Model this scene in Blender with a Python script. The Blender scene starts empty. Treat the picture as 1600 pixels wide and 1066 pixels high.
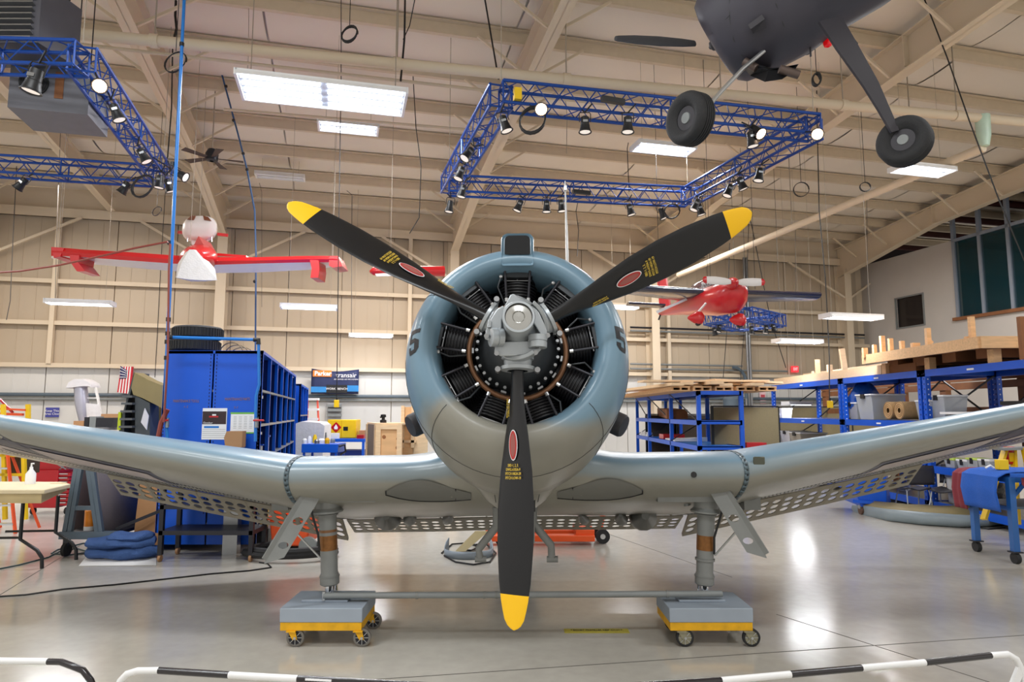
import bpy, math, random
from mathutils import Vector as V3, Matrix
random.seed(7)
SC = bpy.context.scene
COL = SC.collection
# ---------------------------------------------------------------- camera, light, exposure
FPX, CAMH, TILT = 1040.0, 1.75, math.radians(6.15)
cam = bpy.data.cameras.new('camera'); camo = bpy.data.objects.new('camera', cam); COL.objects.link(camo)
cam.sensor_width = 36; cam.lens = FPX*36/1600; cam.clip_end = 200
camo.location = (0, 0, CAMH); camo.rotation_euler = (math.pi/2+TILT, 0, 0)
SC.camera = camo
SC.view_settings.view_transform = 'Standard'; SC.view_settings.look = 'None'
SC.view_settings.gamma = 1; SC.view_settings.use_curve_mapping = False
SC.view_settings.exposure = 0.12
SC.cycles.max_bounces = 6; SC.cycles.diffuse_bounces = 4; SC.cycles.glossy_bounces = 4
SC.cycles.transparent_max_bounces = 6; SC.cycles.transmission_bounces = 4
SC.cycles.caustics_reflective = False; SC.cycles.caustics_refractive = False
SC.cycles.sample_clamp_indirect = 6
w = bpy.data.worlds.new('world'); SC.world = w; w.use_nodes = True
w.node_tree.nodes['Background'].inputs[0].default_value = (1.0, .96, .90, 1)
w.node_tree.nodes['Background'].inputs[1].default_value = 0.85

PSI = math.radians(14.0)
EU = V3((math.cos(PSI), math.sin(PSI), 0)); EV = V3((-math.sin(PSI), math.cos(PSI), 0)); EZ = V3((0, 0, 1))
def R(u, v, z=0.0): return EU*u+EV*v+EZ*z
CT, ST = math.cos(TILT), math.sin(TILT)
def ray(px, py):
    a = (px-800)/FPX; b = -(py-533)/FPX
    return V3((a, CT-b*ST, ST+b*CT))
CAMP = V3((0, 0, CAMH))
def atY(px, py, y): d = ray(px, py); return CAMP+d*(y/d.y)
def atZ(px, py, z): d = ray(px, py); return CAMP+d*((z-CAMH)/d.z)
def atV(px, py, v): d = ray(px, py); return CAMP+d*(v/d.dot(EV))
def atU(px, py, u): d = ray(px, py); return CAMP+d*(u/d.dot(EU))
VB = 21.35
def area(name, loc, sx, sy, power, col=(1, .97, .93), rotz=PSI, rot=None):
    l = bpy.data.lights.new(name, 'AREA'); l.shape = 'RECTANGLE'; l.size = sx; l.size_y = sy
    l.energy = power; l.color = col
    o = bpy.data.objects.new(name, l); COL.objects.link(o); o.location = loc
    o.rotation_euler = rot if rot else (0, 0, rotz)
    return o
# added fill lamps, no fixtures, for unseen ceiling lights: above and behind the camera
for (u, v, p) in ((-6, 2, 230), (0, -1, 260), (7, 2, 200), (-9, 9, 230), (13, 6, 230), (-3, 5.0, 200)):
    area('overhead_fill_lamp', R(u, v, 7.6), 2.4, .6, p, (.93, .97, 1.0))
for (u, v, p) in ((-7, 17, 290), (1, 17.5, 270), (9, 17.5, 310), (15, 13, 300)):  # more added fill lamps over the back of the hangar
    area('overhead_fill_lamp', R(u, v, 7.0), 2.4, .6, p, (1, .90, .80) if u < 5 else (1, .98, .95))

# ---------------------------------------------------------------- materials
def lin(c):
    r = []
    for x in c[:3]:
        x /= 255.0
        r.append(x/12.92 if x <= .04045 else ((x+.055)/1.055)**2.4)
    return tuple(r)+(1.0,)
MATS = {}
def mat(name, rgb, rough=.55, metal=0.0, var=.08, scale=6.0, bump=0.0, emit=None, alpha=1.0, coat=0.0, trans=0.0, bscale=None, stretch=None):
    if name in MATS: return MATS[name]
    m = bpy.data.materials.new(name); m.use_nodes = True; nt = m.node_tree; b = nt.nodes['Principled BSDF']
    c = lin(rgb)
    b.inputs['Base Color'].default_value = c; b.inputs['Roughness'].default_value = rough; b.inputs['Metallic'].default_value = metal
    if coat: b.inputs['Coat Weight'].default_value = coat; b.inputs['Coat Roughness'].default_value = .15
    if trans: b.inputs['Transmission Weight'].default_value = trans
    if alpha < 1: b.inputs['Alpha'].default_value = alpha
    tc = nt.nodes.new('ShaderNodeTexCoord'); src = tc.outputs['Object']
    if stretch:
        mp = nt.nodes.new('ShaderNodeMapping'); mp.inputs['Scale'].default_value = stretch
        nt.links.new(src, mp.inputs['Vector']); src = mp.outputs['Vector']
    if var > 0:
        n = nt.nodes.new('ShaderNodeTexNoise'); n.inputs['Scale'].default_value = scale; n.inputs['Detail'].default_value = 4
        nt.links.new(src, n.inputs['Vector'])
        r = nt.nodes.new('ShaderNodeMix'); r.data_type = 'RGBA'
        r.inputs['A'].default_value = tuple(x*(1-var*1.6) for x in c[:3])+(1,)
        r.inputs['B'].default_value = tuple(min(1, x*(1+var*1.6)) for x in c[:3])+(1,)
        nt.links.new(n.outputs['Fac'], r.inputs['Factor']); nt.links.new(r.outputs['Result'], b.inputs['Base Color'])
    if bump > 0:
        n2 = nt.nodes.new('ShaderNodeTexNoise'); n2.inputs['Scale'].default_value = bscale or scale*6; n2.inputs['Detail'].default_value = 3
        nt.links.new(src, n2.inputs['Vector'])
        bp = nt.nodes.new('ShaderNodeBump'); bp.inputs['Strength'].default_value = bump; bp.inputs['Distance'].default_value = .02
        nt.links.new(n2.outputs['Fac'], bp.inputs['Height']); nt.links.new(bp.outputs['Normal'], b.inputs['Normal'])
    if emit:
        b.inputs['Emission Color'].default_value = lin(emit[0]); b.inputs['Emission Strength'].default_value = emit[1]
    MATS[name] = m; return m
def mat_mix(name, rgbA, rgbB, attr, rough=.4, metal=0.0, var=.05, coat=0.0):
    m = mat(name, rgbA, rough, metal, var=0, coat=coat); nt = m.node_tree; b = nt.nodes['Principled BSDF']
    a = nt.nodes.new('ShaderNodeAttribute'); a.attribute_name = attr
    x = nt.nodes.new('ShaderNodeMix'); x.data_type = 'RGBA'; x.inputs['A'].default_value = lin(rgbA); x.inputs['B'].default_value = lin(rgbB)
    nt.links.new(a.outputs['Fac'], x.inputs['Factor'])
    tc = nt.nodes.new('ShaderNodeTexCoord'); n = nt.nodes.new('ShaderNodeTexNoise'); n.inputs['Scale'].default_value = 3; n.inputs['Detail'].default_value = 6
    nt.links.new(tc.outputs['Object'], n.inputs['Vector'])
    h = nt.nodes.new('ShaderNodeHueSaturation'); mr = nt.nodes.new('ShaderNodeMapRange')
    mr.inputs['To Min'].default_value = 1-var*2; mr.inputs['To Max'].default_value = 1+var*2
    nt.links.new(n.outputs['Fac'], mr.inputs['Value']); nt.links.new(mr.outputs['Result'], h.inputs['Value'])
    nt.links.new(x.outputs['Result'], h.inputs['Color']); nt.links.new(h.outputs['Color'], b.inputs['Base Color'])
    mr2 = nt.nodes.new('ShaderNodeMapRange'); mr2.inputs['To Min'].default_value = rough-.12; mr2.inputs['To Max'].default_value = rough+.12
    nt.links.new(n.outputs['Fac'], mr2.inputs['Value']); nt.links.new(mr2.outputs['Result'], b.inputs['Roughness'])
    return m
CREAM = mat('cream_paint', (216, 200, 176), .6, var=.04, scale=.7)
CREAMW = mat('cream_wall_sheet', (190, 174, 152), .5, var=.05, scale=.8, bump=.15, bscale=3, stretch=(1, 1, .15))
WHITEW = mat('white_wall_sheet', (210, 209, 206), .5, var=.04, scale=.8)
OFFW = mat('office_plaster', (196, 190, 184), .85, var=.04, scale=1.2, bump=.1)
ROOFM = mat('roof_lining', (228, 218, 204), .55, var=.05, scale=.6, bump=.25, bscale=2.0)
PURL = mat('purlin_paint', (208, 192, 168), .6, var=.05)
DARKRED = mat('dark_red_primer', (74, 34, 30), .7)
BLUE = mat('blue_powder_coat', (8, 86, 205), .4, var=.06, scale=3)
NAVY = mat('navy_steel', (18, 44, 122), .45)
TRUSSB = mat('truss_blue', (10, 66, 150), .35, metal=.2, var=.03)
SKYB = mat('pipe_blue', (30, 120, 205), .3, var=.03)
BLACK = mat('black_plastic', (18, 18, 20), .45, var=.05)
RUBBER = mat('rubber', (34, 34, 36), .75, var=.15, scale=14, bump=.2)
DARKST = mat('dark_steel', (46, 46, 52), .45, metal=.4)
STEEL = mat('steel', (158, 160, 162), .32, metal=.85, var=.08)
ALU = mat('aluminium', (200, 202, 204), .3, metal=.9, var=.05)
CHROME = mat('chrome', (225, 225, 228), .1, metal=1.0, var=0)
GREYP = mat('grey_paint', (128, 132, 132), .5, var=.08)
GREYD = mat('slate_paint', (86, 100, 112), .5, var=.08)
WHITE = mat('white_plastic', (235, 235, 235), .4, var=.03)
PAPER = mat('paper', (236, 236, 238), .8, var=.02)
RED = mat('red_gloss', (190, 14, 22), .3, var=.06, coat=.3)
REDT = mat('red_tool_paint', (176, 16, 28), .35, var=.06)
YEL = mat('yellow_paint', (238, 196, 12), .45, var=.07)
YELD = mat('worn_yellow_paint', (226, 168, 12), .55, var=.22, scale=14)
ORANGE = mat('orange_plastic', (236, 88, 30), .45, var=.07)
ORGL = mat('orange_fibreglass', (226, 84, 34), .5)
PINE = mat('pine_wood', (232, 200, 160), .65, var=.14, scale=5, stretch=(1, 6, 6))
PINE2 = mat('weathered_pine', (218, 176, 130), .7, var=.18, scale=5, stretch=(1, 6, 6))
BROWNW = mat('brown_timber', (134, 86, 52), .75, var=.18, scale=6)
PLY = mat('plywood', (224, 178, 128), .65, var=.12, scale=2.2, stretch=(1, 1, 5))
CARD = mat('cardboard', (176, 134, 96), .85, var=.05)
TAN = mat('partition_fabric', (134, 122, 92), .95, var=.06, scale=30)
TAND = mat('dark_partition_fabric', (70, 60, 50), .95, var=.06, scale=30)
CLEARP = mat('clear_tub_plastic', (205, 210, 216), .3, var=.05, alpha=.62)
WRAPM = mat('plastic_sheeting', (226, 226, 232), .3, var=.06, alpha=.8, bump=.4, bscale=14)
CABLE = mat('cable_black', (22, 22, 24), .5, var=0)
CABLEG = mat('cable_grey', (84, 80, 78), .5, var=0)
WIREL = mat('wire_light', (170, 160, 146), .5, metal=.3, var=0)
TEALGL = mat('office_glass', (20, 62, 72), .05, var=0, alpha=.4)
TUBE = mat('fluorescent_tube', (255, 255, 255), .4, var=0, emit=((235, 242, 255), 9.0))
REFL = mat('fixture_reflector', (170, 176, 186), .4, var=0)
LAMPON = mat('lit_spot_lens', (255, 240, 220), .3, var=0, emit=((255, 214, 178), 26.0))
LENS = mat('spot_lens', (210, 205, 200), .15, var=0, emit=((255, 240, 225), .6))
OLIVE = mat('olive_primer', (138, 124, 84), .6, var=.08)
CANVAS = mat('blue_quilt', (58, 88, 142), .9, var=.12, scale=20, bump=.5, bscale=60)
BLUECL = mat('blue_terry', (42, 98, 196), .95, var=.1, scale=60, bump=.6, bscale=150)
MAROON = mat('maroon_cloth', (128, 50, 60), .95, var=.06)

# ---------------------------------------------------------------- mesh builder
class MB:
    def __init__(s, m=None): s.v = []; s.f = []; s.mi = []; s.mats = []; s.cur = 0; s.attr = []; s.a = 0.0; s.use(m or BLACK)
    def use(s, m):
        if m not in s.mats: s.mats.append(m)
        s.cur = s.mats.index(m); return s
    def add(s, vs, fs, av=None):
        n = len(s.v); s.v += [V3(p) for p in vs]; s.attr += (av if av else [s.a]*len(vs))
        for f in fs: s.f.append([i+n for i in f]); s.mi.append(s.cur)
        return s
    def hexa(s, p):     # 8 points: bottom 4 ccw, top 4
        return s.add(p, [(3, 2, 1, 0), (4, 5, 6, 7), (0, 1, 5, 4), (1, 2, 6, 5), (2, 3, 7, 6), (3, 0, 4, 7)])
    def frame(s, o, ax, ay, az):   # box with corner o and edge vectors
        o, ax, ay, az = map(V3, (o, ax, ay, az))
        return s.hexa([o, o+ax, o+ax+ay, o+ay, o+az, o+ax+az, o+ax+ay+az, o+ay+az])
    def box(s, x0, x1, y0, y1, z0, z1): return s.frame((x0, y0, z0), (x1-x0, 0, 0), (0, y1-y0, 0), (0, 0, z1-z0))
    def rbox(s, u0, u1, v0, v1, z0, z1): return s.frame(R(u0, v0, z0), EU*(u1-u0), EV*(v1-v0), EZ*(z1-z0))
    def bar(s, p0, p1, w, h, up=(0, 0, 1)):
        p0, p1 = V3(p0), V3(p1); d = (p1-p0).normalized(); up = V3(up)
        if abs(d.dot(up)) > .98: up = V3((0, 1, 0))
        a = d.cross(up).normalized(); b = a.cross(d).normalized()
        return s.frame(p0-a*w/2-b*h/2, a*w, p1-p0, b*h)
    def ibeam(s, p0, p1, w, h0, h1=None, tf=.025, tw=.015, up=(0, 0, 1)):   # p = centre of top flange
        p0, p1 = V3(p0), V3(p1); h1 = h1 or h0; d = (p1-p0).normalized(); a = d.cross(V3(up)).normalized(); b = a.cross(d).normalized()
        s.frame(p0-a*w/2-b*tf, a*w, p1-p0, b*tf)
        q0 = p0-b*h0; q1 = p1-b*h1
        s.frame(q0-a*w/2, a*w, q1-q0, b*tf)
        s.hexa([q0-a*tw/2, q0+a*tw/2, q1+a*tw/2, q1-a*tw/2, p0-a*tw/2, p0+a*tw/2, p1+a*tw/2, p1-a*tw/2])
        return s
    def tube(s, pts, r, n=8, cap=True, closed=False):
        pts = [V3(p) for p in pts]; k = len(pts); rr = r if isinstance(r, (list, tuple)) else [r]*k
        up = None; rings = []
        for i, p in enumerate(pts):
            if closed: d = pts[(i+1) % k]-pts[i-1]
            else: d = pts[min(i+1, k-1)]-pts[max(i-1, 0)]
            d.normalize()
            if up is None: up = V3((0, 0, 1)) if abs(d.z) < .9 else V3((1, 0, 0))
            a = d.cross(up)
            if a.length < 1e-5: a = d.orthogonal()
            a.normalize(); b = a.cross(d).normalized(); up = b
            rings.append([p+a*math.cos(2*math.pi*j/n)*rr[i]+b*math.sin(2*math.pi*j/n)*rr[i] for j in range(n)])
        return s.loft(rings, cap, closed)
    def loft(s, rings, cap=True, closed=False, ring_closed=True, av=None):
        n = len(rings[0]); k = len(rings); vs = [p for r in rings for p in r]; fs = []
        for i in range(k if closed else k-1):
            for j in range(n if ring_closed else n-1):
                a = i*n+j; b = i*n+(j+1) % n; c = ((i+1) % k)*n+(j+1) % n; d = ((i+1) % k)*n+j
                fs.append((a, b, c, d))
        if cap and not closed and ring_closed: fs += [tuple(reversed(range(n))), tuple((k-1)*n+j for j in range(n))]
        return s.add(vs, fs, av)
    def cyl(s, p0, p1, r0, r1=None, n=16, cap=True):
        return s.tube([p0, p1], [r0, r0 if r1 is None else r1], n, cap)
    def lathe(s, prof, o, ax, n=24, cap=False, ref=None, ang=(0, 2*math.pi)):   # prof: (dist along axis, radius)
        o = V3(o); ax = V3(ax).normalized(); a = (V3(ref) if ref else ax.orthogonal()); a = (a-ax*a.dot(ax)).normalized(); b = ax.cross(a)
        full = ang[1]-ang[0] > 6.28; m = n if full else n+1
        rings = [[o+ax*h+(a*math.cos(ang[0]+(ang[1]-ang[0])*j/n)+b*math.sin(ang[0]+(ang[1]-ang[0])*j/n))*r for j in range(m)] for h, r in prof]
        return s.loft(rings, cap, ring_closed=full)
    def prism(s, poly, vec):
        poly = [V3(p) for p in poly]; vec = V3(vec); n = len(poly)
        return s.add(poly+[p+vec for p in poly], [tuple(reversed(range(n))), tuple(range(n, 2*n))]+[(i, (i+1) % n, n+(i+1) % n, n+i) for i in range(n)])
    def torus(s, o, ax, r, t, n=24, m=8):
        o = V3(o); ax = V3(ax).normalized(); a = ax.orthogonal().normalized(); b = ax.cross(a)
        return s.tube([o+(a*math.cos(2*math.pi*i/n)+b*math.sin(2*math.pi*i/n))*r for i in range(n)], t, m, closed=True)
    def ball(s, o, r, n=12, sz=1.0):
        return s.lathe([(-r*math.cos(math.pi*i/8)*sz, max(1e-4, r*math.sin(math.pi*i/8))) for i in range(9)], o, (0, 0, 1), n)
    def grid(s, fn, nu, nv, closed_u=False, av=None):
        vs = [fn(i/nu, j/nv) for i in range(nu+1) for j in range(nv+1)]
        fs = [(i*(nv+1)+j, (i+1)*(nv+1)+j, (i+1)*(nv+1)+j+1, i*(nv+1)+j+1) for i in range(nu) for j in range(nv)]
        return s.add(vs, fs, av)
    def mesh(s, name, inv=None, smooth=35):
        me = bpy.data.meshes.new(name); vs = [(inv @ p) for p in s.v] if inv else s.v
        me.from_pydata([tuple(p) for p in vs], [], s.f)
        for m in s.mats: me.materials.append(m)
        me.polygons.foreach_set('material_index', s.mi)
        if any(s.attr):
            at = me.attributes.new('paint', 'FLOAT', 'POINT'); at.data.foreach_set('value', s.attr)
        me.update()
        if smooth:
            me.polygons.foreach_set('use_smooth', [True]*len(me.polygons)); me.set_sharp_from_angle(angle=math.radians(smooth))
        return me
    def build(s, name, parent=None, label=None, cat=None, group=None, kind=None, smooth=35, world=True, bevel=0, solid=0):
        inv = None; root = parent
        if parent is not None:
            while root.parent: root = root.parent
            if world: inv = root.matrix_basis.inverted()
        o = bpy.data.objects.new(name, s.mesh(name, inv, smooth)); COL.objects.link(o)
        if parent is not None: o.parent = parent
        tag(o, label, cat, group, kind)
        if solid: md = o.modifiers.new('s', 'SOLIDIFY'); md.thickness = solid; md.offset = 0
        if bevel: md = o.modifiers.new('b', 'BEVEL'); md.width = bevel; md.segments = 2; md.limit_method = 'ANGLE'
        return o
def tag(o, label=None, cat=None, group=None, kind=None):
    if label: o['label'] = label
    if cat: o['category'] = cat
    if group: o['group'] = group
    if kind: o['kind'] = kind
    return o
def T(name, label, cat, loc=(0, 0, 0), rz=0.0, group=None):
    o = bpy.data.objects.new(name, None); COL.objects.link(o); o.location = loc; o.rotation_euler = (0, 0, rz); o.empty_display_size = .1
    return tag(o, label, cat, group)
def dup(root, loc, rot=None, label=None, scale=None, group=None):
    r = root.copy(); COL.objects.link(r); r.location = loc
    if rot is not None: r.rotation_euler = rot
    if scale: r.scale = (scale,)*3
    if label: r['label'] = label
    if group: r['group'] = group
    for ch in list(root.children):
        c = ch.copy(); COL.objects.link(c); c.parent = r
        for g in list(ch.children):
            d = g.copy(); COL.objects.link(d); d.parent = c
    return r
def text(s, size, o, ex, ey, m, name, parent, gap=.004, align='CENTER', sx=1.0, label=None, bold=0.0, lh=1.0):
    cu = bpy.data.curves.new('txt', 'FONT'); cu.body = s; cu.size = size; cu.align_x = align; cu.align_y = 'CENTER'; cu.space_line = lh
    cu.extrude = .0008; cu.offset = bold; cu.resolution_u = 2
    ob = bpy.data.objects.new('txt', cu); me = bpy.data.meshes.new_from_object(ob); bpy.data.objects.remove(ob)
    ex = V3(ex).normalized(); ey = V3(ey); ey = (ey-ex*ey.dot(ex)).normalized(); n = ex.cross(ey)
    root = parent
    while root.parent: root = root.parent
    inv = root.matrix_basis.inverted()
    for v in me.vertices: v.co = inv @ (V3(o)+ex*v.co.x*sx+ey*v.co.y+n*(v.co.z+gap))
    me.materials.clear(); me.materials.append(m)
    t = bpy.data.objects.new(name, me); COL.objects.link(t); t.parent = parent
    if label: t['label'] = label
    return t
def wire(pts, r, m, name, label, cat='cable', n=6, group=None, parent=None):
    return MB(m).tube(pts, r, n).build(name, parent, label, cat, group)
def lerp(a, b, t): return a+(b-a)*t
def sag(p0, p1, k, n=10):
    p0, p1 = V3(p0), V3(p1); return [p0.lerp(p1, i/n)-EZ*(4*k*(i/n)*(1-i/n)) for i in range(n+1)]
# ================================================================ SETTING
ZE = atV(350, 345, VB).z                      # eave height at the back wall
ROOF = .085
ZC0 = ZE+.6
def ceil_z(v): return ZC0+(VB-v)*ROOF
UW = 19.3                                     # office wall plane
# floor
def floor_mat():
    m = mat('polished_concrete', (176, 172, 160), .22, var=0); nt = m.node_tree; b = nt.nodes['Principled BSDF']
    tc = nt.nodes.new('ShaderNodeTexCoord')
    n1 = nt.nodes.new('ShaderNodeTexNoise'); n1.inputs['Scale'].default_value = .45; n1.inputs['Detail'].default_value = 7; n1.inputs['Distortion'].default_value = .6
    n2 = nt.nodes.new('ShaderNodeTexNoise'); n2.inputs['Scale'].default_value = 9; n2.inputs['Detail'].default_value = 5
    nt.links.new(tc.outputs['Object'], n1.inputs['Vector']); nt.links.new(tc.outputs['Object'], n2.inputs['Vector'])
    x = nt.nodes.new('ShaderNodeMix'); x.data_type = 'RGBA'; x.inputs['A'].default_value = lin((174, 170, 160)); x.inputs['B'].default_value = lin((214, 208, 198))
    nt.links.new(n1.outputs['Fac'], x.inputs['Factor'])
    y = nt.nodes.new('ShaderNodeMix'); y.data_type = 'RGBA'; y.blend_type = 'MULTIPLY'; y.inputs['Factor'].default_value = .22
    nt.links.new(x.outputs['Result'], y.inputs['A']); nt.links.new(n2.outputs['Fac'], y.inputs['B']); nt.links.new(y.outputs['Result'], b.inputs['Base Color'])
    mr = nt.nodes.new('ShaderNodeMapRange'); mr.inputs['To Min'].default_value = .10; mr.inputs['To Max'].default_value = .24
    nt.links.new(n1.outputs['Fac'], mr.inputs['Value']); nt.links.new(mr.outputs['Result'], b.inputs['Roughness'])
    b.inputs['Specular IOR Level'].default_value = .85
    return m
FLOORM = floor_mat()
JOINT = mat('floor_joint', (84, 80, 74), .8, var=.1)
fl = MB(FLOORM); fl.rbox(-22, UW, -6, VB, -.1, 0); floor = fl.build('floor', kind='structure')
for a, b in (((1316, 993), (1545, 1066)), ((1000, 1034), (1600, 993)), ((0, 930), (100, 868)), ((960, 838), (1080, 880))):
    p, q = atZ(a[0], a[1], .0), atZ(b[0], b[1], .0); d = (q-p)
    MB(JOINT).bar(p-d*.6+EZ*.0005, q+d*.4+EZ*.0005, .008, .002).build('joint', floor)
# stencil on the floor
o = atZ(932, 986, .003)
MB(mat('floor_stencil_yellow', (190, 176, 70), .6, var=.2, scale=20)).bar(o-V3((.26, 0, 0)), o+V3((.26, 0, 0)), .10, .003).build('stencil', floor, 'faded yellow stencil strip')
text('* EXHIBIT PROPELLER KEEP AWAY *', .036, o+EZ*.002, (1, 0, 0), (0, 1, 0), DARKST, 'stencil_lettering', floor, sx=.72)
# back wall: sheets between girts, columns, girts, conduits
wb = MB(CREAM); wb.rbox(-22, UW, VB+.06, VB+.2, 0, ZC0+.2); wb.rbox(-22, UW, VB-.03, VB+.06, ZE+.01, ZC0+.03); wallb = wb.build('wall_back', kind='structure')
zg = [0.0]+[atV(140, y, VB).z for y in (616, 570, 505, 441)]+[ZE]
sheet = {}
for k in range(5):
    if k == 0: z0, z1 = 0, zg[2]
    elif k == 1: continue
    else: z0, z1 = zg[k], zg[k+1]
    mm = WHITEW if k == 0 else CREAMW
    b = MB(mm); b.box(0.012, 1.588, -.03, .03, z0+.01, z1-.01)
    for i in range(1, 4): b.box(i*.4-.012, i*.4+.012, -.042, -.03, z0+.01, z1-.01)
    me = b.mesh('wall_sheet')
    for i in range(25):
        o = bpy.data.objects.new('wall_sheet', me); COL.objects.link(o); o.parent = wallb
        o.location = R(-21+i*1.6, VB+.02); o.rotation_euler = (0, 0, PSI)
for z in zg[2:5]:
    b = MB(CREAM); b.rbox(-22, UW, VB-.18, VB-.02, z-.02, z); b.rbox(-22, UW, VB-.2, VB-.18, z-.1, z+.02)
    b.build('wall_girt', wallb)
b = MB(CREAM); b.rbox(-22, UW, VB-.22, VB-.02, ZE-.1, ZE); b.rbox(-22, UW, VB-.24, VB-.2, ZE-.26, ZE)
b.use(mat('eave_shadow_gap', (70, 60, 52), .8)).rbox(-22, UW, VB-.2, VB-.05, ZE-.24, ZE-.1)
b.build('eave_strut', wallb)
cz = atV(100, 617, VB).z
for dz, m, r in ((0, GREYD, .05), (-.12, GREYP, .035)):
    MB(m).cyl(R(-22, VB-.12, cz+dz), R(UW, VB-.12, cz+dz), r, n=8).build('conduit', wallb)
for py, x0, x1 in ((517, 985, 1350), (522, 985, 1350), (572, 985, 1160), (579, 985, 1230)):
    p = atV(1150, py, VB-.25); u0 = atV(x0, py, VB-.25).dot(EU); u1 = atV(x1, py, VB-.25).dot(EU)
    MB(GREYP if py != 517 else DARKST).cyl(R(u0, VB-.25, p.z), R(u1, VB-.25, p.z), .035, n=8).build('conduit', wallb)
FR = []
for k, px in enumerate((-20, 350, 706, 1012, 1308)):
    u = atV(px, 450, VB).dot(EU); FR.append(u)
    b = MB(CREAM); hx = .24 if k else .22
    b.rbox(u-.14, u+.14, VB-.58, VB-.55, 0, ZE-.45); b.rbox(u-.14, u+.14, VB-.06, VB-.03, 0, ZE)
    b.rbox(u-.012, u+.012, VB-.56, VB-.04, 0, ZE-.1)
    b.build('steel_column', wallb)
for px, m in ((1045, CREAM), (1165, STEEL), (1169, STEEL), (80, CREAM), (640, CREAM)):
    p = atV(px, 500, VB-.25)
    b = MB(m); u = p.dot(EU)
    (b.cyl(R(u, VB-.28, 0), R(u, VB-.28, ZE-.2), .05, n=8) if m is STEEL else b.rbox(u-.06, u+.06, VB-.25, VB-.1, 0 if px > 900 else zg[2], ZE-.2))
    b.build('service_riser', wallb)
# curved duct bend on the right half of the back wall
p = atV(1145, 574, VB-.35); pts = [p]+[p+EU*(.5*math.sin(a))-EZ*(.5*(1-math.cos(a))) for a in [i*math.pi/12 for i in range(7)]]
pts.append(pts[-1]-EZ*1.2); MB(GREYD).tube(pts, .06, 8).build('conduit', wallb)
# ceiling: slab, lining panels, purlins, rafters
def Cp(u, v, dz=0.0): return R(u, v, ceil_z(v)+dz)
U0, U1, V0 = -22, UW+12, -6
ce = MB(ROOFM); ce.hexa([Cp(U0, V0, .05), Cp(U1, V0, .05), Cp(U1, VB, .05), Cp(U0, VB, .05), Cp(U0, V0, .2), Cp(U1, V0, .2), Cp(U1, VB, .2), Cp(U0, VB, .2)])
ceiling = ce.build('ceiling', kind='structure')
pv = [VB-1.15-1.42*i for i in range(14)]
lim = [VB]+pv+[V0+3]
for i in range(len(lim)-1):
    va, vb = lim[i+1]+.05, lim[i]-.05
    for j in range(9):
        ua = -20+j*4.6; ub = ua+4.56
        if va > 17 and j == 8: ub = UW
        b = MB(ROOFM)
        def f(s, t, ua=ua, ub=ub, va=va, vb=vb): return Cp(lerp(ua, ub, s), lerp(va, vb, t), .045-.07*math.sin(math.pi*t)**.6*(.8+.4*math.sin(s*31+va)**2))
        b.grid(f, 6, 6); b.build('roof_lining_panel', ceiling)
for v in pv:
    b = MB(PURL); p, q = Cp(U0+2, v, 0), Cp(U1, v, 0); n = EZ
    b.frame(p-EZ*.21, q-p, EV*.012, EZ*.21); b.frame(p-EZ*.22, q-p, EV*.09, EZ*.012); b.frame(p, q-p, -EV*.09, EZ*.012)
    b.build('roof_purlin', ceiling)
for k, u in enumerate(FR):
    b = MB(CREAM)
    kn = Cp(u, VB-.3, -.22)
    b.ibeam(Cp(u, VB-.1, -.22), Cp(u, VB-4.5, -.22), .26, 1.12, .62)
    b.ibeam(Cp(u, VB-4.5, -.22), Cp(u, -5, -.22), .26, .62, .86)
    for v in (VB-4.5, VB-11.5): b.frame(Cp(u-.13, v, -.85), EU*.26, EV*.02, EZ*.62)
    b.build('roof_rafter', ceiling)
    for i, v in enumerate(pv[:12]):
        for sgn in (-1, 1):
            MB(CREAM).bar(Cp(u+sgn*1.05, v-.02, -.2), Cp(u+sgn*.1, v-.02, -.85), .045, .045).build('flange_brace', ceiling)
    for sgn in (-1, 1):   # knee braces back to the wall
        MB(CREAM).bar(R(u+sgn*2.3, VB-.25, ZE-.25), R(u+sgn*.12, VB-.5, ZE-1.55), .07, .07).build('knee_brace', wallb)
# short beam stub left of the first frame
q = atZ(176, 310, ZE+.35); u = q.dot(EU); v = q.dot(EV)
MB(CREAM).ibeam(Cp(u, v, -.22), Cp(u, 4, -.22), .2, .45, .5).build('roof_rafter', ceiling, 'short tapered roof beam ending in mid roof')
# right side: office block wall, windows, dark void above
zt = atU(1420, 395, UW).z
vw = atU(1491, 400, UW).dot(EV)
zs = atU(1500, 496, UW).z
b = MB(OFFW)
sv0, sv1 = atU(1442, 470, UW).dot(EV), atU(1400, 470, UW).dot(EV); sz0, sz1 = atU(1420, 510, UW).z, atU(1420, 464, UW).z
b.rbox(UW, UW+.2, sv1, VB+.2, 0, zt); b.rbox(UW, UW+.2, vw, sv0, 0, zt); b.rbox(UW, UW+.2, sv0, sv1, 0, sz0); b.rbox(UW, UW+.2, sv0, sv1, sz1, zt)
b.rbox(UW, UW+.2, -2, vw, 0, zs); wallr = b.build('wall_right', kind='structure')
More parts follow.
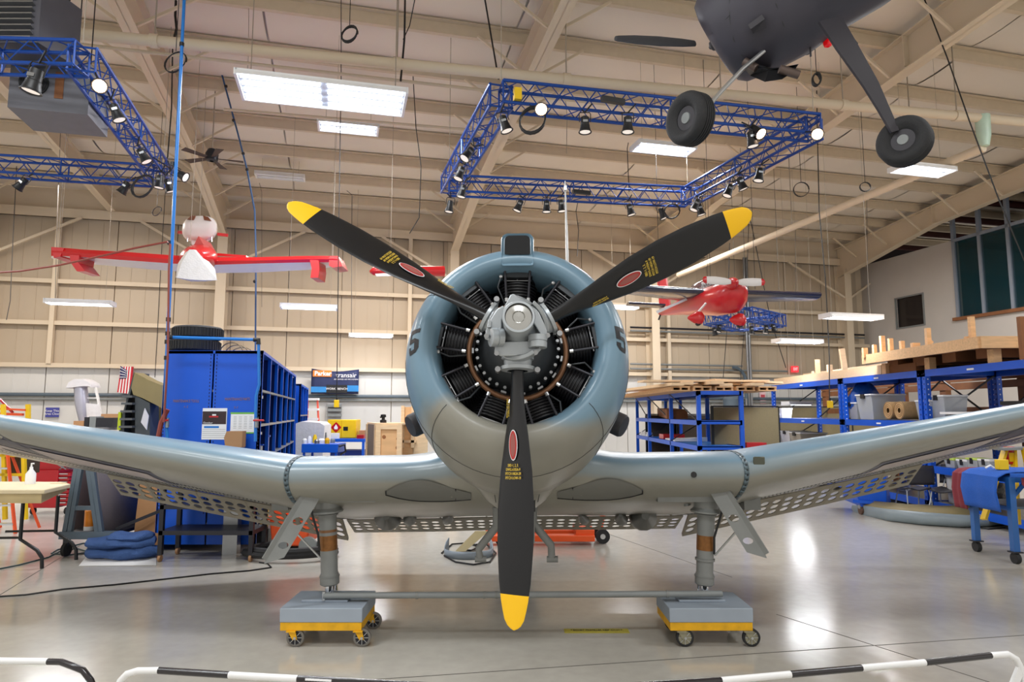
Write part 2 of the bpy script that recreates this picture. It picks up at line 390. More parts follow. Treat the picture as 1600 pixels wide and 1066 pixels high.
# sheet lining of lower half (ribbed) on office wall
w2 = MB(GREYP); w2.rbox(UW-.03, UW+.03, sv0-.05, sv0, sz0-.05, sz1+.05); w2.rbox(UW-.03, UW+.03, sv1, sv1+.05, sz0-.05, sz1+.05); w2.rbox(UW-.03, UW+.03, sv0, sv1, sz0-.05, sz0); w2.rbox(UW-.03, UW+.03, sv0, sv1, sz1, sz1+.05)
win1 = w2.build('window_1', kind='structure')
MB(mat('dark_pane', (30, 24, 26), .1, var=0)).rbox(UW+.05, UW+.07, sv0, sv1, sz0, sz1).build('pane', win1)
FRM = mat('window_frame_grey', (150, 160, 176), .4, metal=.3, var=.03)
mv = [atU(px, 430, UW).dot(EV) for px in (1494, 1535, 1581)]; mv += [mv[2]-(mv[1]-mv[2])*1.0, mv[2]-2*(mv[1]-mv[2]), mv[2]-3*(mv[1]-mv[2])]
ztr = atU(1510, 371, UW).z; ztop = ztr+.95
b = MB(FRM)
for v in mv: b.rbox(UW-.06, UW+.06, v-.05, v+.05, zs, ztop)
b.rbox(UW-.06, UW+.06, mv[-1], mv[0], ztr-.05, ztr+.05); b.rbox(UW-.05, UW+.05, mv[-1], mv[0], ztop-.06, ztop)
b.use(BROWNW).rbox(UW-.12, UW+.06, mv[-1]-.1, mv[0]+.15, zs-.1, zs)
win2 = b.build('window_2', kind='structure')
for i in range(5): MB(TEALGL).rbox(UW-.01, UW+.01, mv[i+1]+.05, mv[i]-.05, zs, ztr-.05).build('pane', win2)
# room behind the office glazing and the void beyond the wall top
b = MB(mat('office_interior', (66, 92, 98), .9, var=.1)); b.rbox(UW+4, UW+4.1, -2, vw+.3, 2, ztr); b.rbox(UW+.2, UW+4, vw+.3, vw+.4, 2, ztr); b.rbox(UW+.2, UW+4, -2, vw+.4, zs-.3, zs-.2)
b.rbox(UW+.2, UW+4, -2, vw+.4, ztr-.1, ztr); trim = b.build('wall_office', kind='structure')
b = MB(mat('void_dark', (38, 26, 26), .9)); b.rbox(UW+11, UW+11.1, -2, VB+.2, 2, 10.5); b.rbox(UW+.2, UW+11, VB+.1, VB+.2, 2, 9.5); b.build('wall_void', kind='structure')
for v in pv[:10]:
    MB(DARKRED).frame(R(UW+.4, v+.35, ceil_z(v)-.32), EU*11, EV*.1, EZ*.26).build('void_purlin', ceiling, 'dark red primed purlin')
# things seen through the glass: a long low shelf light and a chair back
t = T('display_cabinet', 'lit display cabinet seen through the teal office window', 'cabinet', R(UW+2.4, mv[1]-1.6, zs-.2), PSI)
b = MB(mat('cabinet_pale', (120, 176, 180), .5)); b.rbox(UW+2.3, UW+2.9, mv[1]-3.6, mv[1]-.6, zs-.2, zs+.75); b.build('body', t)
b = MB(mat('cabinet_light', (220, 250, 240), .5, var=0, emit=((200, 255, 240), 1.4)))
for k in range(4): b.rbox(UW+2.26, UW+2.3, mv[1]-1.3-k*.6, mv[1]-.85-k*.6, zs+.8, zs+.86)
b.build('strip_light', t)
b = MB(BLACK); b.rbox(UW+2.3, UW+2.34, mv[1]-3.4, mv[1]-.7, zs+.86, zs+1.35)
for k in range(7): b.use(WHITE).rbox(UW+2.28, UW+2.3, mv[1]-1.1-k*.33, mv[1]-.92-k*.33, zs+.95, zs+1.2)
b.build('sign_board', t)
# sprinkler mains and conduits under the roof
def Zp(p, dz=0): return V3(p)+EZ*dz
t = T('sprinkler_main', 'long cream sprinkler pipe crossing under the roof with hangers', 'pipe', R(0, 11, 7.5))
zp = 7.35
A_, B_ = atZ(-40, 38, zp), atZ(1740, 204, zp)
MB(CREAM).cyl(A_, B_, .085, n=12).build('pipe', t)
for k in (.12, .3, .44, .58, .7, .82): 
    p = A_.lerp(B_, k); MB(CREAM).cyl(p-(B_-A_).normalized()*.06, p+(B_-A_).normalized()*.06, .105, n=12).build('coupling', t); MB(WIREL).cyl(p, V3((p.x, p.y, ceil_z(p.dot(EV)))), .012, n=5).build('hanger_rod', t)
p = atZ(1535, 185, zp); q = p-EZ*.55
MB(mat('pale_green_pipe', (190, 214, 196), .4)).tube([p+EZ*.05, p-EZ*.35, q], [.13, .12, .08], 12).build('drop_elbow', t, 'pale drop elbow below the main')
q2 = atZ(1060, 430, zp-1.2)
q = q-EZ*.02+EV*.02
bx = T('sprinkler_branch', 'cream sprinkler branch pipe sloping from the drop elbow towards the back wall', 'pipe', q)
MB(CREAM).cyl(q, q2, .085, n=12).build('pipe', bx)
for k in (.15, .5): r_ = q.lerp(q2, k); MB(WIREL).cyl(r_, V3((r_.x, r_.y, ceil_z(r_.dot(EV)))), .012, n=5).build('hanger_rod', bx)
A_, B_ = atZ(120, 69, 7.5), atZ(1240, 196, 7.5)
MB(PURL).cyl(A_, B_, .03, n=8).build('conduit_run', None, 'thin cream conduit parallel below the thick sprinkler pipe', 'pipe')
A_, B_ = atZ(350, 171, 7.7), atZ(760, 205, 7.7)
MB(PURL).cyl(A_, B_, .03, n=8).build('conduit_run', None, 'thin cream conduit behind the large bright ceiling fixture', 'pipe')
# ================================================================ THE AIRPLANE ON DOLLIES
UPC, LOC = (108, 138, 157), (142, 140, 130)
PLN = mat_mix('aircraft_paint', LOC, UPC, 'paint', rough=.36, var=.06, coat=.12)
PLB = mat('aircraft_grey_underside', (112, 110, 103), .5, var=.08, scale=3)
PLGEAR = mat('gear_grey', (124, 126, 124), .42, var=.08, scale=9)
SEAM = mat('panel_seam', (58, 60, 62), .7, var=0)
ENG = mat('engine_black', (15, 14, 19), .5, metal=0, var=.15, scale=12)
ENGC = mat('engine_case', (52, 56, 60), .45, metal=.3, var=.1, scale=8)
COPP = mat('ignition_ring_brown', (120, 84, 58), .45, metal=.4, var=.12)
HUBM = mat('hub_silver', (170, 176, 180), .38, metal=.5, var=.06, scale=8)
PROPB = mat('propeller_black', (9, 10, 15), .32, var=.1, scale=5)
PYEL = mat('tip_yellow', (244, 190, 8), .38, var=.03)
LETY = mat('lettering_yellow', (222, 190, 70), .6, var=0)
LOGR = mat('decal_red', (176, 48, 46), .5, var=0)
STARB = mat('insignia_navy', (44, 46, 66), .4, var=.05)
PC = V3((.036, 3.91, 2.21)); PP = math.radians(11.0); PR = math.radians(6.0)
def fr(p):
    return V3((0, math.cos(p), -math.sin(p))), V3((0, math.sin(p), math.cos(p)))
AA, AZ = fr(PP)
def AF(x, a, z): return PC+V3((x, 0, 0))+AA*a+AZ*(z+x*.012)
plane = T('airplane', 'large silver-blue radial-engined wartime airplane on two wheeled dollies, three-bladed black propeller', 'airplane', (PC.x, 5.5, .28))
def part(mb, name, parent=plane, **k): return mb.build(name, parent, **k)
def fring(a, rx, zt, zb, zc=0.0, n=64, e=1.0, eb=1.0):
    r = []
    for j in range(n):
        t = 2*math.pi*j/n; c, s_ = math.cos(t), math.sin(t)
        ee = e if s_ >= 0 else eb
        x = rx*abs(c)**ee*(1 if c >= 0 else -1); z = (zt if s_ >= 0 else zb)*abs(s_)**(1 if s_ >= 0 else 1)*(1 if s_ >= 0 else -1)
        r.append((x, a, zc+z))
    return r
def pmix(z, lo, hi): t = max(0, min(1, (z-lo)/(hi-lo))); return t*t*(3-2*t)
def loft_af(mb, rings, lo=-.44, hi=-.34, cap=False):
    av = [pmix(p[2]+.10*math.sin(p[0]*5), lo, hi) for r in rings for p in r]
    mb.loft([[AF(*p) for p in r] for r in rings], cap=cap, av=av); return mb
# cowling -----------------------------------------------------------
prof = [(.62, .50, .50, .50, .03), (.48, .505, .505, .505, .035), (.38, .512, .512, .512, .04), (.325, .53, .53, .53, .04), (.295, .555, .555, .555, .04), (.285, .59, .59, .59, .038), (.295, .625, .625, .625, .036), (.325, .66, .66, .665, .033),
        (.38, .695, .695, .70, .03), (.46, .725, .725, .735, .026), (.56, .75, .75, .765, .022), (.68, .768, .768, .79, .02), (.82, .776, .776, .815, .016), (.98, .775, .775, .84, .01), (1.12, .765, .765, .86, .005), (1.14, .74, .74, .84, .005)]
m = MB(PLN); loft_af(m, [fring(a, rx, zt, zb, zc) for a, rx, zt, zb, zc in prof]); cowl = part(m, 'cowling', smooth=60)
# cowl panel seams
for az in (32, 148, 222, 318):
    t = math.radians(az); pts = []
    for a, rx, zt, zb, zc in prof[5:]:
        pts.append(AF((rx+.0005)*math.cos(t), a, zc+((zt if math.sin(t) > 0 else zb)+.0005)*math.sin(t)))
    part(MB(SEAM).tube(pts, .0022, 4), 'panel_seam', cowl)
for i in (11,):
    a, rx, zt, zb, zc = prof[i]
    pts = [AF(*p) for p in fring(a, rx+.001, zt+.001, zb+.001, zc)]
    part(MB(SEAM).tube(pts, .002, 4, closed=True), 'panel_seam', cowl)
# the 5 on both cheeks
def cowl_pt(t, a):
    for i in range(5, len(prof)-1):
        if prof[i][0] <= a <= prof[i+1][0]:
            f = (a-prof[i][0])/(prof[i+1][0]-prof[i][0]); p = [lerp(prof[i][k], prof[i+1][k], f) for k in range(5)]
            return AF(p[1]*math.cos(t), a, p[4]+(p[2] if math.sin(t) > 0 else p[3])*math.sin(t))
FIVE = [[(0, 0), (0, 1), (1, 1), (1, .82), (.27, .82), (.27, .6), (.8, .6), (1, .45), (1, .17), (.8, 0), (.17, 0), (0, .15), (0, .33), (.27, .33), (.27, .18), (.73, .18), (.73, .42), (.27, .42), (0, .42)]]
def five_strips():
    # strokes as quads in unit space
    return [((0, .82), (1, .82), (1, 1), (0, 1)), ((0, .45), (.28, .45), (.28, .82), (0, .82)), ((.28, .45), (.78, .45), (.72, .62), (.28, .62)), ((.78, .45), (1, .45), (1, .5), (.72, .62)), ((.72, .17), (1, .17), (1, .46), (.72, .46)), ((.2, 0), (.8, 0), (.78, .17), (.22, .17)), ((.8, 0), (1, .17), (.72, .2), (.72, .15)), ((0, .17), (.2, 0), (.28, .15), (.28, .19)), ((0, .17), (.28, .17), (.28, .32), (0, .32))]
for side, t0, a0 in ((1, math.radians(-4.0), .53), (-1, math.radians(184), .53)):
    m = MB(mat('stencil_black', (24, 24, 28), .5, var=0))
    for q in five_strips():
        vs = []; N = 5
        for i in range(N+1):
            for j in range(N+1):
                s_, t_ = i/N, j/N
                x = lerp(lerp(q[0][0], q[1][0], s_), lerp(q[3][0], q[2][0], s_), t_); y = lerp(lerp(q[0][1], q[1][1], s_), lerp(q[3][1], q[2][1], s_), t_)
                a = (.297+.10*x) if side > 0 else (.397-.10*x)
                ang = t0+side*(y*.245)
                p = cowl_pt(ang, a); c = AF(0, a, 0); vs.append(p+(p-c).normalized()*.0025)
        fs = [(i*(N+1)+j, (i+1)*(N+1)+j, (i+1)*(N+1)+j+1, i*(N+1)+j+1) for i in range(N) for j in range(N)]
        m.add(vs, fs)
    part(m, 'number_five', cowl, label='black stencilled number 5 on the cowling cheek')
# scoop on top of the cowling
def rr(a, w0, z0, z1, r=.03, n=5):
    pts = []
    for cx, cz, a0 in ((w0-r, z1-r, 0), (-w0+r, z1-r, 90), (-w0+r*.3, z0, 180), (w0-r*.3, z0, 270)):
        q = r if cz != z0 else r*.3
        for i in range(n): t = math.radians(a0+90*i/(n-1)); pts.append(AF(cx+q*math.cos(t), a, cz+q*math.sin(t)))
    return pts
m = MB(PLN); m.a = 1
m.loft([rr(.30, .092, .60, .785), rr(.285, .104, .58, .80, .04), rr(.33, .110, .6, .815, .04), rr(.5, .114, .6, .835, .04), rr(.8, .11, .65, .84, .04), rr(1.1, .09, .7, .80, .03)], cap=True)
sc_ = part(m, 'air_scoop')
m = MB(mat('mouth_black', (10, 12, 14), .8, var=0)); m.loft([rr(.2835, .084, .655, .782, .03), rr(.2805, .084, .655, .782, .03)]); part(m, 'scoop_mouth', sc_, label='dark open mouth of the scoop')
# engine --------------------------------------------------------------
eng = part(MB(BLACK).lathe([(.0, .02), (.0, .74), (.02, .74)], AF(0, .80, .02), AA, 40, ref=(1, 0, 0)), 'engine_baffle')
m = MB(ENGC).lathe([(-.02, .075), (0, .11), (.03, .15), (.10, .20), (.17, .225), (.2, .235), (.25, .27), (.45, .28)], AF(0, .20, .01), AA, 40, ref=(1, 0, 0)); case = part(m, 'crankcase')
m = MB(COPP); c = AF(0, .40, .01); m.torus(c, AA, .315, .017, 48, 8); part(m, 'ignition_ring', case)
m = MB(STEEL)
for j in range(30):
    t = 2*math.pi*j/30; p = AF(.262*math.cos(t), .34, .01+.262*math.sin(t)); m.cyl(p, p+AA*.05, .011, n=6)
part(m, 'case_nut', case, kind='stuff')
m = MB(STEEL)
for j in range(15):
    t = 2*math.pi*(j+.5)/15; p = AF(.288*math.cos(t), .36, .01+.288*math.sin(t)); m.bar(p, p+AA*.03, .035, .012, up=(p-AF(0, .36, .01)))
part(m, 'case_clip', case, kind='stuff')
for j in range(9):
    t = math.pi/2+2*math.pi*j/9; d = V3((math.cos(t), 0, 0))+AZ*math.sin(t); tt = V3((-math.sin(t), 0, 0))+AZ*math.cos(t)
    o = AF(0, .52, .02)
    m = MB(ENG); pr = [(.28, .09)]
    for i in range(9): w_ = .100+.003*i; pr += [(.30+i*.02, w_), (.302+i*.02, w_+.014), (.308+i*.02, w_+.014), (.31+i*.02, w_)]
    pr += [(.49, .10), (.50, .125), (.62, .13), (.68, .09), (.69, .01)]
    m.lathe(pr, o, d, 18, ref=AA)
    cy = part(m, 'cylinder')
    m = MB(ENG)
    for i in range(5): m.frame(o+d*(.51+i*.03)-tt*.10-AA*.13, tt*.20, AA*.05, d*.008)
    m.use(ENGC).frame(o+d*.50-tt*.075-AA*.15, tt*.15, AA*.03, d*.10)
    part(m, 'cylinder_head', cy)
    for sg in (-1, 1):
        q0 = o+d*.33+tt*.055*sg*1.3-AA*.14; q1 = o+d*.56+tt*.085*sg-AA*.17
        m = MB(DARKST).cyl(q0, q1, .0085, n=8); m.use(ALU).cyl(q0, q0+(q1-q0)*.1, .013, n=8); m.cyl(q1-(q1-q0)*.05, q1, .014, n=8)
        part(m, 'pushrod_tube', cy)
    pk = o+d*.50-AA*.16+tt*.11
    m = MB(ENGC).tube([AF(0, .40, .01)+d*.32+tt*.08, o+d*.42+tt*.13-AA*.17, pk], .006, 6)
    m.use(ALU).ball(pk, .014, 8); part(m, 'spark_lead', cy)
    MBk = MB(STEEL).frame(o+d*.485-tt*.09-AA*.118, tt*.18, AA*.004, d*.006); MBk.frame(o+d*.44-tt*.004-AA*.118+d*.05, tt*.008, AA*.004, d*.05); part(MBk, 'cooling_baffle', cy)
# exhaust stacks
for sg, dx in ((-1, 0), (1, 0)):
    p0 = at = None
    e0 = atY(712 if sg < 0 else 903, 634, 5.45); e1 = atY(641 if sg < 0 else 975, 667, 5.25)
    m = MB(mat('exhaust_rubber', (44, 42, 46), .6, var=.08)); d = (e1-e0).normalized()
    m.tube([e0, e1-d*.02, e1, e1+d*.002], [.092, .094, .084, .05], 20); part(m, 'exhaust_stack')
# fuselage ------------------------------------------------------------
fs = [(1.10, .66, .68, .80, 0, 1), (1.3, .655, .68, .90, 0, 1.2), (1.6, .65, .68, .97, 0, 1.4), (2.1, .62, .68, .96, 0, 1.35), (2.8, .58, .66, .86, 0, 1.1), (4.0, .52, .62, .74, .02, 1), (5.5, .40, .50, .52, .08, 1), (7.2, .24, .34, .32, .14, 1), (8.6, .08, .16, .14, .2, 1)]
m = MB(PLN); loft_af(m, [fring(a, rx, zt, zb, zc, eb=e) for a, rx, zt, zb, zc, e in fs], cap=True); fus = part(m, 'fuselage', smooth=60)
m = MB(BLACK); x0, x1 = .08, .125
bp = AF(.10, 1.22, -.80)
m.frame(atY(827, 800, 5.05), V3((.045, 0, 0)), V3((0, .1, 0)), V3((.0, -.03, .24))); part(m, 'trough_slot', fus)
for xx in (-.16, .16):
    part(MB(SEAM).tube([AF(xx*1.0, 1.13, -.845), AF(xx*.97, 1.3, -.885)], .003, 4), 'panel_seam', fus)
for pl in (((608, 792), (765, 765), (775, 770)),): pass
m = MB(mat('canopy_glass', (120, 140, 150), .05, var=0, alpha=.5)); m.loft([[AF(.33*math.cos(t)*k, a, .6+h*math.sin(t)) for t in [math.pi*i/12 for i in range(13)]] for a, k, h in ((1.5, .5, .05), (2.0, .95, .2), (3.0, 1, .24), (4.4, .9, .2), (5.0, .4, .04))], cap=False, ring_closed=False); part(m, 'canopy')
m = MB(PLN); m.a = 1; m.prism([AF(0, 7.3, .4), AF(0, 8.0, 1.0), AF(0, 8.7, 1.0), AF(0, 8.9, .3)], (.05, 0, 0)); part(m, 'tail_fin')
m = MB(PLN); m.a = 1; m.prism([AF(-2.0, 8.4, .25), AF(0, 7.6, .25), AF(2.0, 8.4, .25), AF(2.0, 8.9, .25), AF(-2.0, 8.9, .25)], AZ*.06); part(m, 'tailplane')
m = MB(ALU); q = atY(886, 400, 5.6); q2 = atY(883, 283, 5.6); m.tube([q-EZ*.3, q, q2], [.014, .013, .006], 8); m.box(q2.x-.012, q2.x+.012, q2.y-.03, q2.y+.03, q2.z-.09, q2.z-.05); part(m, 'antenna_mast')
for x in (-.27, .30): part(MB(BLACK).tube([AF(x-.1, .6, .72), AF(x+.1, .65, .71)], .012, 6), 'grab_handle', cowl)
# wings ---------------------------------------------------------------
INC = math.radians(4.8)
def wst(x):   # (a_le, z, chord, th) at |x|
    ax = abs(x)
    if ax < 1.74:
        f = max(0, (.95-ax)/.45); f = f*f if f < 1 else 1
        return (1.40-.10*f, -.655+.03*f, 2.62+.1*f, .175+.02*f)
    t = (ax-1.74)/4.5; return (1.40+.30*t, -.655+.185*(ax-1.74), 2.62-1.35*t, .175-.06*t)
def yt(x, th): return 5*th*(.2969*math.sqrt(max(x, 0))-.126*x-.3516*x*x+.2843*x**3-.1015*x**4)
def WP(x, c, side, off=0.0):     # c: chord fraction, side +1 upper, -1 lower
    al, z, ch, th = wst(x); h = side*yt(c, th)*ch+.02*ch*math.sin(math.pi*min(c, 1))+side*off
    inc = INC+math.radians(1.0)*max(0, abs(x)-1.74); ci, si = math.cos(inc), math.sin(inc)
    return AF(x, al+c*ch*ci+h*si, z-c*ch*si+h*ci)
NW = 26
cs = [(.5*(1-math.cos(math.pi*i/NW))) for i in range(NW+1)]
def wring(x):
    r = [WP(x, c, 1) for c in reversed(cs)]+[WP(x, c, -1) for c in cs[1:]]
    av = []
    for c in reversed(cs): av.append(lerp(.5, 1, pmix(c, 0, .012)))
    for c in cs[1:]: av.append(.5*(1-pmix(c, .0, .014)))
    return r, av
def wing(xs, name, label=None):
    m = MB(PLN); rings = []; av = []
    for x in xs: r, a_ = wring(x); rings.append(r); av += a_
    m.loft(rings, cap=True, av=av); return part(m, name, label=label, smooth=50)
csec = wing([-1.74, -1.4, -1.1, -.9, -.75, -.6, -.5, 0, .5, .6, .75, .9, 1.1, 1.4, 1.74], 'centre_wing')
for sg in (-1, 1):
    xs = [sg*(1.742+4.2*i/12) for i in range(13)]
    ow = wing(xs, 'outer_wing')
    m = MB(PLN); m.a = 1     # rounded tip
    # joint strap with rivets
    ring, _ = wring(sg*1.74); c0 = sum(ring, V3())/len(ring)
    st = MB(mat('joint_strap', (96, 112, 120), .4, metal=.3)); pts = [p+(p-c0).normalized()*.004 for p in ring[6:-6]]
    outer = [p+V3((sg*.035, 0, 0)) for p in pts]
    for i in range(len(pts)-1): st.add([pts[i], outer[i], outer[i+1], pts[i+1]], [(0, 1, 2, 3)])
    part(st, 'joint_strap', ow, solid=.006)
    rv = MB(mat('rivet_dark', (52, 56, 58), .5, metal=.4, var=0))
    for i in range(len(pts)-1):
        L = (pts[i+1]-pts[i]).length; k = max(1, int(L/.034))
        for j in range(k):
            p = pts[i].lerp(pts[i+1], j/k)+V3((sg*.02, 0, 0)); nn = (p-c0).normalized(); rv.frame(p+nn*.003-V3((.007, 0, 0)), (.014, 0, 0), (pts[i+1]-pts[i]).normalized()*.013, nn*.005)
    part(rv, 'strap_bolt', ow, kind='stuff')
    # rivet rows on lower skin
    rv = MB(mat('rivet_dark', (60, 62, 62), .5)) 
    for c in (.26, .30, .48, .52, .66):
        for i in range(95):
            x = sg*(1.85+i*.034); p = WP(x, c, -1, .0005); rv.frame(p-V3((.004, .004, 0)), (.008, 0, 0), (0, .008, 0), (0, 0, -.003))
    part(rv, 'rivet_row', ow, kind='stuff')
    for c in (.28, .5, .78):
        part(MB(SEAM).tube([WP(sg*(1.8+i*.4), c, -1, .0) for i in range(10)], .002, 4), 'panel_seam', ow)
    # insignia under the outer wing
    ctr = 4.72; rad = .64
    def wl(x, cc, off=.003):
        return WP(sg*x, cc, -1, off)
    def pos(dx, da): # dx spanwise, da chordwise metres
        al, z, ch, th = wst(ctr+dx); a_m = 1.40+.3*(ctr-1.74)/4.5+.40
        return wl(ctr+dx, (a_m+da-al)/ch)
    m = MB(STARB)
    def disc(fn, r0, r1, n=40, k=3):
        vs = [fn(r*math.cos(2*math.pi*i/n), r*math.sin(2*math.pi*i/n)) for r in [lerp(r0, r1, j/k) for j in range(k+1)] for i in range(n)]
        return vs, [(j*n+i, j*n+(i+1) % n, (j+1)*n+(i+1) % n, (j+1)*n+i) for j in range(k) for i in range(n)]
    vs, f_ = disc(pos, .01, rad); m.add(vs, f_)
    m.grid(lambda a, b: pos(lerp(-1.75, 1.2, a), lerp(-.27, .27, b)), 20, 3); ins = part(m, 'roundel', ow, label='dark blue disc of the insignia under the wing')
    st_ = []
    for i in range(10):
        r = rad*.98 if i % 2 == 0 else rad*.38; t = math.pi/2+math.pi*i/5; st_.append((r*math.cos(t), r*math.sin(t)))
    m = MB(mat('insignia_pale', (176, 164, 162), .5)); vs = [pos(0, 0)]; 
    def pos2(dx, da, off=.006):
        al, z, ch, th = wst(ctr+dx); a_m = 1.40+.3*(ctr-1.74)/4.5+.40; return wl(ctr+dx, (a_m+da-al)/ch, off)
    for i in range(10):
        (x0, y0), (x1, y1) = st_[i], st_[(i+1) % 10]; K = 4
        v_ = [pos2(0, 0)]+[pos2(lerp(x0, x1, j/K), lerp(y0, y1, j/K)) for j in range(K+1)]
        m.add(v_, [(0, j+1, j+2) for j in range(K)])
    for x0_, x1_ in ((-1.68, -rad-.02), (rad+.02, 1.15)): m.grid(lambda a, b, x0_=x0_, x1_=x1_: pos2(lerp(x0_, x1_, a), lerp(-.17, .17, b)), 8, 3)
    part(m, 'star', ow, label='pale star and side bars on the roundel')
# small openings in the right wing leading edge
from mathutils.bvhtree import BVHTree
_w = MB(PLN)
for k_ in range(28): 
    x_ = -6+12*k_/28; _w.loft([wring(x_)[0], wring(x_+12/28)[0]], cap=False)
WB = BVHTree.FromPolygons(_w.v, _w.f)
def on_wing(px, py, lo=0, hi=0):
    d = ray(px, py).normalized(); r = WB.ray_cast(CAMP, d); return r[0] if r[0] else atY(px, py, 5.5)
q = on_wing(1084, 742); d_ = (CAMP-q).normalized(); part(MB(BLACK).cyl(q-d_*.01, q+d_*.006, .023, n=20), 'lamp_port', label='round dark port in the wing nose')
q = on_wing(1186, 722); d_ = (CAMP-q).normalized(); m = MB(mat('window_olive', (70, 72, 58), .2)); m.frame(q-V3((.045, 0, .04))+d_*.012, (.09, 0, 0), (0, 0, .08), d_*-.02); part(m, 'landing_light_window', label='square landing light window in the wing nose', bevel=.008)
# wheel wells: dark lens-shaped recess panels, seal lines, ledge
WELL = mat('well_grey', (112, 112, 107), .6, var=.05)
for sg in (-1, 1):
    N = 14; TP = [(603, 768), (622, 758), (640, 752), (655, 750), (672, 752), (692, 758), (712, 765), (736, 771)]; BP = [(603, 774), (622, 779), (640, 782), (655, 783.5), (672, 784), (692, 784), (712, 783), (736, 781)]
    def mir(p): return p if sg < 0 else (1607-p[0], p[1]-2)
    def skin(p, off):
        x, y = mir(p); q = on_wing(x, y, 4.9, 6.4); return q+(CAMP-q).normalized()*off
    m = MB(WELL)
    def pl(Q, x):
        for i in range(len(Q)-1):
            if x <= Q[i+1][0] or i == len(Q)-2: f = (x-Q[i][0])/(Q[i+1][0]-Q[i][0]); return lerp(Q[i][1], Q[i+1][1], max(0, min(1, f)))
    m.grid(lambda a, b: skin((lerp(603, 736, a), lerp(pl(BP, lerp(603, 736, a)), pl(TP, lerp(603, 736, a)), b)), .014), 26, 5)
    wp = part(m, 'wheel_well_panel', csec, label='dull grey lens-shaped wheel well panel')
    MB(BLACK).tube([skin(p, .02) for p in BP], .005, 6).build('seal_strip', csec); MB(BLACK).tube([skin(BP[0], .014), skin(TP[0], .014)], .005, 6).build('seal_strip', csec); MB(BLACK).tube([skin(BP[6], .014), skin(TP[6], .014)], .005, 6).build('seal_strip', csec)
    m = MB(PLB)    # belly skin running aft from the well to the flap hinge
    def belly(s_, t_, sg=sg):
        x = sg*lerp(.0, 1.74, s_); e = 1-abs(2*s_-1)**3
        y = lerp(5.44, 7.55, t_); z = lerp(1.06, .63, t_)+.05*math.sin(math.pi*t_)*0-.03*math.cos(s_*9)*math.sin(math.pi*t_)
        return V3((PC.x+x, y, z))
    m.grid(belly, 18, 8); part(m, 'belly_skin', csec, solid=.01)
    for xx, w_, l_ in ((.62, .045, .5), (1.0, .06, .55), (1.24, .125, .75)):
        y0 = 6.5; c0 = V3((PC.x+sg*xx, y0, .77)); c1 = V3((PC.x+sg*(xx+.10), y0+l_, .665))
        m = MB(PLGEAR).tube([c0, c0.lerp(c1, .3)-EZ*.02, c0.lerp(c1, .75)-EZ*.02, c1], [w_*.3, w_, w_*1.1, w_*.4], 14); part(m, 'bulge_fairing', csec)
    # well ledge next to the leg
    m = MB(PLGEAR); m.box(PC.x+min(sg*1.12, sg*1.72), PC.x+max(sg*1.12, sg*1.72), 5.38, 5.5, 1.045, 1.10); part(m, 'well_ledge', csec)
# perforated dive flaps
FLAP = mat('flap_grey', (146, 140, 126), .5, var=.08)
def flap(x0, x1, name, rows=3, ch=.42, ang=30, skew=0.0, pitch=.118):
    # hinge along lower surface at 78 % chord; panel hangs down and aft
    n = max(3, int(abs(x1-x0)/pitch)); m = MB(FLAP); K = 12
    ga = math.radians(ang)
    def P_(s_, t_):     # s along span 0..n, t chordwise 0..1
        x = lerp(x0, x1, s_/n); h = WP(x, .76, -1, .012); tp = 1-.28*max(0, (abs(x)-1.8)/4)
        d = AA*math.cos(ga)-AZ*math.sin(ga); return h+d*(t_*ch*tp)
    rr_ = .31
    vis = [.30, .24, .24]
    t0 = .14
    tb = [.0, .14, .14+.30, .14+.56, .14+.82, 1.0][:6]
    # rows of cells between tb[1..4]; solid strips elsewhere
    for (ta, tb_) in ((0, .16), (.88, 1.0)):
        for i in range(n): m.add([P_(i, ta), P_(i+1, ta), P_(i+1, tb_), P_(i, tb_)], [(0, 1, 2, 3)])
    for r in range(3):
        ta, tc = .16+r*.24, .16+(r+1)*.24; off = (.5 if r == 1 else 0)*0
        for i in range(n):
            if i % 4 == 3 and skew >= 0 and (i % 8 == 7) and False: continue
            o_, in_ = [], []
            for k in range(K):
                a = 2*math.pi*(k+.5)/K; c, s_ = math.cos(a), math.sin(a); q = max(abs(c), abs(s_))
                o_.append(P_(i+.5+.5*c/q, lerp(ta, tc, .5+.5*s_/q))); in_.append(P_(i+.5+.36*c, lerp(ta, tc, .5+.42*s_)))
            m.add(o_+in_, [(k, (k+1) % K, K+(k+1) % K, K+k) for k in range(K)])
    o = part(m, name, solid=.01, smooth=0)
    rb = MB(FLAP)
    for i in range(0, n+1, 4): rb.bar(P_(i, .02)+EZ*.01, P_(i, .98)+EZ*.01, .012, .03)
    MBo = part(rb, 'flap_rib', o, kind='stuff'); return o
flap(-1.80, -4.08, 'dive_flap'); flap(1.80, 4.08, 'dive_flap'); flap(-1.74, 1.74, 'dive_flap', ang=16)
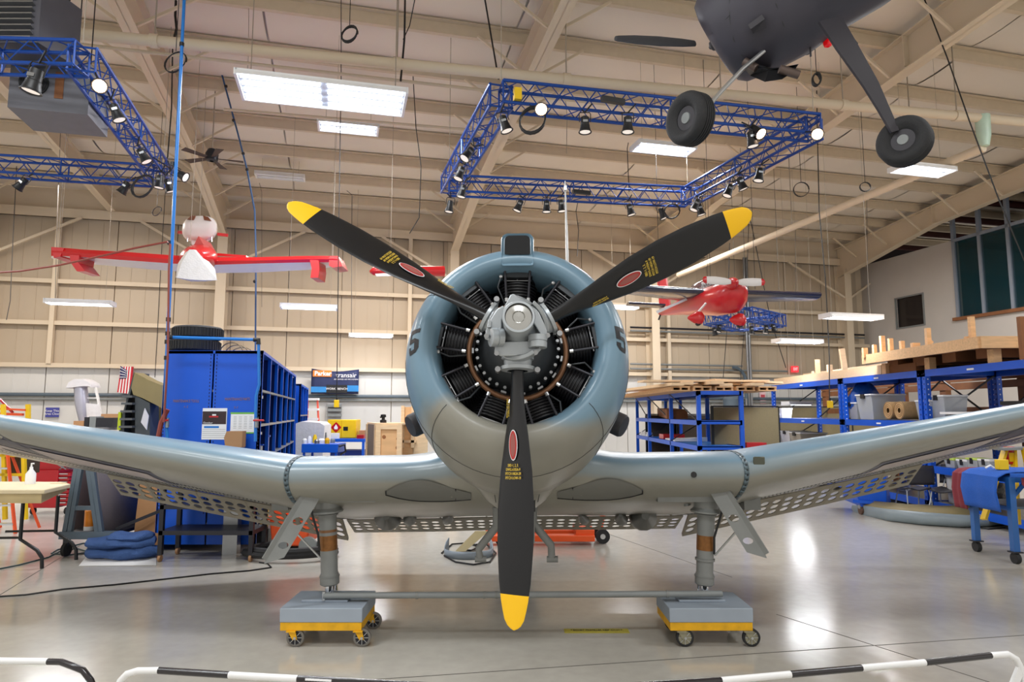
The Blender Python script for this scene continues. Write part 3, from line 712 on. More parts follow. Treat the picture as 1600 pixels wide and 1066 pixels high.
# landing gear ----------------------------------------------------------
for sg, xp, xb in ((-1, 511, 516), (1, 1104, 1100)):
    GY = 5.5
    pt = lambda px, py, y=GY: atY(px, py, y)
    def at(t): return pt(lerp(xp, xb, t), lerp(770, 935, t))
    m = MB(PLGEAR)
    m.tube([at(-.1)+EZ*.1, at(.0), at(.14), at(.165), at(.17), at(.185), at(.20), at(.5), at(.75), at(.78), at(.86), at(.87)], [.10, .10, .098, .115, .125, .125, .07, .068, .066, .075, .076, .066], 20)
    leg = part(m, 'gear_leg')
    zc = at(.9); zc.z = .304; part(MB(CHROME).cyl(at(.86), zc, .036, n=16), 'oleo_piston', leg)
    part(MB(CHROME).cyl(at(.86)+V3((sg*-.05, 0, 0)), at(.93)+V3((sg*-.05, 0, 0)), .012, n=10), 'torque_rod', leg)
    part(MB(mat('copper_label', (128, 84, 40), .4, metal=.4, var=.3, scale=30)).cyl(at(.40), at(.54), .0695, n=20, cap=False), 'copper_label', leg, label='worn copper-brown label band')
    part(MB(mat('copper_label2', (120, 80, 44), .4)).cyl(at(.345), at(.37), .0697, n=20, cap=False) if sg < 0 else MB(PLGEAR).cyl(at(.62), at(.64), .078, n=20), 'leg_band', leg)
    for tt_, rr2 in ((.2, .084), (.78, .08)): part(MB(PLGEAR).cyl(at(tt_), at(tt_+.012), rr2, n=20), 'leg_collar', leg)
    part(MB(CABLE).tube([pt(xp+sg*28, 764, 5.38), pt(xp+sg*24, 800, 5.38), pt(xp+sg*12, 840, 5.42), pt(xp+sg*12, 866, 5.44)] if sg > 0 else [pt(485, 765, 5.36), pt(488, 805, 5.36), pt(497, 835, 5.4), pt(499, 860, 5.42)], .009, 6), 'brake_hose', leg)
    # door strip with two oval holes
    if sg < 0: L = [(474, 764), (417, 866)]; Rr = [(487, 766), (431, 882)]; mid_l, mid_r = (488, 790), (463, 838)
    else: L = [(1139, 762), (1194, 858)]; Rr = [(1124, 766), (1180, 874)]
    w0, w1 = V3(pt(L[0][0], L[0][1], 5.3)), V3(pt(L[1][0], L[1][1], 5.15)); e0, e1 = V3(pt(Rr[0][0], Rr[0][1], 5.36)), V3(pt(Rr[1][0], Rr[1][1], 5.24))
    wd = V3((sg*-.115, .03, -.03))
    m = MB(PLGEAR); N = 12; K = 12
    def D(s_, t_): return (w0+wd*.25+(w1-w0-wd*.2)*t_)+ (wd*s_)
    cuts = [0, .1, .2, .3, .4, .54, .66, .78, .90, 1.0]
    for i in range(len(cuts)-1):
        ta, tb_ = cuts[i], cuts[i+1]
        if i in (4, 7):
            o_, in_ = [], []
            for k in range(K):
                a = 2*math.pi*(k+.5)/K; c, s_ = math.cos(a), math.sin(a); q_ = max(abs(c), abs(s_))
                o_.append(D(.5+.5*c/q_, lerp(ta, tb_, .5+.5*s_/q_))); in_.append(D(.55+.3*c, lerp(ta, tb_, .5+.42*s_)))
            m.add(o_+in_, [(k, (k+1) % K, K+(k+1) % K, K+k) for k in range(K)])
        else: m.add([D(0, ta), D(1, ta), D(1, tb_), D(0, tb_)], [(0, 1, 2, 3)])
    m.add([D(0, 1), D(1, 1), D(.75, 1.04), D(.12, 1.14)] , [(0, 1, 2, 3)])
    gd = part(m, 'gear_door', solid=.012, smooth=0)
    part(MB(PLGEAR).bar(D(0, 0), D(.03, 1.08), .02, .05), 'door_flange', gd)
    part(MB(ALU).cyl(pt(1117 if sg > 0 else 500, 868 if sg > 0 else 872, 5.42), pt(1152 if sg > 0 else 462, 829 if sg > 0 else 832, 5.3), .008, n=8), 'door_link', gd)
    part(MB(PLGEAR).box(*( [PC.x+sg*2.0-.07, PC.x+sg*2.0+.07, 5.75, 6.3, .93, 1.13])), 'actuator_box')
    part(MB(PLGEAR).tube([V3((PC.x+sg*2.02, 5.78, 1.05)), V3((PC.x+sg*1.7, 5.62, 1.1))], .045, 10), 'retract_strut')
    part(MB(GREYP).tube([pt(xp-sg*30, 790, 5.6), pt(xp-sg*34, 776, 5.6), pt(xp-sg*20, 770, 5.6)], .028, 8), 'well_hook')
# bent arms under the belly (crutch)
for L in (((776, 822), (748, 858), (750, 872), (742, 880)), ((833, 818), (861, 852), (862, 872), (868, 876))):
    pts = [atY(x, y, 5.55) for x, y in L]; m = MB(PLGEAR).tube([pts[0]+EZ*.15, pts[0], pts[1], pts[2]], [.035, .035, .032, .03], 12)
    ar = part(m, 'crutch_arm'); part(MB(PLGEAR).cyl(pts[2]-V3((.04, 0, .01)), pts[2]+V3((.05, 0, -.01)), .026, n=12), 'crutch_foot', ar)
part(MB(PLGEAR).bar(atY(831, 795, 5.5), atY(831, 848, 5.5), .045, .03), 'crutch_post')
# propeller ---------------------------------------------------------------
PA, PZ = fr(PR)
PX = V3((1, 0, 0)); PN = -PA
prop = part(MB(HUBM).lathe([(-.13, .05), (-.12, .13), (-.05, .155), (.05, .155), (.11, .13), (.13, .10)], PC, PN, 28, ref=PX), 'propeller', label='three-bladed black propeller with yellow tips and silver hub')
def chord(r):
    k = [(0.12, .085), (.3, .095), (.45, .145), (.6, .20), (.8, .25), (1.0, .265), (1.2, .248), (1.4, .205), (1.52, .165), (1.60, .12), (1.64, .07), (1.652, .01)]
    for i in range(len(k)-1):
        if r <= k[i+1][0]: f = max(0, (r-k[i][0])/(k[i+1][0]-k[i][0])); return lerp(k[i][1], k[i+1][1], f)
    return .01
def beta(r): return math.radians(66-38*min(1, r/1.6)**.85)
def thick(r): return max(.006, lerp(.092, .014, min(1, ((r-.12)/1.3)**.45 if r > .12 else 0))) if r < 1.6 else .008
def blade(theta, R_=1.65, lo=0.0):
    Rr_ = PX*math.cos(theta)+PZ*math.sin(theta); Tt = -PX*math.sin(theta)+PZ*math.cos(theta)
    rs = [.12, .2, .3, .38, .45, .52, .6, .7, .8, .9, 1.0, 1.1, 1.2, 1.3, 1.4, 1.47, 1.5, 1.55, 1.6, 1.63, 1.645, 1.652]
    n = 20; k = R_/1.652
    def F(r):
        b = beta(r); return Tt*math.cos(b)+PN*math.sin(b), (PN*math.cos(b)-Tt*math.sin(b))
    m = MB(PROPB)
    def ringr(r):
        e, nn = F(r); c = chord(r)/2; th = thick(r)/2; sh = max(0, min(1, (r-.3)/.3)); out = []
        for j in range(n):
            t = 2*math.pi*j/n; x = c*math.cos(t); y = th*math.sin(t)*(1 if math.sin(t) > 0 else lerp(1, .35, sh)); out.append(PC+Rr_*r*k+e*x+nn*y)
        return out
    R1 = [ringr(r) for r in rs if r <= 1.47]; R2 = [ringr(r) for r in rs if r >= 1.47]
    m.loft(R1, cap=False); m.use(PYEL).loft(R2, cap=True)
    bl = part(m, 'blade', prop, smooth=50)
    def surf(r, off=0):
        e, nn = F(r); return PC+Rr_*r*k+nn*(thick(r)/2*1.0+.004), e, nn
    # oval emblem
    r0 = .655+lo
    for (rx, ry, mm, g) in ((.088, .036, PAPER, .002), (.082, .031, LOGR, .004), (.066, .020, mat('decal_dark', (150, 84, 78), .6, var=0), .005)):
        c, e, nn = surf(r0); vs = [c+nn*g]+[surf(r0+rx*math.sin(t))[0]+surf(r0+rx*math.sin(t))[2]*g+e*(ry*math.cos(t)) for t in [2*math.pi*i/28 for i in range(28)]]
        MB(mm).add(vs, [(0, i+1, (i+1) % 28+1) for i in range(28)]).build('emblem', prop)
    for i, tx in enumerate(('SBD-1, 2, 3.', 'DWG-6103A-9', 'PITCH HIGH-39', 'PITCH LOW-19')):
        c, e, nn = surf(r0+.115+.0235*i); text(tx, .023, c+nn*.001, e, -Rr_, LETY, 'blade_lettering', prop, gap=.003, sx=.78)
    c, e, nn = surf(.44+lo)
    for dr, tx in ((.0, 'ADPG REG 9663N 8'), (.016, 'DESIGN NO 6 3DBTER')):
        text(tx, .014, c-e*(.035+dr), Rr_, e, LETY, 'blade_lettering', prop, gap=.004, sx=.8)
    # socket and clamp
    MB(HUBM).lathe([(.06, .095), (.15, .095), (.155, .082), (.19, .08), (.195, .10), (.215, .10), (.22, .06)], PC, Rr_, 24).build('blade_socket', prop)
    for s_ in (-1, 1):
        q = PC+Rr_*.195+Tt*s_*.115; MB(STEEL).cyl(q-PN*.02+Rr_*.02, q+PN*.04+Rr_*.02, .017, n=8).build('clamp_bolt', prop)
    # counterweight bracket: curved plate and weight
    b_ = Rr_*math.cos(.55)+Tt*math.sin(.55)
    m = MB(HUBM); ringp = []
    for i in range(7):
        t = lerp(-.5, .55, i/6); dd = Rr_*math.cos(t)+Tt*math.sin(t); cth = PC+dd*(.165+.0*i)+PN*(.03+.12*(i/6))
        wv = PN*.055; ringp.append([cth-wv-dd*.012, cth-wv+dd*.012, cth+wv+dd*.012, cth+wv-dd*.012])
    m.loft(ringp); m.build('weight_bracket', prop, bevel=.004)
    d2 = Rr_*math.cos(.95)+Tt*math.sin(.95); q = PC+d2*.135+PN*.17
    ax = (Tt*.3+Rr_*.45+PN*.2).normalized() if math.sin(theta) > 0 else PZ
    m = MB(HUBM).lathe([(-.035, .01), (-.035, .052), (-.004, .054), (-.002, .05), (.002, .05), (.004, .054), (.035, .054), (.038, .048), (.038, .01)], q, ax, 24); m.build('counterweight', prop)
for nm_, yy_, pg_ in (('hub_tab', 3.70, [(786, 482), (798, 460), (803, 459), (813, 466), (812, 472), (806, 480), (798, 492)]), ('hub_arm', 3.74, [(757, 530), (759, 517), (766, 499), (776, 484), (786, 477), (790, 484), (784, 500), (784, 514), (779, 522), (768, 533)]),
        ('hub_arm', 3.74, [(824, 480), (832, 477), (842, 488), (851, 507), (857, 524), (856, 530), (848, 530), (838, 512), (828, 496)]), ('hub_collar_plate', 3.76, [(781, 534), (832, 532), (843, 538), (846, 546), (838, 555), (782, 557), (772, 550), (774, 541)])):
    MB(HUBM).prism([atY(x, y, yy_) for x, y in pg_], (0, .05, .004)).build(nm_, prop, bevel=.006)
for x, y in ((776, 552), (837, 551), (760, 525), (826, 475), (856, 524)): MB(STEEL).cyl(atY(x, y, 3.72), atY(x, y, 3.80), .014, n=10).build('hub_bolt', prop)
TIPS = ((447, 315), (1178, 330), (803, 985))
for px, py in TIPS:
    d = ray(px, py); o_ = CAMP-PC; tt_ = -(o_.dot(PA))/d.dot(PA); q = CAMP+d*tt_-PC   # tip as seen on the disc plane
    blade(math.atan2(q.dot(PZ), q.dot(PX)), q.length*.99 if py < 900 else q.length, .10 if py < 900 else 0)
dm = PC+PN*.1+PZ*.025
m = MB(HUBM).lathe([(0, .12), (.03, .105), (.06, .086), (.20, .084), (.205, .09), (.225, .092), (.235, .088), (.235, .076)], dm, PN, 36); dome = m.build('pitch_dome', prop)
MB(mat('dome_face', (176, 176, 172), .22, metal=.85, var=.05)).lathe([(.222, .077), (.226, .05), (.23, .035), (.222, .03), (.224, .001)], dm, PN, 32).build('dome_face', prop)
MB(HUBM).lathe([(-.02, .01), (-.02, .13), (.0, .13), (.04, .12)], PC-PN*.09, PN, 30).build('hub_barrel', prop)
# tracks and spreader bar, dollies ------------------------------------------
def dolly(name, label, pfl, pfr, depth, side, wm, fork):
    Yf = 5.2; a = atY(pfl[0], pfl[1], Yf); b = atY(pfr[0], pfr[1], Yf); zt_ = .285
    x0, x1 = a.x, b.x
    t = T(name, label, 'dolly', ((x0+x1)/2, Yf+depth/2, 0))
    y0, y1 = Yf, Yf+depth; ZP = zt_-.105
    MB(mat('block_grey_blue', (150, 160, 172), .6, var=.05)).box(x0, x1, y0, y1, ZP, zt_).build('deck_block', t, bevel=.006)
    MB(mat('block_grey_blue', (150, 160, 172), .6)).box((x0+x1)/2-.2, (x0+x1)/2+.16, y0+.16, y1-.08, zt_, zt_+.018).build('deck_plate', t, bevel=.004)
    fr_ = MB(YELD); z0 = ZP-.06
    fr_.box(x0+.005, x1-.005, y0+.005, y0+.03, z0, ZP); fr_.box(x0+.005, x1-.005, y1-.03, y1-.005, z0, ZP); fr_.box(x0+.005, x0+.03, y0+.03, y1-.03, z0, ZP); fr_.box(x1-.03, x1-.005, y0+.03, y1-.03, z0, ZP)
    fr_.build('yellow_frame', t, bevel=.003)
    for cx in (x0+.09, x1-.03 if side < 0 else x1-.04):
        for cy in (y0+.03, y1-.06):
            c = MB(fork); r = .066; ox = .02
            c.box(cx-.035, cx+.035, cy-.04, cy+.04, z0-.008, z0); c.prism([(cx-.03, cy-.022, z0), (cx+.03, cy-.022, z0), (cx+.045, cy-.022, r-.012), (cx+.01, cy-.022, r-.012)], (0, .004, 0)); c.prism([(cx-.03, cy+.018, z0), (cx+.03, cy+.018, z0), (cx+.045, cy+.018, r-.012), (cx+.01, cy+.018, r-.012)], (0, .004, 0))
            co = c.build('caster_fork', t)
            cxx = cx+.028
            wv = MB(wm).lathe([(-.015, r-.008), (-.012, r), (.012, r), (.015, r-.008), (.015, r-.016), (-.015, r-.016), (-.015, r-.008)], (cxx, cy, r), (0, 1, 0), 28)
            wv.use(fork if wm is RUBBER else DARKST).lathe([(-.010, r-.016), (-.010, .012), (.010, .012), (.010, r-.016)], (cxx, cy, r), (0, 1, 0), 20)
            wv.use(ALU)
            for k in range(8):
                a_ = 2*math.pi*k/8; d_ = V3((math.cos(a_), 0, math.sin(a_))); wv.bar(V3((cxx, cy-.012, r))+d_*.01, V3((cxx, cy-.012, r))+d_*(r-.016), .004, .006, up=(0, 1, 0))
            wv.cyl((cxx, cy-.03, r), (cxx, cy+.03, r), .010, n=10)
            wv.build('caster_wheel', t)
    return t
dolly('wheeled_dolly', 'low yellow-framed dolly with a grey block and pale spoked casters, under the left gear leg', (437, 952), (566, 958), .50, -1, mat('caster_grey_rubber', (110, 106, 100), .6), YELD)
dolly('wheeled_dolly', 'low yellow-framed dolly with a grey block and black casters, under the right gear leg', (1046, 962), (1177, 962), .46, 1, RUBBER, mat('worn_fork', (150, 146, 124), .5, metal=.4, var=.2, scale=20))
t = T('spreader_bar', 'long grey tube bar lying across both dollies at the gear legs', 'bar', atY(810, 930, 5.38))
g0, g1 = atY(506, 931, 5.36), atY(1128, 928, 5.36)
MB(GREYP).cyl(g0, g1, .024, n=14).build('tube', t)
for k in (.40, .43, .23, .86): q = g0.lerp(g1, k); MB(PLGEAR).cyl(q, q+V3((.02, 0, 0)), .028, n=14).build('sleeve', t)
MB(ALU).cyl(g0+V3((.0, 0, -.035)), g0+V3((0, 0, .03)), .014, n=8).build('pin', t)
# ================================================================ THINGS HANGING FROM THE ROOF
def up_wire(t, p, r=.006, m=None, top=None):
    p = V3(p); q = V3((p.x, p.y, ceil_z(p.dot(EV))-.03 if top is None else top)); return MB(m or WIREL).cyl(p, q, r, n=5).build('hanger_wire', t)
# fluorescent fixtures: (left px, right px, y, length, label, lit)
def fixture(pl, pr, L, lab, lit=True, n=2, wid=.36, deep=False, facing=0.0, power=90, fill=True):
    a, b = ray(*pl), ray(*pr)
    # distance so that the fixture of length L spans the two pixels, parallel to the back wall
    k = L/abs((b/b.dot(EV)-a/a.dot(EV)).dot(EU)); c = ((a+b)/2); c = CAMP+c*(k/c.dot(EV))
    t = T('light_fixture', lab, 'light fixture', c, PSI)
    def bx(m, x0, x1, y0, y1, z0, z1): return m.box(x0, x1, y0, y1, z0, z1)
    h = L/2
    m = MB(WHITE); bx(m, -h, h, -wid/2, wid/2, .02, .06); m.hexa([(-h, -wid/2-.02, -.03), (h, -wid/2-.02, -.03), (h, -wid/2, .03), (-h, -wid/2, .03), (-h, -wid/2-.018, -.028), (h, -wid/2-.018, -.028), (h, -wid/2+.01, .05), (-h, -wid/2+.01, .05)])
    bx(m, -h, h, wid/2, wid/2+.02, -.03, .06)
    m.build('housing', t, world=False)
    for s_ in (-1, 1): bx(MB(WHITE), s_*h-.02, s_*h+.02, -wid/2, wid/2, -.04, .06).build('end_cap', t, world=False)
    if lit: bx(MB(REFL), -h+.03, h-.03, -wid/2+.01, wid/2-.01, .012, .02).build('reflector', t, world=False)
    segs = 2 if L > 2 else 1
    for i in range(n):
        y = -wid/2+wid*(i+.5)/n
        for s_ in range(segs):
            x0 = -h+.05+s_*L/segs; x1 = x0+L/segs-.1
            MB(TUBE if lit else WHITE).cyl((x0, y, -.012), (x1, y, -.012), .02, n=8).build('tube', t, world=False)
    cz_ = ceil_z(c.dot(EV))-c.z-.02
    for s_ in (-1, 1): MB(WIREL).cyl((s_*(h-.15), 0, .06), (s_*(h-.15), 0, cz_), .004 if L < 2 else .007, n=4).build('hanger_wire', t, world=False)
    if lit:
        for i in range(n):
            y = -wid/2+wid*(i+.5)/n; area('fixture_lamp', c-EZ*.036+EV*y, L*.94, .035, power/n, (.95, .97, 1))
    return t
fixture((378, 138), (636, 158), 2.44, 'largest and nearest bright ceiling fixture with two rows of tubes', n=4, wid=.85, power=260)
fixture((498, 198), (591, 201), 1.22, 'small lit ceiling fixture just below the largest one', wid=.5, power=90)
fixture((75, 474), (177, 474), 1.22, 'lit fixture hanging low on the left under the red aircraft wing', power=60)
fixture((168, 525), (238, 527), 1.22, 'lit fixture low at left, just beside the blue pipe', power=45)
fixture((440, 480), (527, 481), 1.22, 'lit fixture hanging right of the first steel column', power=60)
fixture((546, 524), (613, 526), 1.22, 'lit fixture low beside the left cheek of the cowling', power=45)
fixture((993, 230), (1080, 235), 1.22, 'lit ceiling fixture inside the right blue truss ring', wid=.45, power=90)
fixture((1290, 496), (1370, 496), 1.22, 'lit fixture in front of the office block wall', power=60)
fixture((1213, 533), (1279, 535), 1.22, 'lit fixture above the exit sign at right', power=45)
fixture((1402, 264), (1480, 268), 1.22, 'lit ceiling fixture behind the right suspended wheel', wid=.45, power=80)
fixture((-50, 510), (22, 511), 1.22, 'lit fixture cut by the left edge low in the picture', power=40)
fixture((-45, 166), (33, 170), 1.22, 'lit fixture under the grey heater at top left', wid=.5, power=60)
fixture((950, 480), (994, 482), 0.9, 'lit fixture just right of the cowling', power=40)
fixture((400, 275), (476, 277), 1.22, 'unlit pale ceiling fixture right of the ceiling fan', lit=False)
# theatre spotlights -------------------------------------------------------
SPOT = None
def make_spot(lit):
    t = T('spotlight', 'x', 'spotlight')
    MB(BLACK).lathe([(-.02, .01), (-.02, .06), (.0, .085), (.16, .09), (.17, .10), (.20, .10), (.30, .125), (.31, .14), (.325, .14), (.325, .125), (.30, .11)], (0, 0, .10), (0, 0, -1), 14).build('housing', t, world=False)
    (MB(LAMPON if lit else LENS)).lathe([(.312, .11), (.316, .001)], (0, 0, .10), (0, 0, -1), 14).build('lens', t, world=False)
    m = MB(BLACK); m.tube([(-.115, 0, .0), (-.12, 0, .17), (-.10, 0, .21), (.10, 0, .21), (.12, 0, .17), (.115, 0, .0)], .011, 5); m.build('yoke', t, world=False)
    MB(STEEL).frame((-.05, -.095, -.03), (.10, 0, 0), (0, .004, 0), (0, 0, .05)).build('rating_plate', t, world=False)
    return t
protos = {False: make_spot(False), True: make_spot(True)}; used = {False: False, True: False}
def spot(px, py, zt, lab, tilt=0, yaw=0, lit=False, size=1.0, hang=.0, y=None, rx=0):
    """px,py: centre of the lamp in the photograph; zt: height of the truss chord it hangs from"""
    p = atZ(px, py, zt-.24) if y is None else atY(px, py, y)
    if not used[lit]: o = protos[lit]; used[lit] = True; o.location = p; o['label'] = lab
    else: o = dup(protos[lit], p, label=lab)
    o['group'] = 'theatre spotlights on the blue trusses'
    o.rotation_euler = (math.radians(rx), math.radians(tilt), math.radians(yaw)); o.scale = (size*.64,)*3
    # clamp: small part in world space, added per lamp
    M = Matrix.Translation(p) @ o.rotation_euler.to_matrix().to_4x4() @ Matrix.Scale(size*.64, 4)
    top = M @ V3((0, 0, .21)); q = snap(V3((p.x, p.y, zt)))
    b = MB(BLACK).tube([M.inverted() @ top, M.inverted() @ q], .016, 6); bb = MB(BLACK); c = b.build('clamp', None); c.parent = o
    return o
# trusses --------------------------------------------------------------------
CHORDS = []
def snap(q):
    best = None
    for a, b in CHORDS:
        d = b-a; t = max(0, min(1, (q-a).dot(d)/d.dot(d))); p = a+d*t
        if best is None or (p-q).length < best[0]: best = ((p-q).length, p)
    return best[1]
def truss_side(t, a, b, w=.3, h=.3, inv=False, bay=.42, r=.024):
    a, b = V3(a), V3(b); d = (b-a).normalized(); n = d.cross(EZ).normalized(); L = (b-a).length
    top = (a+EZ*h/2, b+EZ*h/2); l1 = (a-EZ*h/2-n*w/2, b-EZ*h/2-n*w/2); l2 = (a-EZ*h/2+n*w/2, b-EZ*h/2+n*w/2)
    tops = [(a+EZ*h/2-n*w/2, b+EZ*h/2-n*w/2), (a+EZ*h/2+n*w/2, b+EZ*h/2+n*w/2)]
    ch = tops[:1]+[l1, l2]+tops[1:]
    CHORDS.extend([l1, l2])
    for c in ch: MB(TRUSSB).cyl(c[0], c[1], r, n=8).build('chord', t)
    m = MB(TRUSSB); k = max(2, int(L/bay)); thin = .0085
    def on(c, s_): return c[0].lerp(c[1], s_)
    for i in range(k):
        s0, s1, sm = i/k, (i+1)/k, (i+.5)/k
        for A_, B_ in ((ch[0], ch[1]), (ch[3], ch[2]), (ch[1], ch[2]), (ch[0], ch[3])):
            m.cyl(on(A_, s0), on(B_, sm), thin, n=4, cap=False); m.cyl(on(B_, sm), on(A_, s1), thin, n=4, cap=False)
    for s_ in (0, .5, 1):
        for A_, B_ in ((ch[0], ch[1]), (ch[3], ch[2]), (ch[1], ch[2]), (ch[0], ch[3])): m.cyl(on(A_, s_), on(B_, s_), thin*1.6, n=5)
    m.build('lacing', t, kind='stuff')
ZT = 6.0
t = T('lighting_truss', 'blue rectangular truss ring of spotlights hung right of centre', 'truss', atZ(980, 220, ZT))
cs_ = [atZ(783, 150, ZT), atZ(1272, 200, ZT), atZ(1075, 308, ZT), atZ(702, 290, ZT)]
ringt = cs_
for i in range(4): truss_side(t, cs_[i], cs_[(i+1) % 4])
for c in cs_: 
    for dx in (0,): up_wire(t, c+EZ*.2, .006)
t = T('lighting_truss', 'blue truss ring of spotlights at the far left, partly out of frame', 'truss', atZ(60, 180, ZT))
cl = [atZ(-150, 84, ZT), atZ(128, 92, ZT), atZ(254, 276, ZT), atZ(-60, 256, ZT)]
for i in (0, 1, 2): truss_side(t, cl[i], cl[i+1])
for c in cl: up_wire(t, c+EZ*.2, .006)
ZS = 5.0
t = T('lighting_truss', 'small distant blue truss ring behind the red stunt plane', 'truss', atZ(1160, 500, ZS))
c4 = [atY(1108, 498, 17.5), atY(1167, 503, 16.6), atY(1219, 497, 18.0), atY(1150, 490, 19)]
c4 = [V3((c.x, c.y, c4[0].z)) for c in c4]
for i in range(4): truss_side(t, c4[i], c4[(i+1) % 4], .3, .3, bay=.3, r=.022)
for c in c4: up_wire(t, c+EZ*.15, .005, CABLE)
zl = ZT-.15
S = [(787, 190, -18, 0, 'black spotlight just left of the cable coil on the right truss'), (914, 191, 0, 0, 'black spotlight hanging upright right of the cable coil'),
     (981, 191, 2, 0, 'black spotlight beside the hanging left tyre, upright'), (733, 238, 35, 30, 'tilted spotlight on the left side of the right truss, topmost'),
     (720, 268, 20, 20, 'tilted spotlight on the left side of the right truss, middle'), (723, 296, 12, 0, 'spotlight inside the near-left corner of the right truss'),
     (703, 320, -8, 180, 'dark spotlight hanging from the lower left corner of the right truss'), (812, 319, 22, 0, 'lit-faced spotlight above the left propeller blade root'),
     (854, 320, 0, 0, 'spotlight directly left of the antenna mast top'), (877, 319, -6, 0, 'spotlight touching the antenna mast'),
     (984, 325, -14, 0, 'black spotlight hanging midway along the far side of the right truss'), (1034, 331, 20, 180, 'turned-away spotlight beside the black cable hoop'),
     (1088, 318, 24, 0, 'spotlight at the far right corner of the right truss'), (1093, 325, -14, 0, 'lowest spotlight under the far right corner of the right truss'),
     (1140, 295, 22, 0, 'spotlight on the right side of the right truss, third from the corner'), (1157, 284, -20, 0, 'spotlight on the right side of the right truss, beside its twin'),
     (1187, 270, 12, 0, 'spotlight hanging high on the right side of the right truss'), (1174, 214, -8, 0, 'spotlight under the lit lamp right of the left tyre')]
for px, py, tl, yw, lb in S: spot(px, py, zl, lb, tl, yw)
spot(845, 168, zl+.1, 'lit spotlight glowing beside the black cable coil', 0, 0, True, rx=-55)
spot(1180, 203, zl+.1, 'lit spotlight glowing right of the left tyre', 0, 30, True, rx=-45)
spot(1277, 208, zl+.1, 'brightest lit spotlight at the right corner of the right truss', 0, -25, True, rx=-62)
S = [(55, 120, 12, 0, 'large black spotlight in front of the grey heater'), (180, 172, -24, 20, 'black spotlight on the sloping side of the left truss, upper'), (222, 240, -30, 20, 'black spotlight on the sloping side of the left truss, lower'),
     (36, 285, 40, 0, 'spotlight hanging from the far side of the left truss near the edge'), (197, 291, 34, 0, 'spotlight hanging left of the black cable hoop'),
     (250, 281, 5, 0, 'spotlight right of the cable hoop at the left truss corner'), (263, 287, -20, 40, 'spotlight tucked behind the blue pipe, low'), (279, 271, -60, 0, 'spotlight pointing sideways just right of the blue pipe')]
for px, py, tl, yw, lb in S: spot(px, py, zl, lb, tl, yw, size=1.3 if px == 55 else 1)
spot(156, 133, zl, 'lit spotlight glowing on the left truss beside the heater', 0, 32, True, rx=-62)
for i, (px, py) in enumerate(((1116, 515), (1124, 511), (1175, 513), (1197, 513), (1208, 509))): spot(px, py, 0, ['leftmost tiny spotlight under the distant blue truss', 'second tiny spotlight from the left under the distant blue truss', 'middle tiny spotlight under the distant blue truss', 'second tiny spotlight from the right under the distant blue truss', 'rightmost tiny spotlight under the distant blue truss'][i], (-10, 15, 0, 10, -15)[i], y=17.6) if False else None
for i, (px, py) in enumerate(((1116, 516), (1124, 511), (1174, 514), (1197, 513), (1208, 510))):
    p = atY(px, py, 17.6); spot(px, py, c4[0].z-.15, ['leftmost tiny spotlight under the distant blue truss', 'second tiny spotlight from the left under the distant blue truss', 'middle tiny spotlight under the distant blue truss', 'second tiny spotlight from the right under the distant blue truss', 'rightmost tiny spotlight under the distant blue truss'][i], (-10, 15, 0, 10, -15)[i], y=17.6)
# black power bars inside trusses
for a, b, lb in (((940, 154), (975, 160), 'black power strip lying in the near side of the right truss'), ((895, 299), (922, 302), 'black power strip lying in the far side of the right truss')):
    p, q = atZ(a[0], a[1], ZT-.1), atZ(b[0], b[1], ZT-.1); MB(BLACK).bar(p, q, .07, .07).build('power_strip', None, lb, 'power strip')
MB(YEL).bar(atZ(803, 148, ZT-.05), atZ(814, 149, ZT-.05), .12, .16).build('ballast_weight', None, 'yellow weight sitting in the upper left corner of the right truss', 'weight')
# cable coils
def coil(px, py, z, rad, lab, n=3, r=.012, sq=1.0, m=CABLE, y=None, hang=True):
    c = atZ(px, py, z) if y is None else atY(px, py, y); pts = []
    for i in range(n*18):
        a = 2*math.pi*i/18; rr_ = rad*(1+.07*math.sin(i*.7)); pts.append(c+V3((rr_*math.cos(a)*sq, .04*math.sin(i*.31), rr_*math.sin(a)*1.05)))
    t = T('cable_coil', lab, 'cable', c); MB(m).tube(pts, r, 6).build('coil', t)
    if not hang:
        q_ = snap(c+EZ*rad); MB(m).tube([c+EZ*rad, q_], .008, 4).build('tie', t)
    if hang: MB(m).tube([c+EZ*rad*1.05, V3((c.x, c.y, ceil_z(c.dot(EV))))] , .006, 4).build('hanger', t)
    return t
coil(832, 188, ZT-.45, .165, 'black cable coiled beside the glowing spotlight on the right truss', 5, hang=False)
coil(223, 291, ZT-.6, .18, 'black round hoop of cable hanging from the left truss', 2, .016, hang=False)
coil(1050, 330, ZT-.5, .14, 'black round hoop of cable under the far side of the right truss', 2, hang=False)
coil(546, 53, 7.3, .12, 'small dark cable coil hanging above the large bright fixture', 3)
coil(1276, 124, 6.4, .09, 'small cable coil hanging below the dark suspended fuselage', 3, sq=.5)
coil(1252, 296, 6.6, .16, 'thin cable loop left of the branch pipe at right', 2, .008)
coil(274, 97, 6.8, .16, 'thin cable loop hanging behind the blue pipe near the top', 2, .008)
coil(1352, 292, 6.4, .1, 'thin cable loop under the right roof rafter', 2, .008)
coil(245, 330, 6.0, .1, 'thin pale cable loop left of the blue pipe', 2, .008, m=CABLEG)
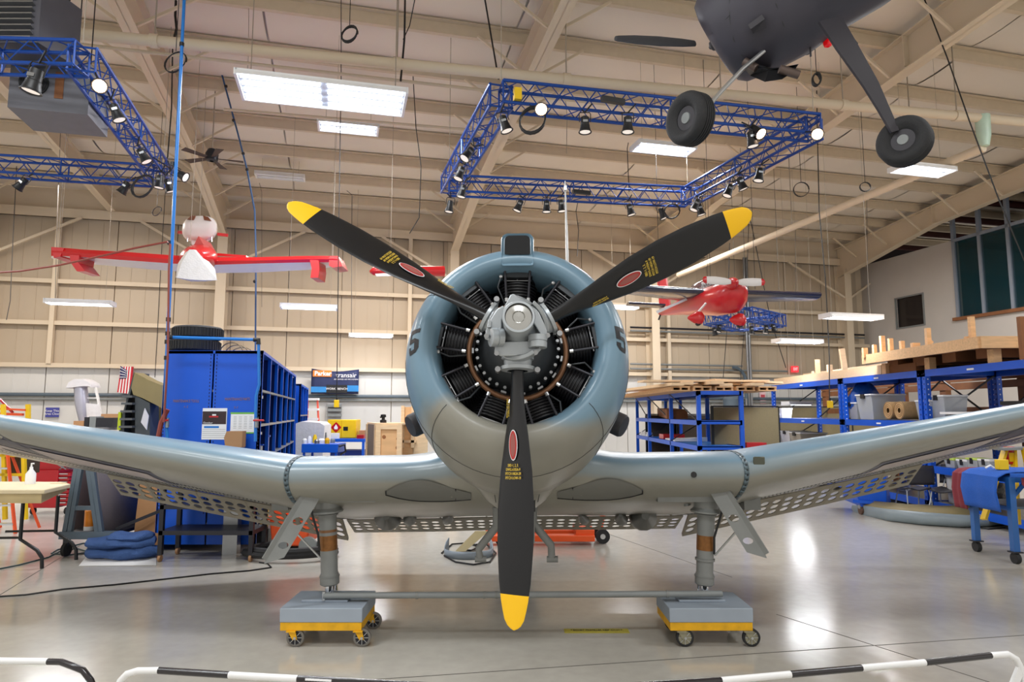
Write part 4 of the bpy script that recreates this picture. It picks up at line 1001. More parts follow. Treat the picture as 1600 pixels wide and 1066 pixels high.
# long hanging cables and drop cords (pixel polylines at a depth)
def drop(pts, y, r, m, lab, cat='cable', name='hanging_cable', extra=None):
    d = ray(*pts[0]); n = EZ+EV*ROOF        # distance at which the top end meets the roof
    k = (ZC0+VB*ROOF-CAMH)/d.dot(n); yy = min(k*d.y, 19.5)
    return wire([atY(px, py, yy) for px, py in pts], r*.9*yy/y, m, name, lab, cat)
drop([(633, -10), (632, 60), (626, 127)], 8.6, .016, CABLE, 'thick black cable feeding the large bright fixture')
drop([(650, -10), (640, 40), (630, 62)], 9, .008, CABLE, 'thin cable bending beside the thick black one')
drop([(645, 112), (650, 200), (658, 260), (655, 340), (640, 365)], 12, .010, CABLE, 'dark cable falling from the large fixture towards the left blade')
drop([(533, 0), (533, 120), (531, 250), (529, 380), (527, 560), (526, 622)], 16, .012, CABLE, 'straight black cord dropping to the yellow pull box')
drop([(757, -5), (768, 60), (779, 124)], 8.6, .014, CABLE, 'black suspension cable above the right truss corner')
drop([(389, -5), (388, 90), (386, 120)], 9, .005, WIREL, 'pale hanging rod left of the large bright fixture')
drop([(110, -5), (98, 30), (70, 62), (30, 84), (-10, 92)], 6.8, .014, CABLE, 'black cable curving over the left truss')
drop([(270, 60), (268, 170), (262, 245), (255, 260)], 9, .010, CABLE, 'dark cable hanging left of the blue pipe top')
drop([(275, 0), (274, 25), (276, 45), (272, 60)], 9, .02, BLACK, 'short dark pulley block at the top left beam')
drop([(26, 260), (20, 380), (16, 470), (10, 500)], 15, .010, CABLEG, 'thin grey cord hanging at the far left edge')
drop([(95, 190), (90, 330), (86, 470)], 14, .006, CABLEG, 'thin cord holding the left wing fixture')
drop([(240, 350), (242, 420), (238, 500), (232, 524)], 16, .010, CABLEG, 'grey cord left of the blue pipe ending at the low fixture')
drop([(262, 240), (252, 400), (246, 520), (242, 590)], 15, .008, CABLE, 'black cord behind the blue pipe reaching the cardboard box')
drop([(405, 285), (409, 300), (409, 480)], 15, .005, CABLEG, 'thin cord right of the first column')
drop([(541, 297), (550, 305), (549, 520)], 16, .009, CABLEG, 'grey cord beside the black one behind the left blade')
drop([(883, 150), (886, 180), (885, 240)], 9.5, .006, WIREL, 'thin pale wire above the antenna mast')
drop([(903, 315), (900, 330), (904, 360), (902, 400)], 13, .010, CABLEG, 'grey cord looping right of the antenna mast')
drop([(982, 222), (980, 232), (983, 300)], 11, .008, CABLE, 'thin cord with a hook inside the right truss ring')
drop([(1443, -5), (1480, 90), (1515, 190), (1560, 310), (1610, 430)], 9, .010, CABLE, 'long thin black cable slanting down the upper right corner')
drop([(1276, 140), (1277, 200), (1280, 330), (1290, 440), (1296, 560), (1296, 624)], 12, .010, CABLE, 'long black cord dropping to the second yellow pull box')
drop([(1172, 340), (1190, 430), (1204, 500), (1228, 575)], 15, .010, CABLE, 'black cord slanting down behind the red stunt plane')
drop([(1140, 380), (1137, 500), (1130, 590)], 15, .009, CABLE, 'black cord hanging behind the red stunt plane nose')
drop([(1243, 350), (1243, 480), (1242, 572)], 17, .006, CABLEG, 'thin grey cord above the exit sign')
drop([(1170, 350), (1165, 480), (1157, 595)], 16, .008, CABLE, 'black cord right of the red stunt plane nose')
drop([(1354, 300), (1356, 460), (1360, 494)], 13, .005, CABLEG, 'thin cord above the office wall fixture')
drop([(1480, 300), (1460, 370), (1452, 500)], 16, .0, CABLEG, '') if False else None
# yellow pull boxes
for px, py, y, lb in ((526, 631, 16, 'yellow pendant switch box hanging over the workbench'), (1297, 632, 12, 'yellow pendant switch box hanging in front of the right rack')):
    p = atY(px, py, y); s_ = y/16*.055 if y > 14 else .04
    t = T('pendant_switch', lb, 'switch', p); MB(YEL).box(p.x-s_, p.x+s_, p.y-.04, p.y+.04, p.z-s_*1.6, p.z+s_*1.6).build('box', t, bevel=.008)
    MB(BLACK).cyl(p+EZ*s_*1.6, p+EZ*(s_*1.6+.05), .018, n=8).build('cord_grip', t)
# red hose across the left
wire([atY(x, y, 8.3) for x, y in ((-20, 427), (30, 424), (90, 415), (150, 402), (210, 388), (262, 378), (266, 382), (264, 420), (262, 560), (256, 660))], .013, mat('red_hose', (136, 60, 48), .4), 'air_hose', 'reddish air hose sagging from the left edge to the blue pipe', 'hose')
# blue air pipes
YB = 8.42
t = T('air_pipe', 'bright blue vertical air pipe with a side branch over the tall blue cabinet', 'pipe', atY(258, 660, YB))
a, b = atY(291.5, -75, YB), atY(262, 520, YB); m = MB(SKYB).tube([a, b, atY(258, 640, YB), atY(262, 690, YB)], .021, 10); m.build('riser', t)
for x, y in ((284, 70), (270, 257), (265, 380), (263, 500), (262, 522), (261, 535), (260, 560)):
    p = atY(x, y, YB); MB(BLACK).cyl(p-EZ*.02, p+EZ*.03, .03, n=10).build('clip', t)
h0, h1 = atY(262, 527, YB), atY(404, 531, YB)
MB(SKYB).cyl(h0, h1, .02, n=10).build('branch', t); MB(BLACK).cyl(h0, h0+V3((.07, 0, 0)), .03, n=10).build('tee', t)
MB(BLACK).tube([h1-V3((.06, 0, 0)), h1, h1-EZ*.06], .03, 10).build('elbow', t)
MB(SKYB).tube([h1, atY(405, 600, YB), atY(400, 620, YB), atY(399, 690, YB)], .019, 10).build('dropper', t)
for x in (262, 401):
    p = atY(x, 657, YB-.02); MB(RED).cyl(p-V3((.03, .03, 0)), p+V3((.10 if x > 300 else .02, -.03, 0)), .012, n=8).build('valve_handle', t, 'red valve handle'); MB(STEEL).cyl(p-EZ*.09, p+EZ*.03, .022, n=10).build('valve', t)
MB(mat('red_hose', (136, 60, 48), .4)).tube([atY(x, y, YB-.04) for x, y in ((262, 640), (252, 660), (246, 690), (240, 710))], .03, 8).build('coiled_hose', t, 'red hose bundle')
t = T('thin_air_pipe', 'thin dark-blue air pipe slanting from the roof and dropping behind the blue cabinets', 'pipe', atY(400, 560, 14))
MB(mat('pipe_blue_dull', (44, 84, 130), .4)).tube([atY(x, y, 13.3) for x, y in ((316, -10), (345, 110), (372, 210), (386, 265), (398, 330), (400, 400), (399, 556))], .018, 8).build('pipe', t)
for x, y in ((330, 50), (345, 110), (353, 135), (365, 188), (380, 240), (386, 265), (398, 440)): p = atY(x, y, 13.3); MB(CABLE).ball(p, .035, 8).build('clip', t)
# unit heater and duct at the top left
t = T('unit_heater', 'grey hanging unit heater box with a round fan grille at top left', 'heater', atY(75, 130, 6.6))
HB = mat('heater_grey', (112, 112, 118), .5, metal=.2)
c = atY(78, 135, 8.4)
m = MB(HB); m.frame(c-EU*.42-EV*.1-EZ*.38, EU*.92, EV*.75, EZ*.70); m.build('casing', t)
q = c-EU*.14-EV*.105-EZ*.02
MB(BLACK).cyl(q, q-EV*.02, .17, n=24).build('fan_grille', t)
for i in range(5): MB(DARKST).torus(q-EV*.03, EV, .03+.03*i, .003, 20, 4).build('grille_ring', t)
m = MB(BROWNW); m.frame(c+EU*.10-EV*.11-EZ*.2, EU*.1, EV*.02, EZ*.36); m.build('access_panel', t); MB(PAPER).frame(c+EU*.385-EV*.0-EZ*.2, EU*.02, EV*.16, EZ*.16).build('sticker', t)
for dx, dy in ((-.3, .1), (.3, .1), (-.3, .55), (.3, .55)): up_wire(t, c+EU*dx+EV*(dy-.1)+EZ*.24, .008, DARKST)
t = T('louvred_duct', 'dark louvred air unit in the top left corner above the blue truss', 'air unit', atY(20, 40, 5.6))
c = atY(20, 62, 7.6)
m = MB(mat('duct_grey', (86, 86, 94), .5, metal=.2)); m.frame(c+V3((-.9, .06, 0)), V3((1.16, 0, 0)), V3((0.1, .6, 0)), EZ*.8); m.build('casing', t)
for i in range(10): MB(STEEL).frame(c+V3((-.9, .0, .04+i*.075)), V3((1.1, 0, 0)), V3((0, .05, -.02)), EZ*.016).build('louvre', t)
up_wire(t, c+EZ*.55+EV*.3, .01, DARKST)
# ceiling fan
t = T('ceiling_fan', 'dark ceiling fan with flat blades at upper left', 'fan', atY(331, 245, 13.5)); c = atY(331, 245, 13.5)
MB(DARKST).lathe([(-.1, .04), (-.08, .12), (.06, .13), (.16, .08), (.18, .03)], c, EZ, 16).build('motor', t)
for i in range(5):
    a = math.radians(20+72*i); d = V3((math.cos(a), math.sin(a), 0)); n = V3((-d.y, d.x, 0)); MB(mat('fan_blade', (72, 58, 52), .6)).hexa([c+d*.12-n*.04-EZ*.05, c+d*.62-n*.08-EZ*.05, c+d*.62+n*.08-EZ*.03, c+d*.12+n*.04-EZ*.03, c+d*.12-n*.04-EZ*.04, c+d*.62-n*.08-EZ*.04, c+d*.62+n*.08-EZ*.02, c+d*.12+n*.04-EZ*.02]).build('blade', t)
up_wire(t, c+EZ*.15, .012)
# ---------------- dark high-wing aircraft suspended at the top right
DK = mat('matt_dark_grey', (62, 60, 70), .55, var=.12, scale=5); DKB = mat('dark_grey_leg', (50, 48, 54), .55, var=.08)
t = T('suspended_airplane', 'dark grey high-wing light airplane suspended at the top right, seen from below', 'airplane', atY(1230, 40, 5.4))
A0 = atY(1116, 70, 5.6); A1 = atY(1600, -285, 4.3); ax = (A1-A0).normalized(); sx = ax.cross(EZ).normalized(); sz = sx.cross(ax).normalized()
def HF(a, x, z): return A0+ax*a+sx*x+sz*z
def hring(a, rx, ru, rd, zc=0, n=32, xc=0): return [HF(a, xc+rx*math.cos(2*math.pi*j/n), zc+(ru if math.sin(2*math.pi*j/n) > 0 else rd)*math.sin(2*math.pi*j/n)) for j in range(n)]
from mathutils.bvhtree import BVHTree
def bvh(mb): return BVHTree.FromPolygons(mb.v, mb.f)
def hit(bv, px, py, off=0.0):
    d = ray(px, py).normalized(); r = bv.ray_cast(CAMP, d); return (r[0]-d*off, r[1] if r[1].dot(d) < 0 else -r[1]) if r[0] else (atY(px, py, 5), -d)
m = MB(DK); m.loft([hring(.0, .28, .28, .28), hring(.02, .37, .36, .38), hring(.08, .42, .41, .44), hring(.3, .48, .46, .50), hring(.6, .52, .50, .54), hring(.85, .54, .54, .54, .02), hring(1.2, .60, .6, .58, .04), hring(2.2, .62, .66, .62, .1), hring(4, .3, .35, .35, .15)], cap=True); HB_ = bvh(m); body = m.build('fuselage', t, smooth=60)
m = MB(BLACK); pp = [hit(HB_, x, y, .012)[0] for x, y in ((1166, 94), (1180, 102), (1205, 106), (1232, 104), (1248, 100), (1240, 112), (1222, 124), (1195, 128), (1172, 118), (1160, 104))]
m.add([sum(pp, V3())/len(pp)]+pp, [(0, i+1, (i+1) % len(pp)+1) for i in range(len(pp))]); m.build('cowl_outlet', body, 'black open cowl outlet under the nose')
for x, y, x2, y2 in ((1163, 96, 1182, 107), (1218, 108, 1248, 117)):
    a_, b_ = hit(HB_, x, y, .03)[0], hit(HB_, x2, y2, .16)[0]; MB(mat('rusty_exhaust', (96, 82, 76), .5, metal=.5)).tube([a_, a_.lerp(b_, .6), b_], .034, 12).build('exhaust_pipe', body)
for pl in (((1140, -4), (1140, 30), (1146, 62), (1160, 88)), ((1090, 76), (1112, 52), (1140, 24)), ((1096, 84), (1106, 100), (1132, 118)), ((1212, 5), (1225, 40), (1262, 70))):
    pq = [q_ for q_ in [hit(HB_, x, y, .002)[0] for x, y in pl] if abs(q_.y-5) > 1e-6]
    if len(pq) > 1: MB(SEAM).tube(pq, .0035, 4).build('panel_seam', body)
p = hit(HB_, 1172, 44)[0]; MB(DKB).hexa([p, p+ax*.12, p+ax*.12+sx*.06, p+sx*.06, p-sz*.06, p+ax*.1-sz*.09, p+ax*.12+sx*.06-sz*.05, p+sx*.06-sz*.05]).build('air_vent', body)
p, nn = hit(HB_, 1293, 62, .0); p = p-EZ*.0; MB(mat('red_beacon', (214, 16, 24), .1, var=.0, emit=((200, 10, 14), .4))).lathe([(-.02, .036), (.03, .036), (.055, .03), (.065, .01)], p, -EZ, 16).build('beacon', t, 'glossy red beacon lamp')
p = hit(HB_, 1266, 74)[0]; MB(DKB).cyl(p+EZ*.05, p-EZ*.08, .008, n=6).build('antenna', t)
# spinner and blades
m = MB(DKB); n0 = A0-ax*.01; MB(DKB).lathe([(0, .05), (.02, .04), (.03, .02), (.04, .01)], n0, -ax, 20).build('spinner', t)
tip = atY(962, 60, 5.75); root = atY(1085, 68, 5.75); d = (tip-root); e = d.cross(ax).normalized()
m = MB(mat('prop_dark', (46, 48, 54), .7)); rings = []
for f, c_ in ((0, .07), (.15, .10), (.45, .125), (.75, .11), (.97, .07), (1, .055)):
    q = root+d*f; rings.append([q+e*c_*math.cos(2*math.pi*j/12)+ax*.016*math.sin(2*math.pi*j/12) for j in range(12)])
m.loft(rings); m.build('propeller_blade', t)
m = MB(mat('prop_dark', (46, 48, 54), .7)); rings = []
for f, c_ in ((0, .07), (.45, .125), (.97, .07), (1, .055)):
    q = n0+(n0-root)*.6-d*f; rings.append([q+e*c_*math.cos(2*math.pi*j/12)+ax*.016*math.sin(2*math.pi*j/12) for j in range(12)])
m.loft(rings); m.build('propeller_blade', t)
def tyre(t, c, axis, R_, w_, name='wheel', hub=True, tread=True, mt=RUBBER):
    m = MB(mt); h = w_/2; r0 = R_*.45
    pr = [(-h*.55, r0), (-h*.9, R_*.62), (-h, R_*.8), (-h*.85, R_*.93), (-h*.6, R_*.985)]
    if tread:
        for k in range(5): a_ = -h*.5+h*k*.25; pr += [(a_-h*.0, R_), (a_+h*.15, R_), (a_+h*.16, R_*.972), (a_+h*.24, R_*.972)]
    pr += [(h*.8, R_*.95), (h, R_*.8), (h*.9, R_*.62), (h*.55, r0)]
    wh = m.lathe(pr, c, axis, 36).build(name, t, smooth=50)
    if hub:
        MB(DKB).lathe([(-h*.5, .001), (-h*.5, r0*1.0), (-h*.3, r0*1.02), (h*.3, r0*1.02), (h*.5, r0), (h*.5, .001)], c, axis, 28).build('hub', wh)
        MB(GREYP).lathe([(-h*.62, .001), (-h*.6, r0*.45), (-h*.45, r0*.5)], c, axis, 20).build('hub_cap', wh)
        MB(GREYP).lathe([(h*.62, .001), (h*.6, r0*.45), (h*.45, r0*.5)], c, axis, 20).build('hub_cap', wh)
    return wh
w1 = atY(1078, 186, 5.0); tyre(t, w1, (sx+V3((.35, .35, 0))).normalized() if False else V3((.86, .50, .06)), .208, .17)
w2_ = atY(1413, 221, 4.75); tyre(t, w2_, V3((.70, .70, -.05)), .185, .15)
MB(ALU).tube([atY(1230, 50, 5.2), atY(1210, 66, 5.2), atY(1160, 108, 5.15), atY(1125, 145, 5.1), atY(1108, 165, 5.05), w1+V3((.09, .02, .02))], [.014, .016, .018, .018, .018, .02], 10).build('gear_leg', t, 'bright curved steel gear leg')
pts = [atY(1296, 30, 4.85), atY(1322, 72, 4.7), atY(1360, 132, 4.72), atY(1380, 170, 4.74), atY(1398, 206, 4.74)]
m = MB(DKB); ws = [.085, .075, .055, .04, .028]; m.loft([[p+V3((w_, .0, w_*.3))*sg_*1.0+V3((0, oy, 0)) for sg_, oy in ((-1, -.012), (1, -.012), (1, .012), (-1, .012))] for p, w_ in zip(pts, ws)]); m.build('gear_leg', t)
MB(DKB).tube([atY(1158, -30, 5.25), atY(1190, 5, 5.2), atY(1222, 44, 5.15)], .045, 8).build('wing_strut', t)
MB(CABLE).tube([atY(1335, 62, 4.75), atY(1340, 68, 4.75), atY(1338, 75, 4.75), atY(1332, 79, 4.75)], .005, 5).build('brake_line', t)
up_wire(t, HF(1.0, 0, .5), .01, CABLE); up_wire(t, HF(2.4, 0, .7), .01, CABLE)
# ---------------- red and white canard at the left
t = T('homebuilt_airplane', 'small red and white aircraft with drooping winglets and a cloth-covered nose, hanging at left', 'airplane', atY(308, 410, 12))
YH = 12.0; WRED = mat('aircraft_red', (204, 30, 34), .3, var=.04, coat=.3); WWH = mat('aircraft_white', (232, 226, 222), .35, var=.03)
def wingstrip(pts, name, par, thick_=.12):
    """pts: list of (px_x, py_top, py_red, py_bottom): red nose strip above, white rear underside below; chord runs aft"""
    m = MB(WRED)
    def ring(x, yt_, yr, yb):
        a = atY(x, yt_, YH); b = atY(x, yr, YH-.03); c = atY(x, yb, YH+.75); d_ = atY(x, yt_, YH+.1); e_ = atY(x, (yt_+yr)/2, YH-.07)
        return a, e_, b, c, d_
    for i in range(len(pts)-1):
        A_, B_ = ring(*pts[i]), ring(*pts[i+1])
        m.use(WRED)
        m.add([A_[0], A_[1], B_[1], B_[0]], [(0, 1, 2, 3)]); m.add([A_[1], A_[2], B_[2], B_[1]], [(0, 1, 2, 3)]); m.add([A_[0], A_[3], B_[3], B_[0]], [(3, 2, 1, 0)])
        m.use(WWH).add([A_[2], A_[3], B_[3], B_[2]], [(0, 1, 2, 3)])
    return m.build(name, par)
wingstrip([(80, 386, 400, 404), (96, 387, 400, 406), (130, 390, 402, 412), (200, 394, 407, 418), (285, 400, 413, 425)], 'left_wing', t)
wingstrip([(330, 402, 414, 427), (400, 402, 412, 426), (480, 400, 410, 422), (515, 400, 410, 418), (527, 400, 411, 412)], 'right_wing', t)
for pg in ([(80, 386), (100, 388), (94, 401), (84, 403)], [(109, 398), (124, 399), (122, 410), (133, 424), (120, 424), (110, 410)], [(484, 406), (498, 407), (499, 420), (497, 434), (485, 434), (487, 420)], [(514, 401), (528, 400), (535, 416), (520, 418), (514, 415)]):
    MB(WRED).prism([atY(x, y, YH-.06) for x, y in pg], (0, .45, 0)).build('winglet', t)
def oval(px, py, y, rx, rz, n=20, e=1.0, k=1.0): 
    c = atY(px, py, y); return [c+V3((rx*abs(math.cos(2*math.pi*j/n))**e*(1 if math.cos(2*math.pi*j/n) >= 0 else -1), 0, rz*abs(math.sin(2*math.pi*j/n))**e*(1 if math.sin(2*math.pi*j/n) >= 0 else -1))) for j in range(n)]
MB(WRED).loft([oval(306, 400, 11.4, .14, .12), oval(307, 402, 11.6, .30, .2), oval(310, 404, 12, .36, .27), oval(312, 400, 12.8, .3, .25), oval(316, 396, 14.2, .12, .12)]).build('fuselage', t, smooth=60)
MB(mat('cloth_cover', (212, 208, 204), .8, var=.05, bump=.3)).loft([[atY(x, y, yy) for x, y in pp] for yy, pp in ((11.30, [(296, 390), (303, 390), (328, 424), (340, 438), (318, 438), (298, 437), (276, 434), (284, 410)]), (11.55, [(288, 396), (312, 392), (336, 420), (339, 438), (318, 440), (298, 440), (274, 434), (278, 412)]))]).build('cloth_cover', t, 'loose white cloth tied over the nose')
MB(WRED).prism([atY(x, y, 12.4) for x, y in ((330, 395), (332, 399), (385, 403), (384, 399))], (0, .3, 0)).build('tail_strip', t)
MB(mat('aircraft_red_dull', (170, 60, 54), .5)).prism([atY(x, y, 11.9) for x, y in ((310, 369), (302, 385), (320, 386))], (0, .5, 0)).build('fin', t)
for x in (296, 520, 90): up_wire(t, atY(x, 392 if x < 200 else 400, YH), .004)
t = T('cabin_pod', 'rounded white cabin shell with two brown windows hanging above the red and white aircraft', 'aircraft cabin', atY(312, 360, 13.4))
MB(WWH).loft([oval(311, 356, 13.0, .22, .16, 24, .8), oval(312, 356, 13.05, .33, .23, 24, .8), oval(312, 358, 13.3, .36, .28, 24, .8), oval(313, 358, 14.2, .33, .26, 24, .8), oval(314, 358, 15, .1, .1, 24)]).build('shell', t, smooth=60)
MB(WWH).loft([oval(312, 378, 13.15, .17, .14), oval(312, 376, 13.9, .15, .12)]).build('neck', t, smooth=60)
for pg in ([(292, 343), (299, 337), (305, 337), (302, 344)], [(317, 337), (325, 339), (330, 345), (319, 344)]):
    MB(mat('brown_glass', (120, 70, 40), .2)).prism([atY(x, y, 12.99) for x, y in pg], (0, .03, 0)).build('window', t)
for a, b in (((278, 363), (288, 364)), ((340, 366), (356, 368))): MB(WRED).bar(atY(*a, 13.4), atY(*b, 13.4), .03, .06).build('propeller_tip', t, 'red propeller tip')
for x in (293, 331): MB(ALU).cyl(atY(x, 369, 13.1), atY(x, 378, 13.1), .012, n=6).build('pin', t)
up_wire(t, atY(312, 338, 13.4), .005)
# red tube-shaped piece behind the left blade
t = T('red_wing_tip', 'red and white round-ended wing section hanging behind the left propeller blade', 'aircraft part', atY(630, 425, 14.5))
MB(WRED).tube([atY(578, 425, 14.5), atY(583, 424, 14.5), atY(600, 424, 14.6), atY(694, 424, 15)], [.03, .09, .11, .12], 14).build('shell', t, smooth=60)
MB(WWH).prism([atY(x, y, 14.37) for x, y in ((586, 428), (600, 427), (625, 428), (625, 431), (588, 432))], (0, .02, 0)).build('stripe', t)
up_wire(t, atY(610, 420, 14.6), .005)
# ---------------- red stunt plane at right
t = T('stunt_airplane', 'red aerobatic airplane with dark blue wings and a white propeller hanging at right', 'airplane', atY(1130, 465, 13)); BW = mat('wing_navy', (40, 42, 66), .25, var=.05, coat=.3)
nose = atY(1150, 459, 12.0); tail = atY(1032, 490, 15.5)
def SR(f, rx, ru, rd, dz=0, n=20):
    c = nose.lerp(tail, f)+EZ*dz; return [c+V3((rx*math.cos(2*math.pi*j/n), 0, (ru if math.sin(2*math.pi*j/n) > 0 else rd)*math.sin(2*math.pi*j/n))) for j in range(n)]
MB(WRED).loft([SR(-.02, .10, .10, .12, .1), SR(0, .22, .2, .24, .04), SR(.06, .33, .24, .34), SR(.2, .36, .26, .34), SR(.4, .32, .26, .26), SR(.7, .18, .16, .14), SR(1, .05, .06, .05)]).build('fuselage', t, smooth=60)
MB(mat('smoky_canopy', (110, 84, 88), .1, alpha=.7)).loft([SR(.22, .1, .05, .02, .22), SR(.3, .2, .22, .02, .22), SR(.42, .2, .24, .02, .2), SR(.55, .08, .08, .02, .16)]).build('canopy', t, smooth=60)
hb = atY(1148, 441, 11.75); MB(WRED).lathe([(0, .11), (.1, .1), (.2, .05), (.23, .01)], hb+V3((0, .15, 0)), (0, -1, 0), 16).build('spinner', t)
for sg_, tipx, tipy in ((-1, 1098, 437), (1, 1195, 441)):
    tp = atY(tipx, tipy, 11.7); d = tp-hb; rings = []; rings2 = []
    for f, c_ in ((.12, .04), (.3, .065), (.6, .075), (.88, .065)): rings.append([hb+d*f+V3((0, .02*math.sin(a), c_*math.cos(a))) for a in [2*math.pi*j/10 for j in range(10)]])
    for f, c_ in ((.88, .065), (.97, .055), (1.0, .02)): rings2.append([hb+d*f+V3((0, .02*math.sin(a), c_*math.cos(a))) for a in [2*math.pi*j/10 for j in range(10)]])
    MB(WWH).loft(rings, cap=False).use(WRED).loft(rings2).build('propeller_blade', t)
def slab(p, c0, q, c1, th, m_, name, par): # wing from p to q, chords along +Y
    b_ = MB(m_); 
    def rg(c, ch): return [c+V3((0, ch*x, th*(5*(.2969*math.sqrt(x)-.126*x-.3516*x*x+.2843*x**3-.1015*x**4))*s_)) for x, s_ in [(1, 1), (.6, 1), (.3, 1), (.1, 1), (0.02, 1), (0, 0), (.02, -1), (.1, -1), (.3, -1), (.6, -1)]]
    return b_.loft([rg(V3(p), c0), rg(V3(q), c1)]).build(name, par, smooth=50)
slab(atY(1100, 454, 12.6), 1.3, atY(992, 448, 13.2), .9, .16, BW, 'left_wing', t)
slab(atY(1150, 455, 12.6), 1.3, atY(1284, 460, 12.4), .8, .14, BW, 'right_wing', t)
slab(atY(1040, 476, 15), .6, atY(983, 473, 15.2), .45, .08, BW, 'tailplane', t)
MB(WRED).prism([atY(x, y, 15.1) for x, y in ((1026, 430), (1040, 434), (1046, 478), (1030, 478))], (.05, .05, 0)).build('fin', t)
MB(PAPER).prism([atY(x, y, 12.45) for x, y in ((1096, 441), (1114, 437), (1115, 444), (1096, 452))], (0, .01, 0)).build('registration_panel', t)
text('74AR07', .10, (atY(1105.5, 445, 12.44)), atY(1114, 441, 12.44)-atY(1096, 447, 12.44), EZ, DARKST, 'registration_lettering', t, sx=.8)
MB(PAPER).prism([atY(x, y, 13.2) for x, y in ((1025, 486), (1072, 466), (1074, 469), (1027, 490))], (0, .01, 0)).build('stripe', t)
for (sx_, sy_, lx, ly) in ((1103, 474, 1088, 497), (1136, 476, 1153, 500)):
    a, b = atY(sx_, sy_, 12.4), atY(lx, ly-6, 12.3); MB(WWH).cyl(a, b, .022, n=8).build('gear_leg', t)
    c = atY(lx, ly, 12.3); MB(WRED).loft([[c+V3((-.16 if i == 0 else dx, dy*0, 0))+V3((0, r_*.6*math.cos(a_), r_*math.sin(a_))) for a_ in [2*math.pi*j/12 for j in range(12)]] for i, (dx, dy, r_) in enumerate(((-.16, 0, .02), (-.08, 0, .08), (.02, 0, .13), (.10, 0, .12), (.15, 0, .05)))]).build('wheel_spat', t, smooth=60)
    MB(RUBBER).cyl(c+V3((.03, -.03, -.1)), c+V3((.03, .03, -.1)), .05, n=12).build('wheel', t)
MB(DARKST).tube([atY(1032, 492, 15.4), atY(1029, 500, 15.4)], .02, 6).build('tail_wheel', t)
MB(mat('rainbow_panel', (90, 90, 170), .3)).prism([atY(x, y, 13.2) for x, y in ((1200, 461), (1265, 463), (1262, 466), (1196, 465))], (0, .02, 0)).build('wing_panel', t)
for x, y in ((1110, 440), (1180, 452), (1030, 446)): up_wire(t, atY(x, y, 13), .005, CABLE)
# ================================================================ BLUE CABINETS, LEFT
def gz(px, py): return atZ(px, py, 0)          # floor point under a pixel
def RB(t, m, u0, u1, v0, v1, z0, z1, name, label=None, bevel=0, kind=None): return MB(m).rbox(u0, u1, v0, v1, z0, z1).build(name, t, label, bevel=bevel, kind=kind)
cf = atY(258, 548, 8.7); YC = 8.7; ZC = cf.z
x0c, x1c = cf.x, atY(412, 548, YC).x; xm = (x0c+x1c)/2
HOLE = mat('slot_dark', (8, 20, 80), .6, var=0)
dv = (R(0, 1)*1.0)   # rows recede along the room axis
def shelf_run(name, lab, X0, X1, Y0, Z1, nb, bay, lev, pair=True, seed=1):
    t = T(name, lab, 'shelving', (X0, Y0, 0)); rnd = random.Random(seed)
    def P_(x, k, z): return V3((x, Y0, z))+dv*k
    def fr_(m, xa, xb, ka, kb, za, zb): return m.frame(P_(xa, ka, za), (xb-xa, 0, 0), dv*(kb-ka), EZ*(zb-za))
    xs = [(X0, (X0+X1)/2-.01), ((X0+X1)/2+.01, X1)] if pair else [(X0, X1)]
    for a, b in xs:
        fr_(MB(BLUE), a, b, 0, .02, .08, Z1).build('end_panel', t, bevel=.004)
        m = MB(HOLE)
        for e in ((a+.03, b-.03) if pair else (b-.03,)):
            for i in range(46): z = Z1-.06-i*.045; fr_(m, e-.006, e+.006, -.002, .0, z-.011, z+.011)
        m.build('slot_row', t, kind='stuff')
    for i in range(nb+1):
        m = MB(BLUE); fr_(m, X1-.05, X1, i*bay-.03 if i else .0, i*bay+.03, .0, Z1); m.build('post', t)
        if i: fr_(MB(NAVY), X0+.02, X1-.05, i*bay-.005, i*bay+.005, .1, Z1-.05).build('divider_panel', t)
    for z in lev:
        m = MB(STEEL); fr_(m, X0+.02, X1, .02, nb*bay, z-.03, z); m.build('shelf', t)
    fr_(MB(BLUE), X0, X0+.02, .0, nb*bay, .0, Z1).build('back_panel', t)
    fr_(MB(BLUE), X0, X1, .0, nb*bay, Z1-.04, Z1).build('top_panel', t)
    return t, P_, fr_, rnd
levs = [atY(430, 700, 9).z]*0+[.35, .75, 1.15, 1.6, 2.05]
run, P1, F1, rn = shelf_run('shelving_unit', 'tall bright blue slotted-steel cabinet run topped with two tyres', x0c, x1c, YC, ZC, 6, 1.0, levs, seed=3)
# items in the open right side of the run
k_ = 0
for i, (kk, z, w_, h_, m_, lb) in enumerate(((.12, 1.60, .35, .38, CLEARP, 'clear tub on the second shelf at the open side of the blue run'), (.15, 1.15, .35, .34, CLEARP, 'clear tub on the middle shelf at the open side of the blue run'), (.7, 1.15, .10, .16, WHITE, 'white bottle on the middle shelf of the blue run'),
        (1.5, 1.15, .12, .26, WHITE, 'tall white bottle further along the middle shelf of the blue run'), (2.3, .75, .1, .12, YEL, 'small yellow bottle in the blue run'), (.2, .75, .2, .3, GREYP, 'grey canister low in the blue run'), (3.2, .75, .3, .3, WHITE, 'white carton low and deep in the blue run'), (4.1, .75, .3, .3, PAPER, 'pale box at the far end of the blue run'))):
    t = T('tub' if m_ is CLEARP else 'container', lb, 'container', P1(x1c-.3, kk, z))
    b = MB(m_); F1(b, x1c-.42, x1c-.06, kk, kk+w_, z+.002, z+h_*.9); b.build('body', t); b = MB(WHITE if m_ is not WHITE else BLUE); F1(b, x1c-.44, x1c-.04, kk-.01, kk+w_+.01, z+h_*.9, z+h_); b.build('lid', t)
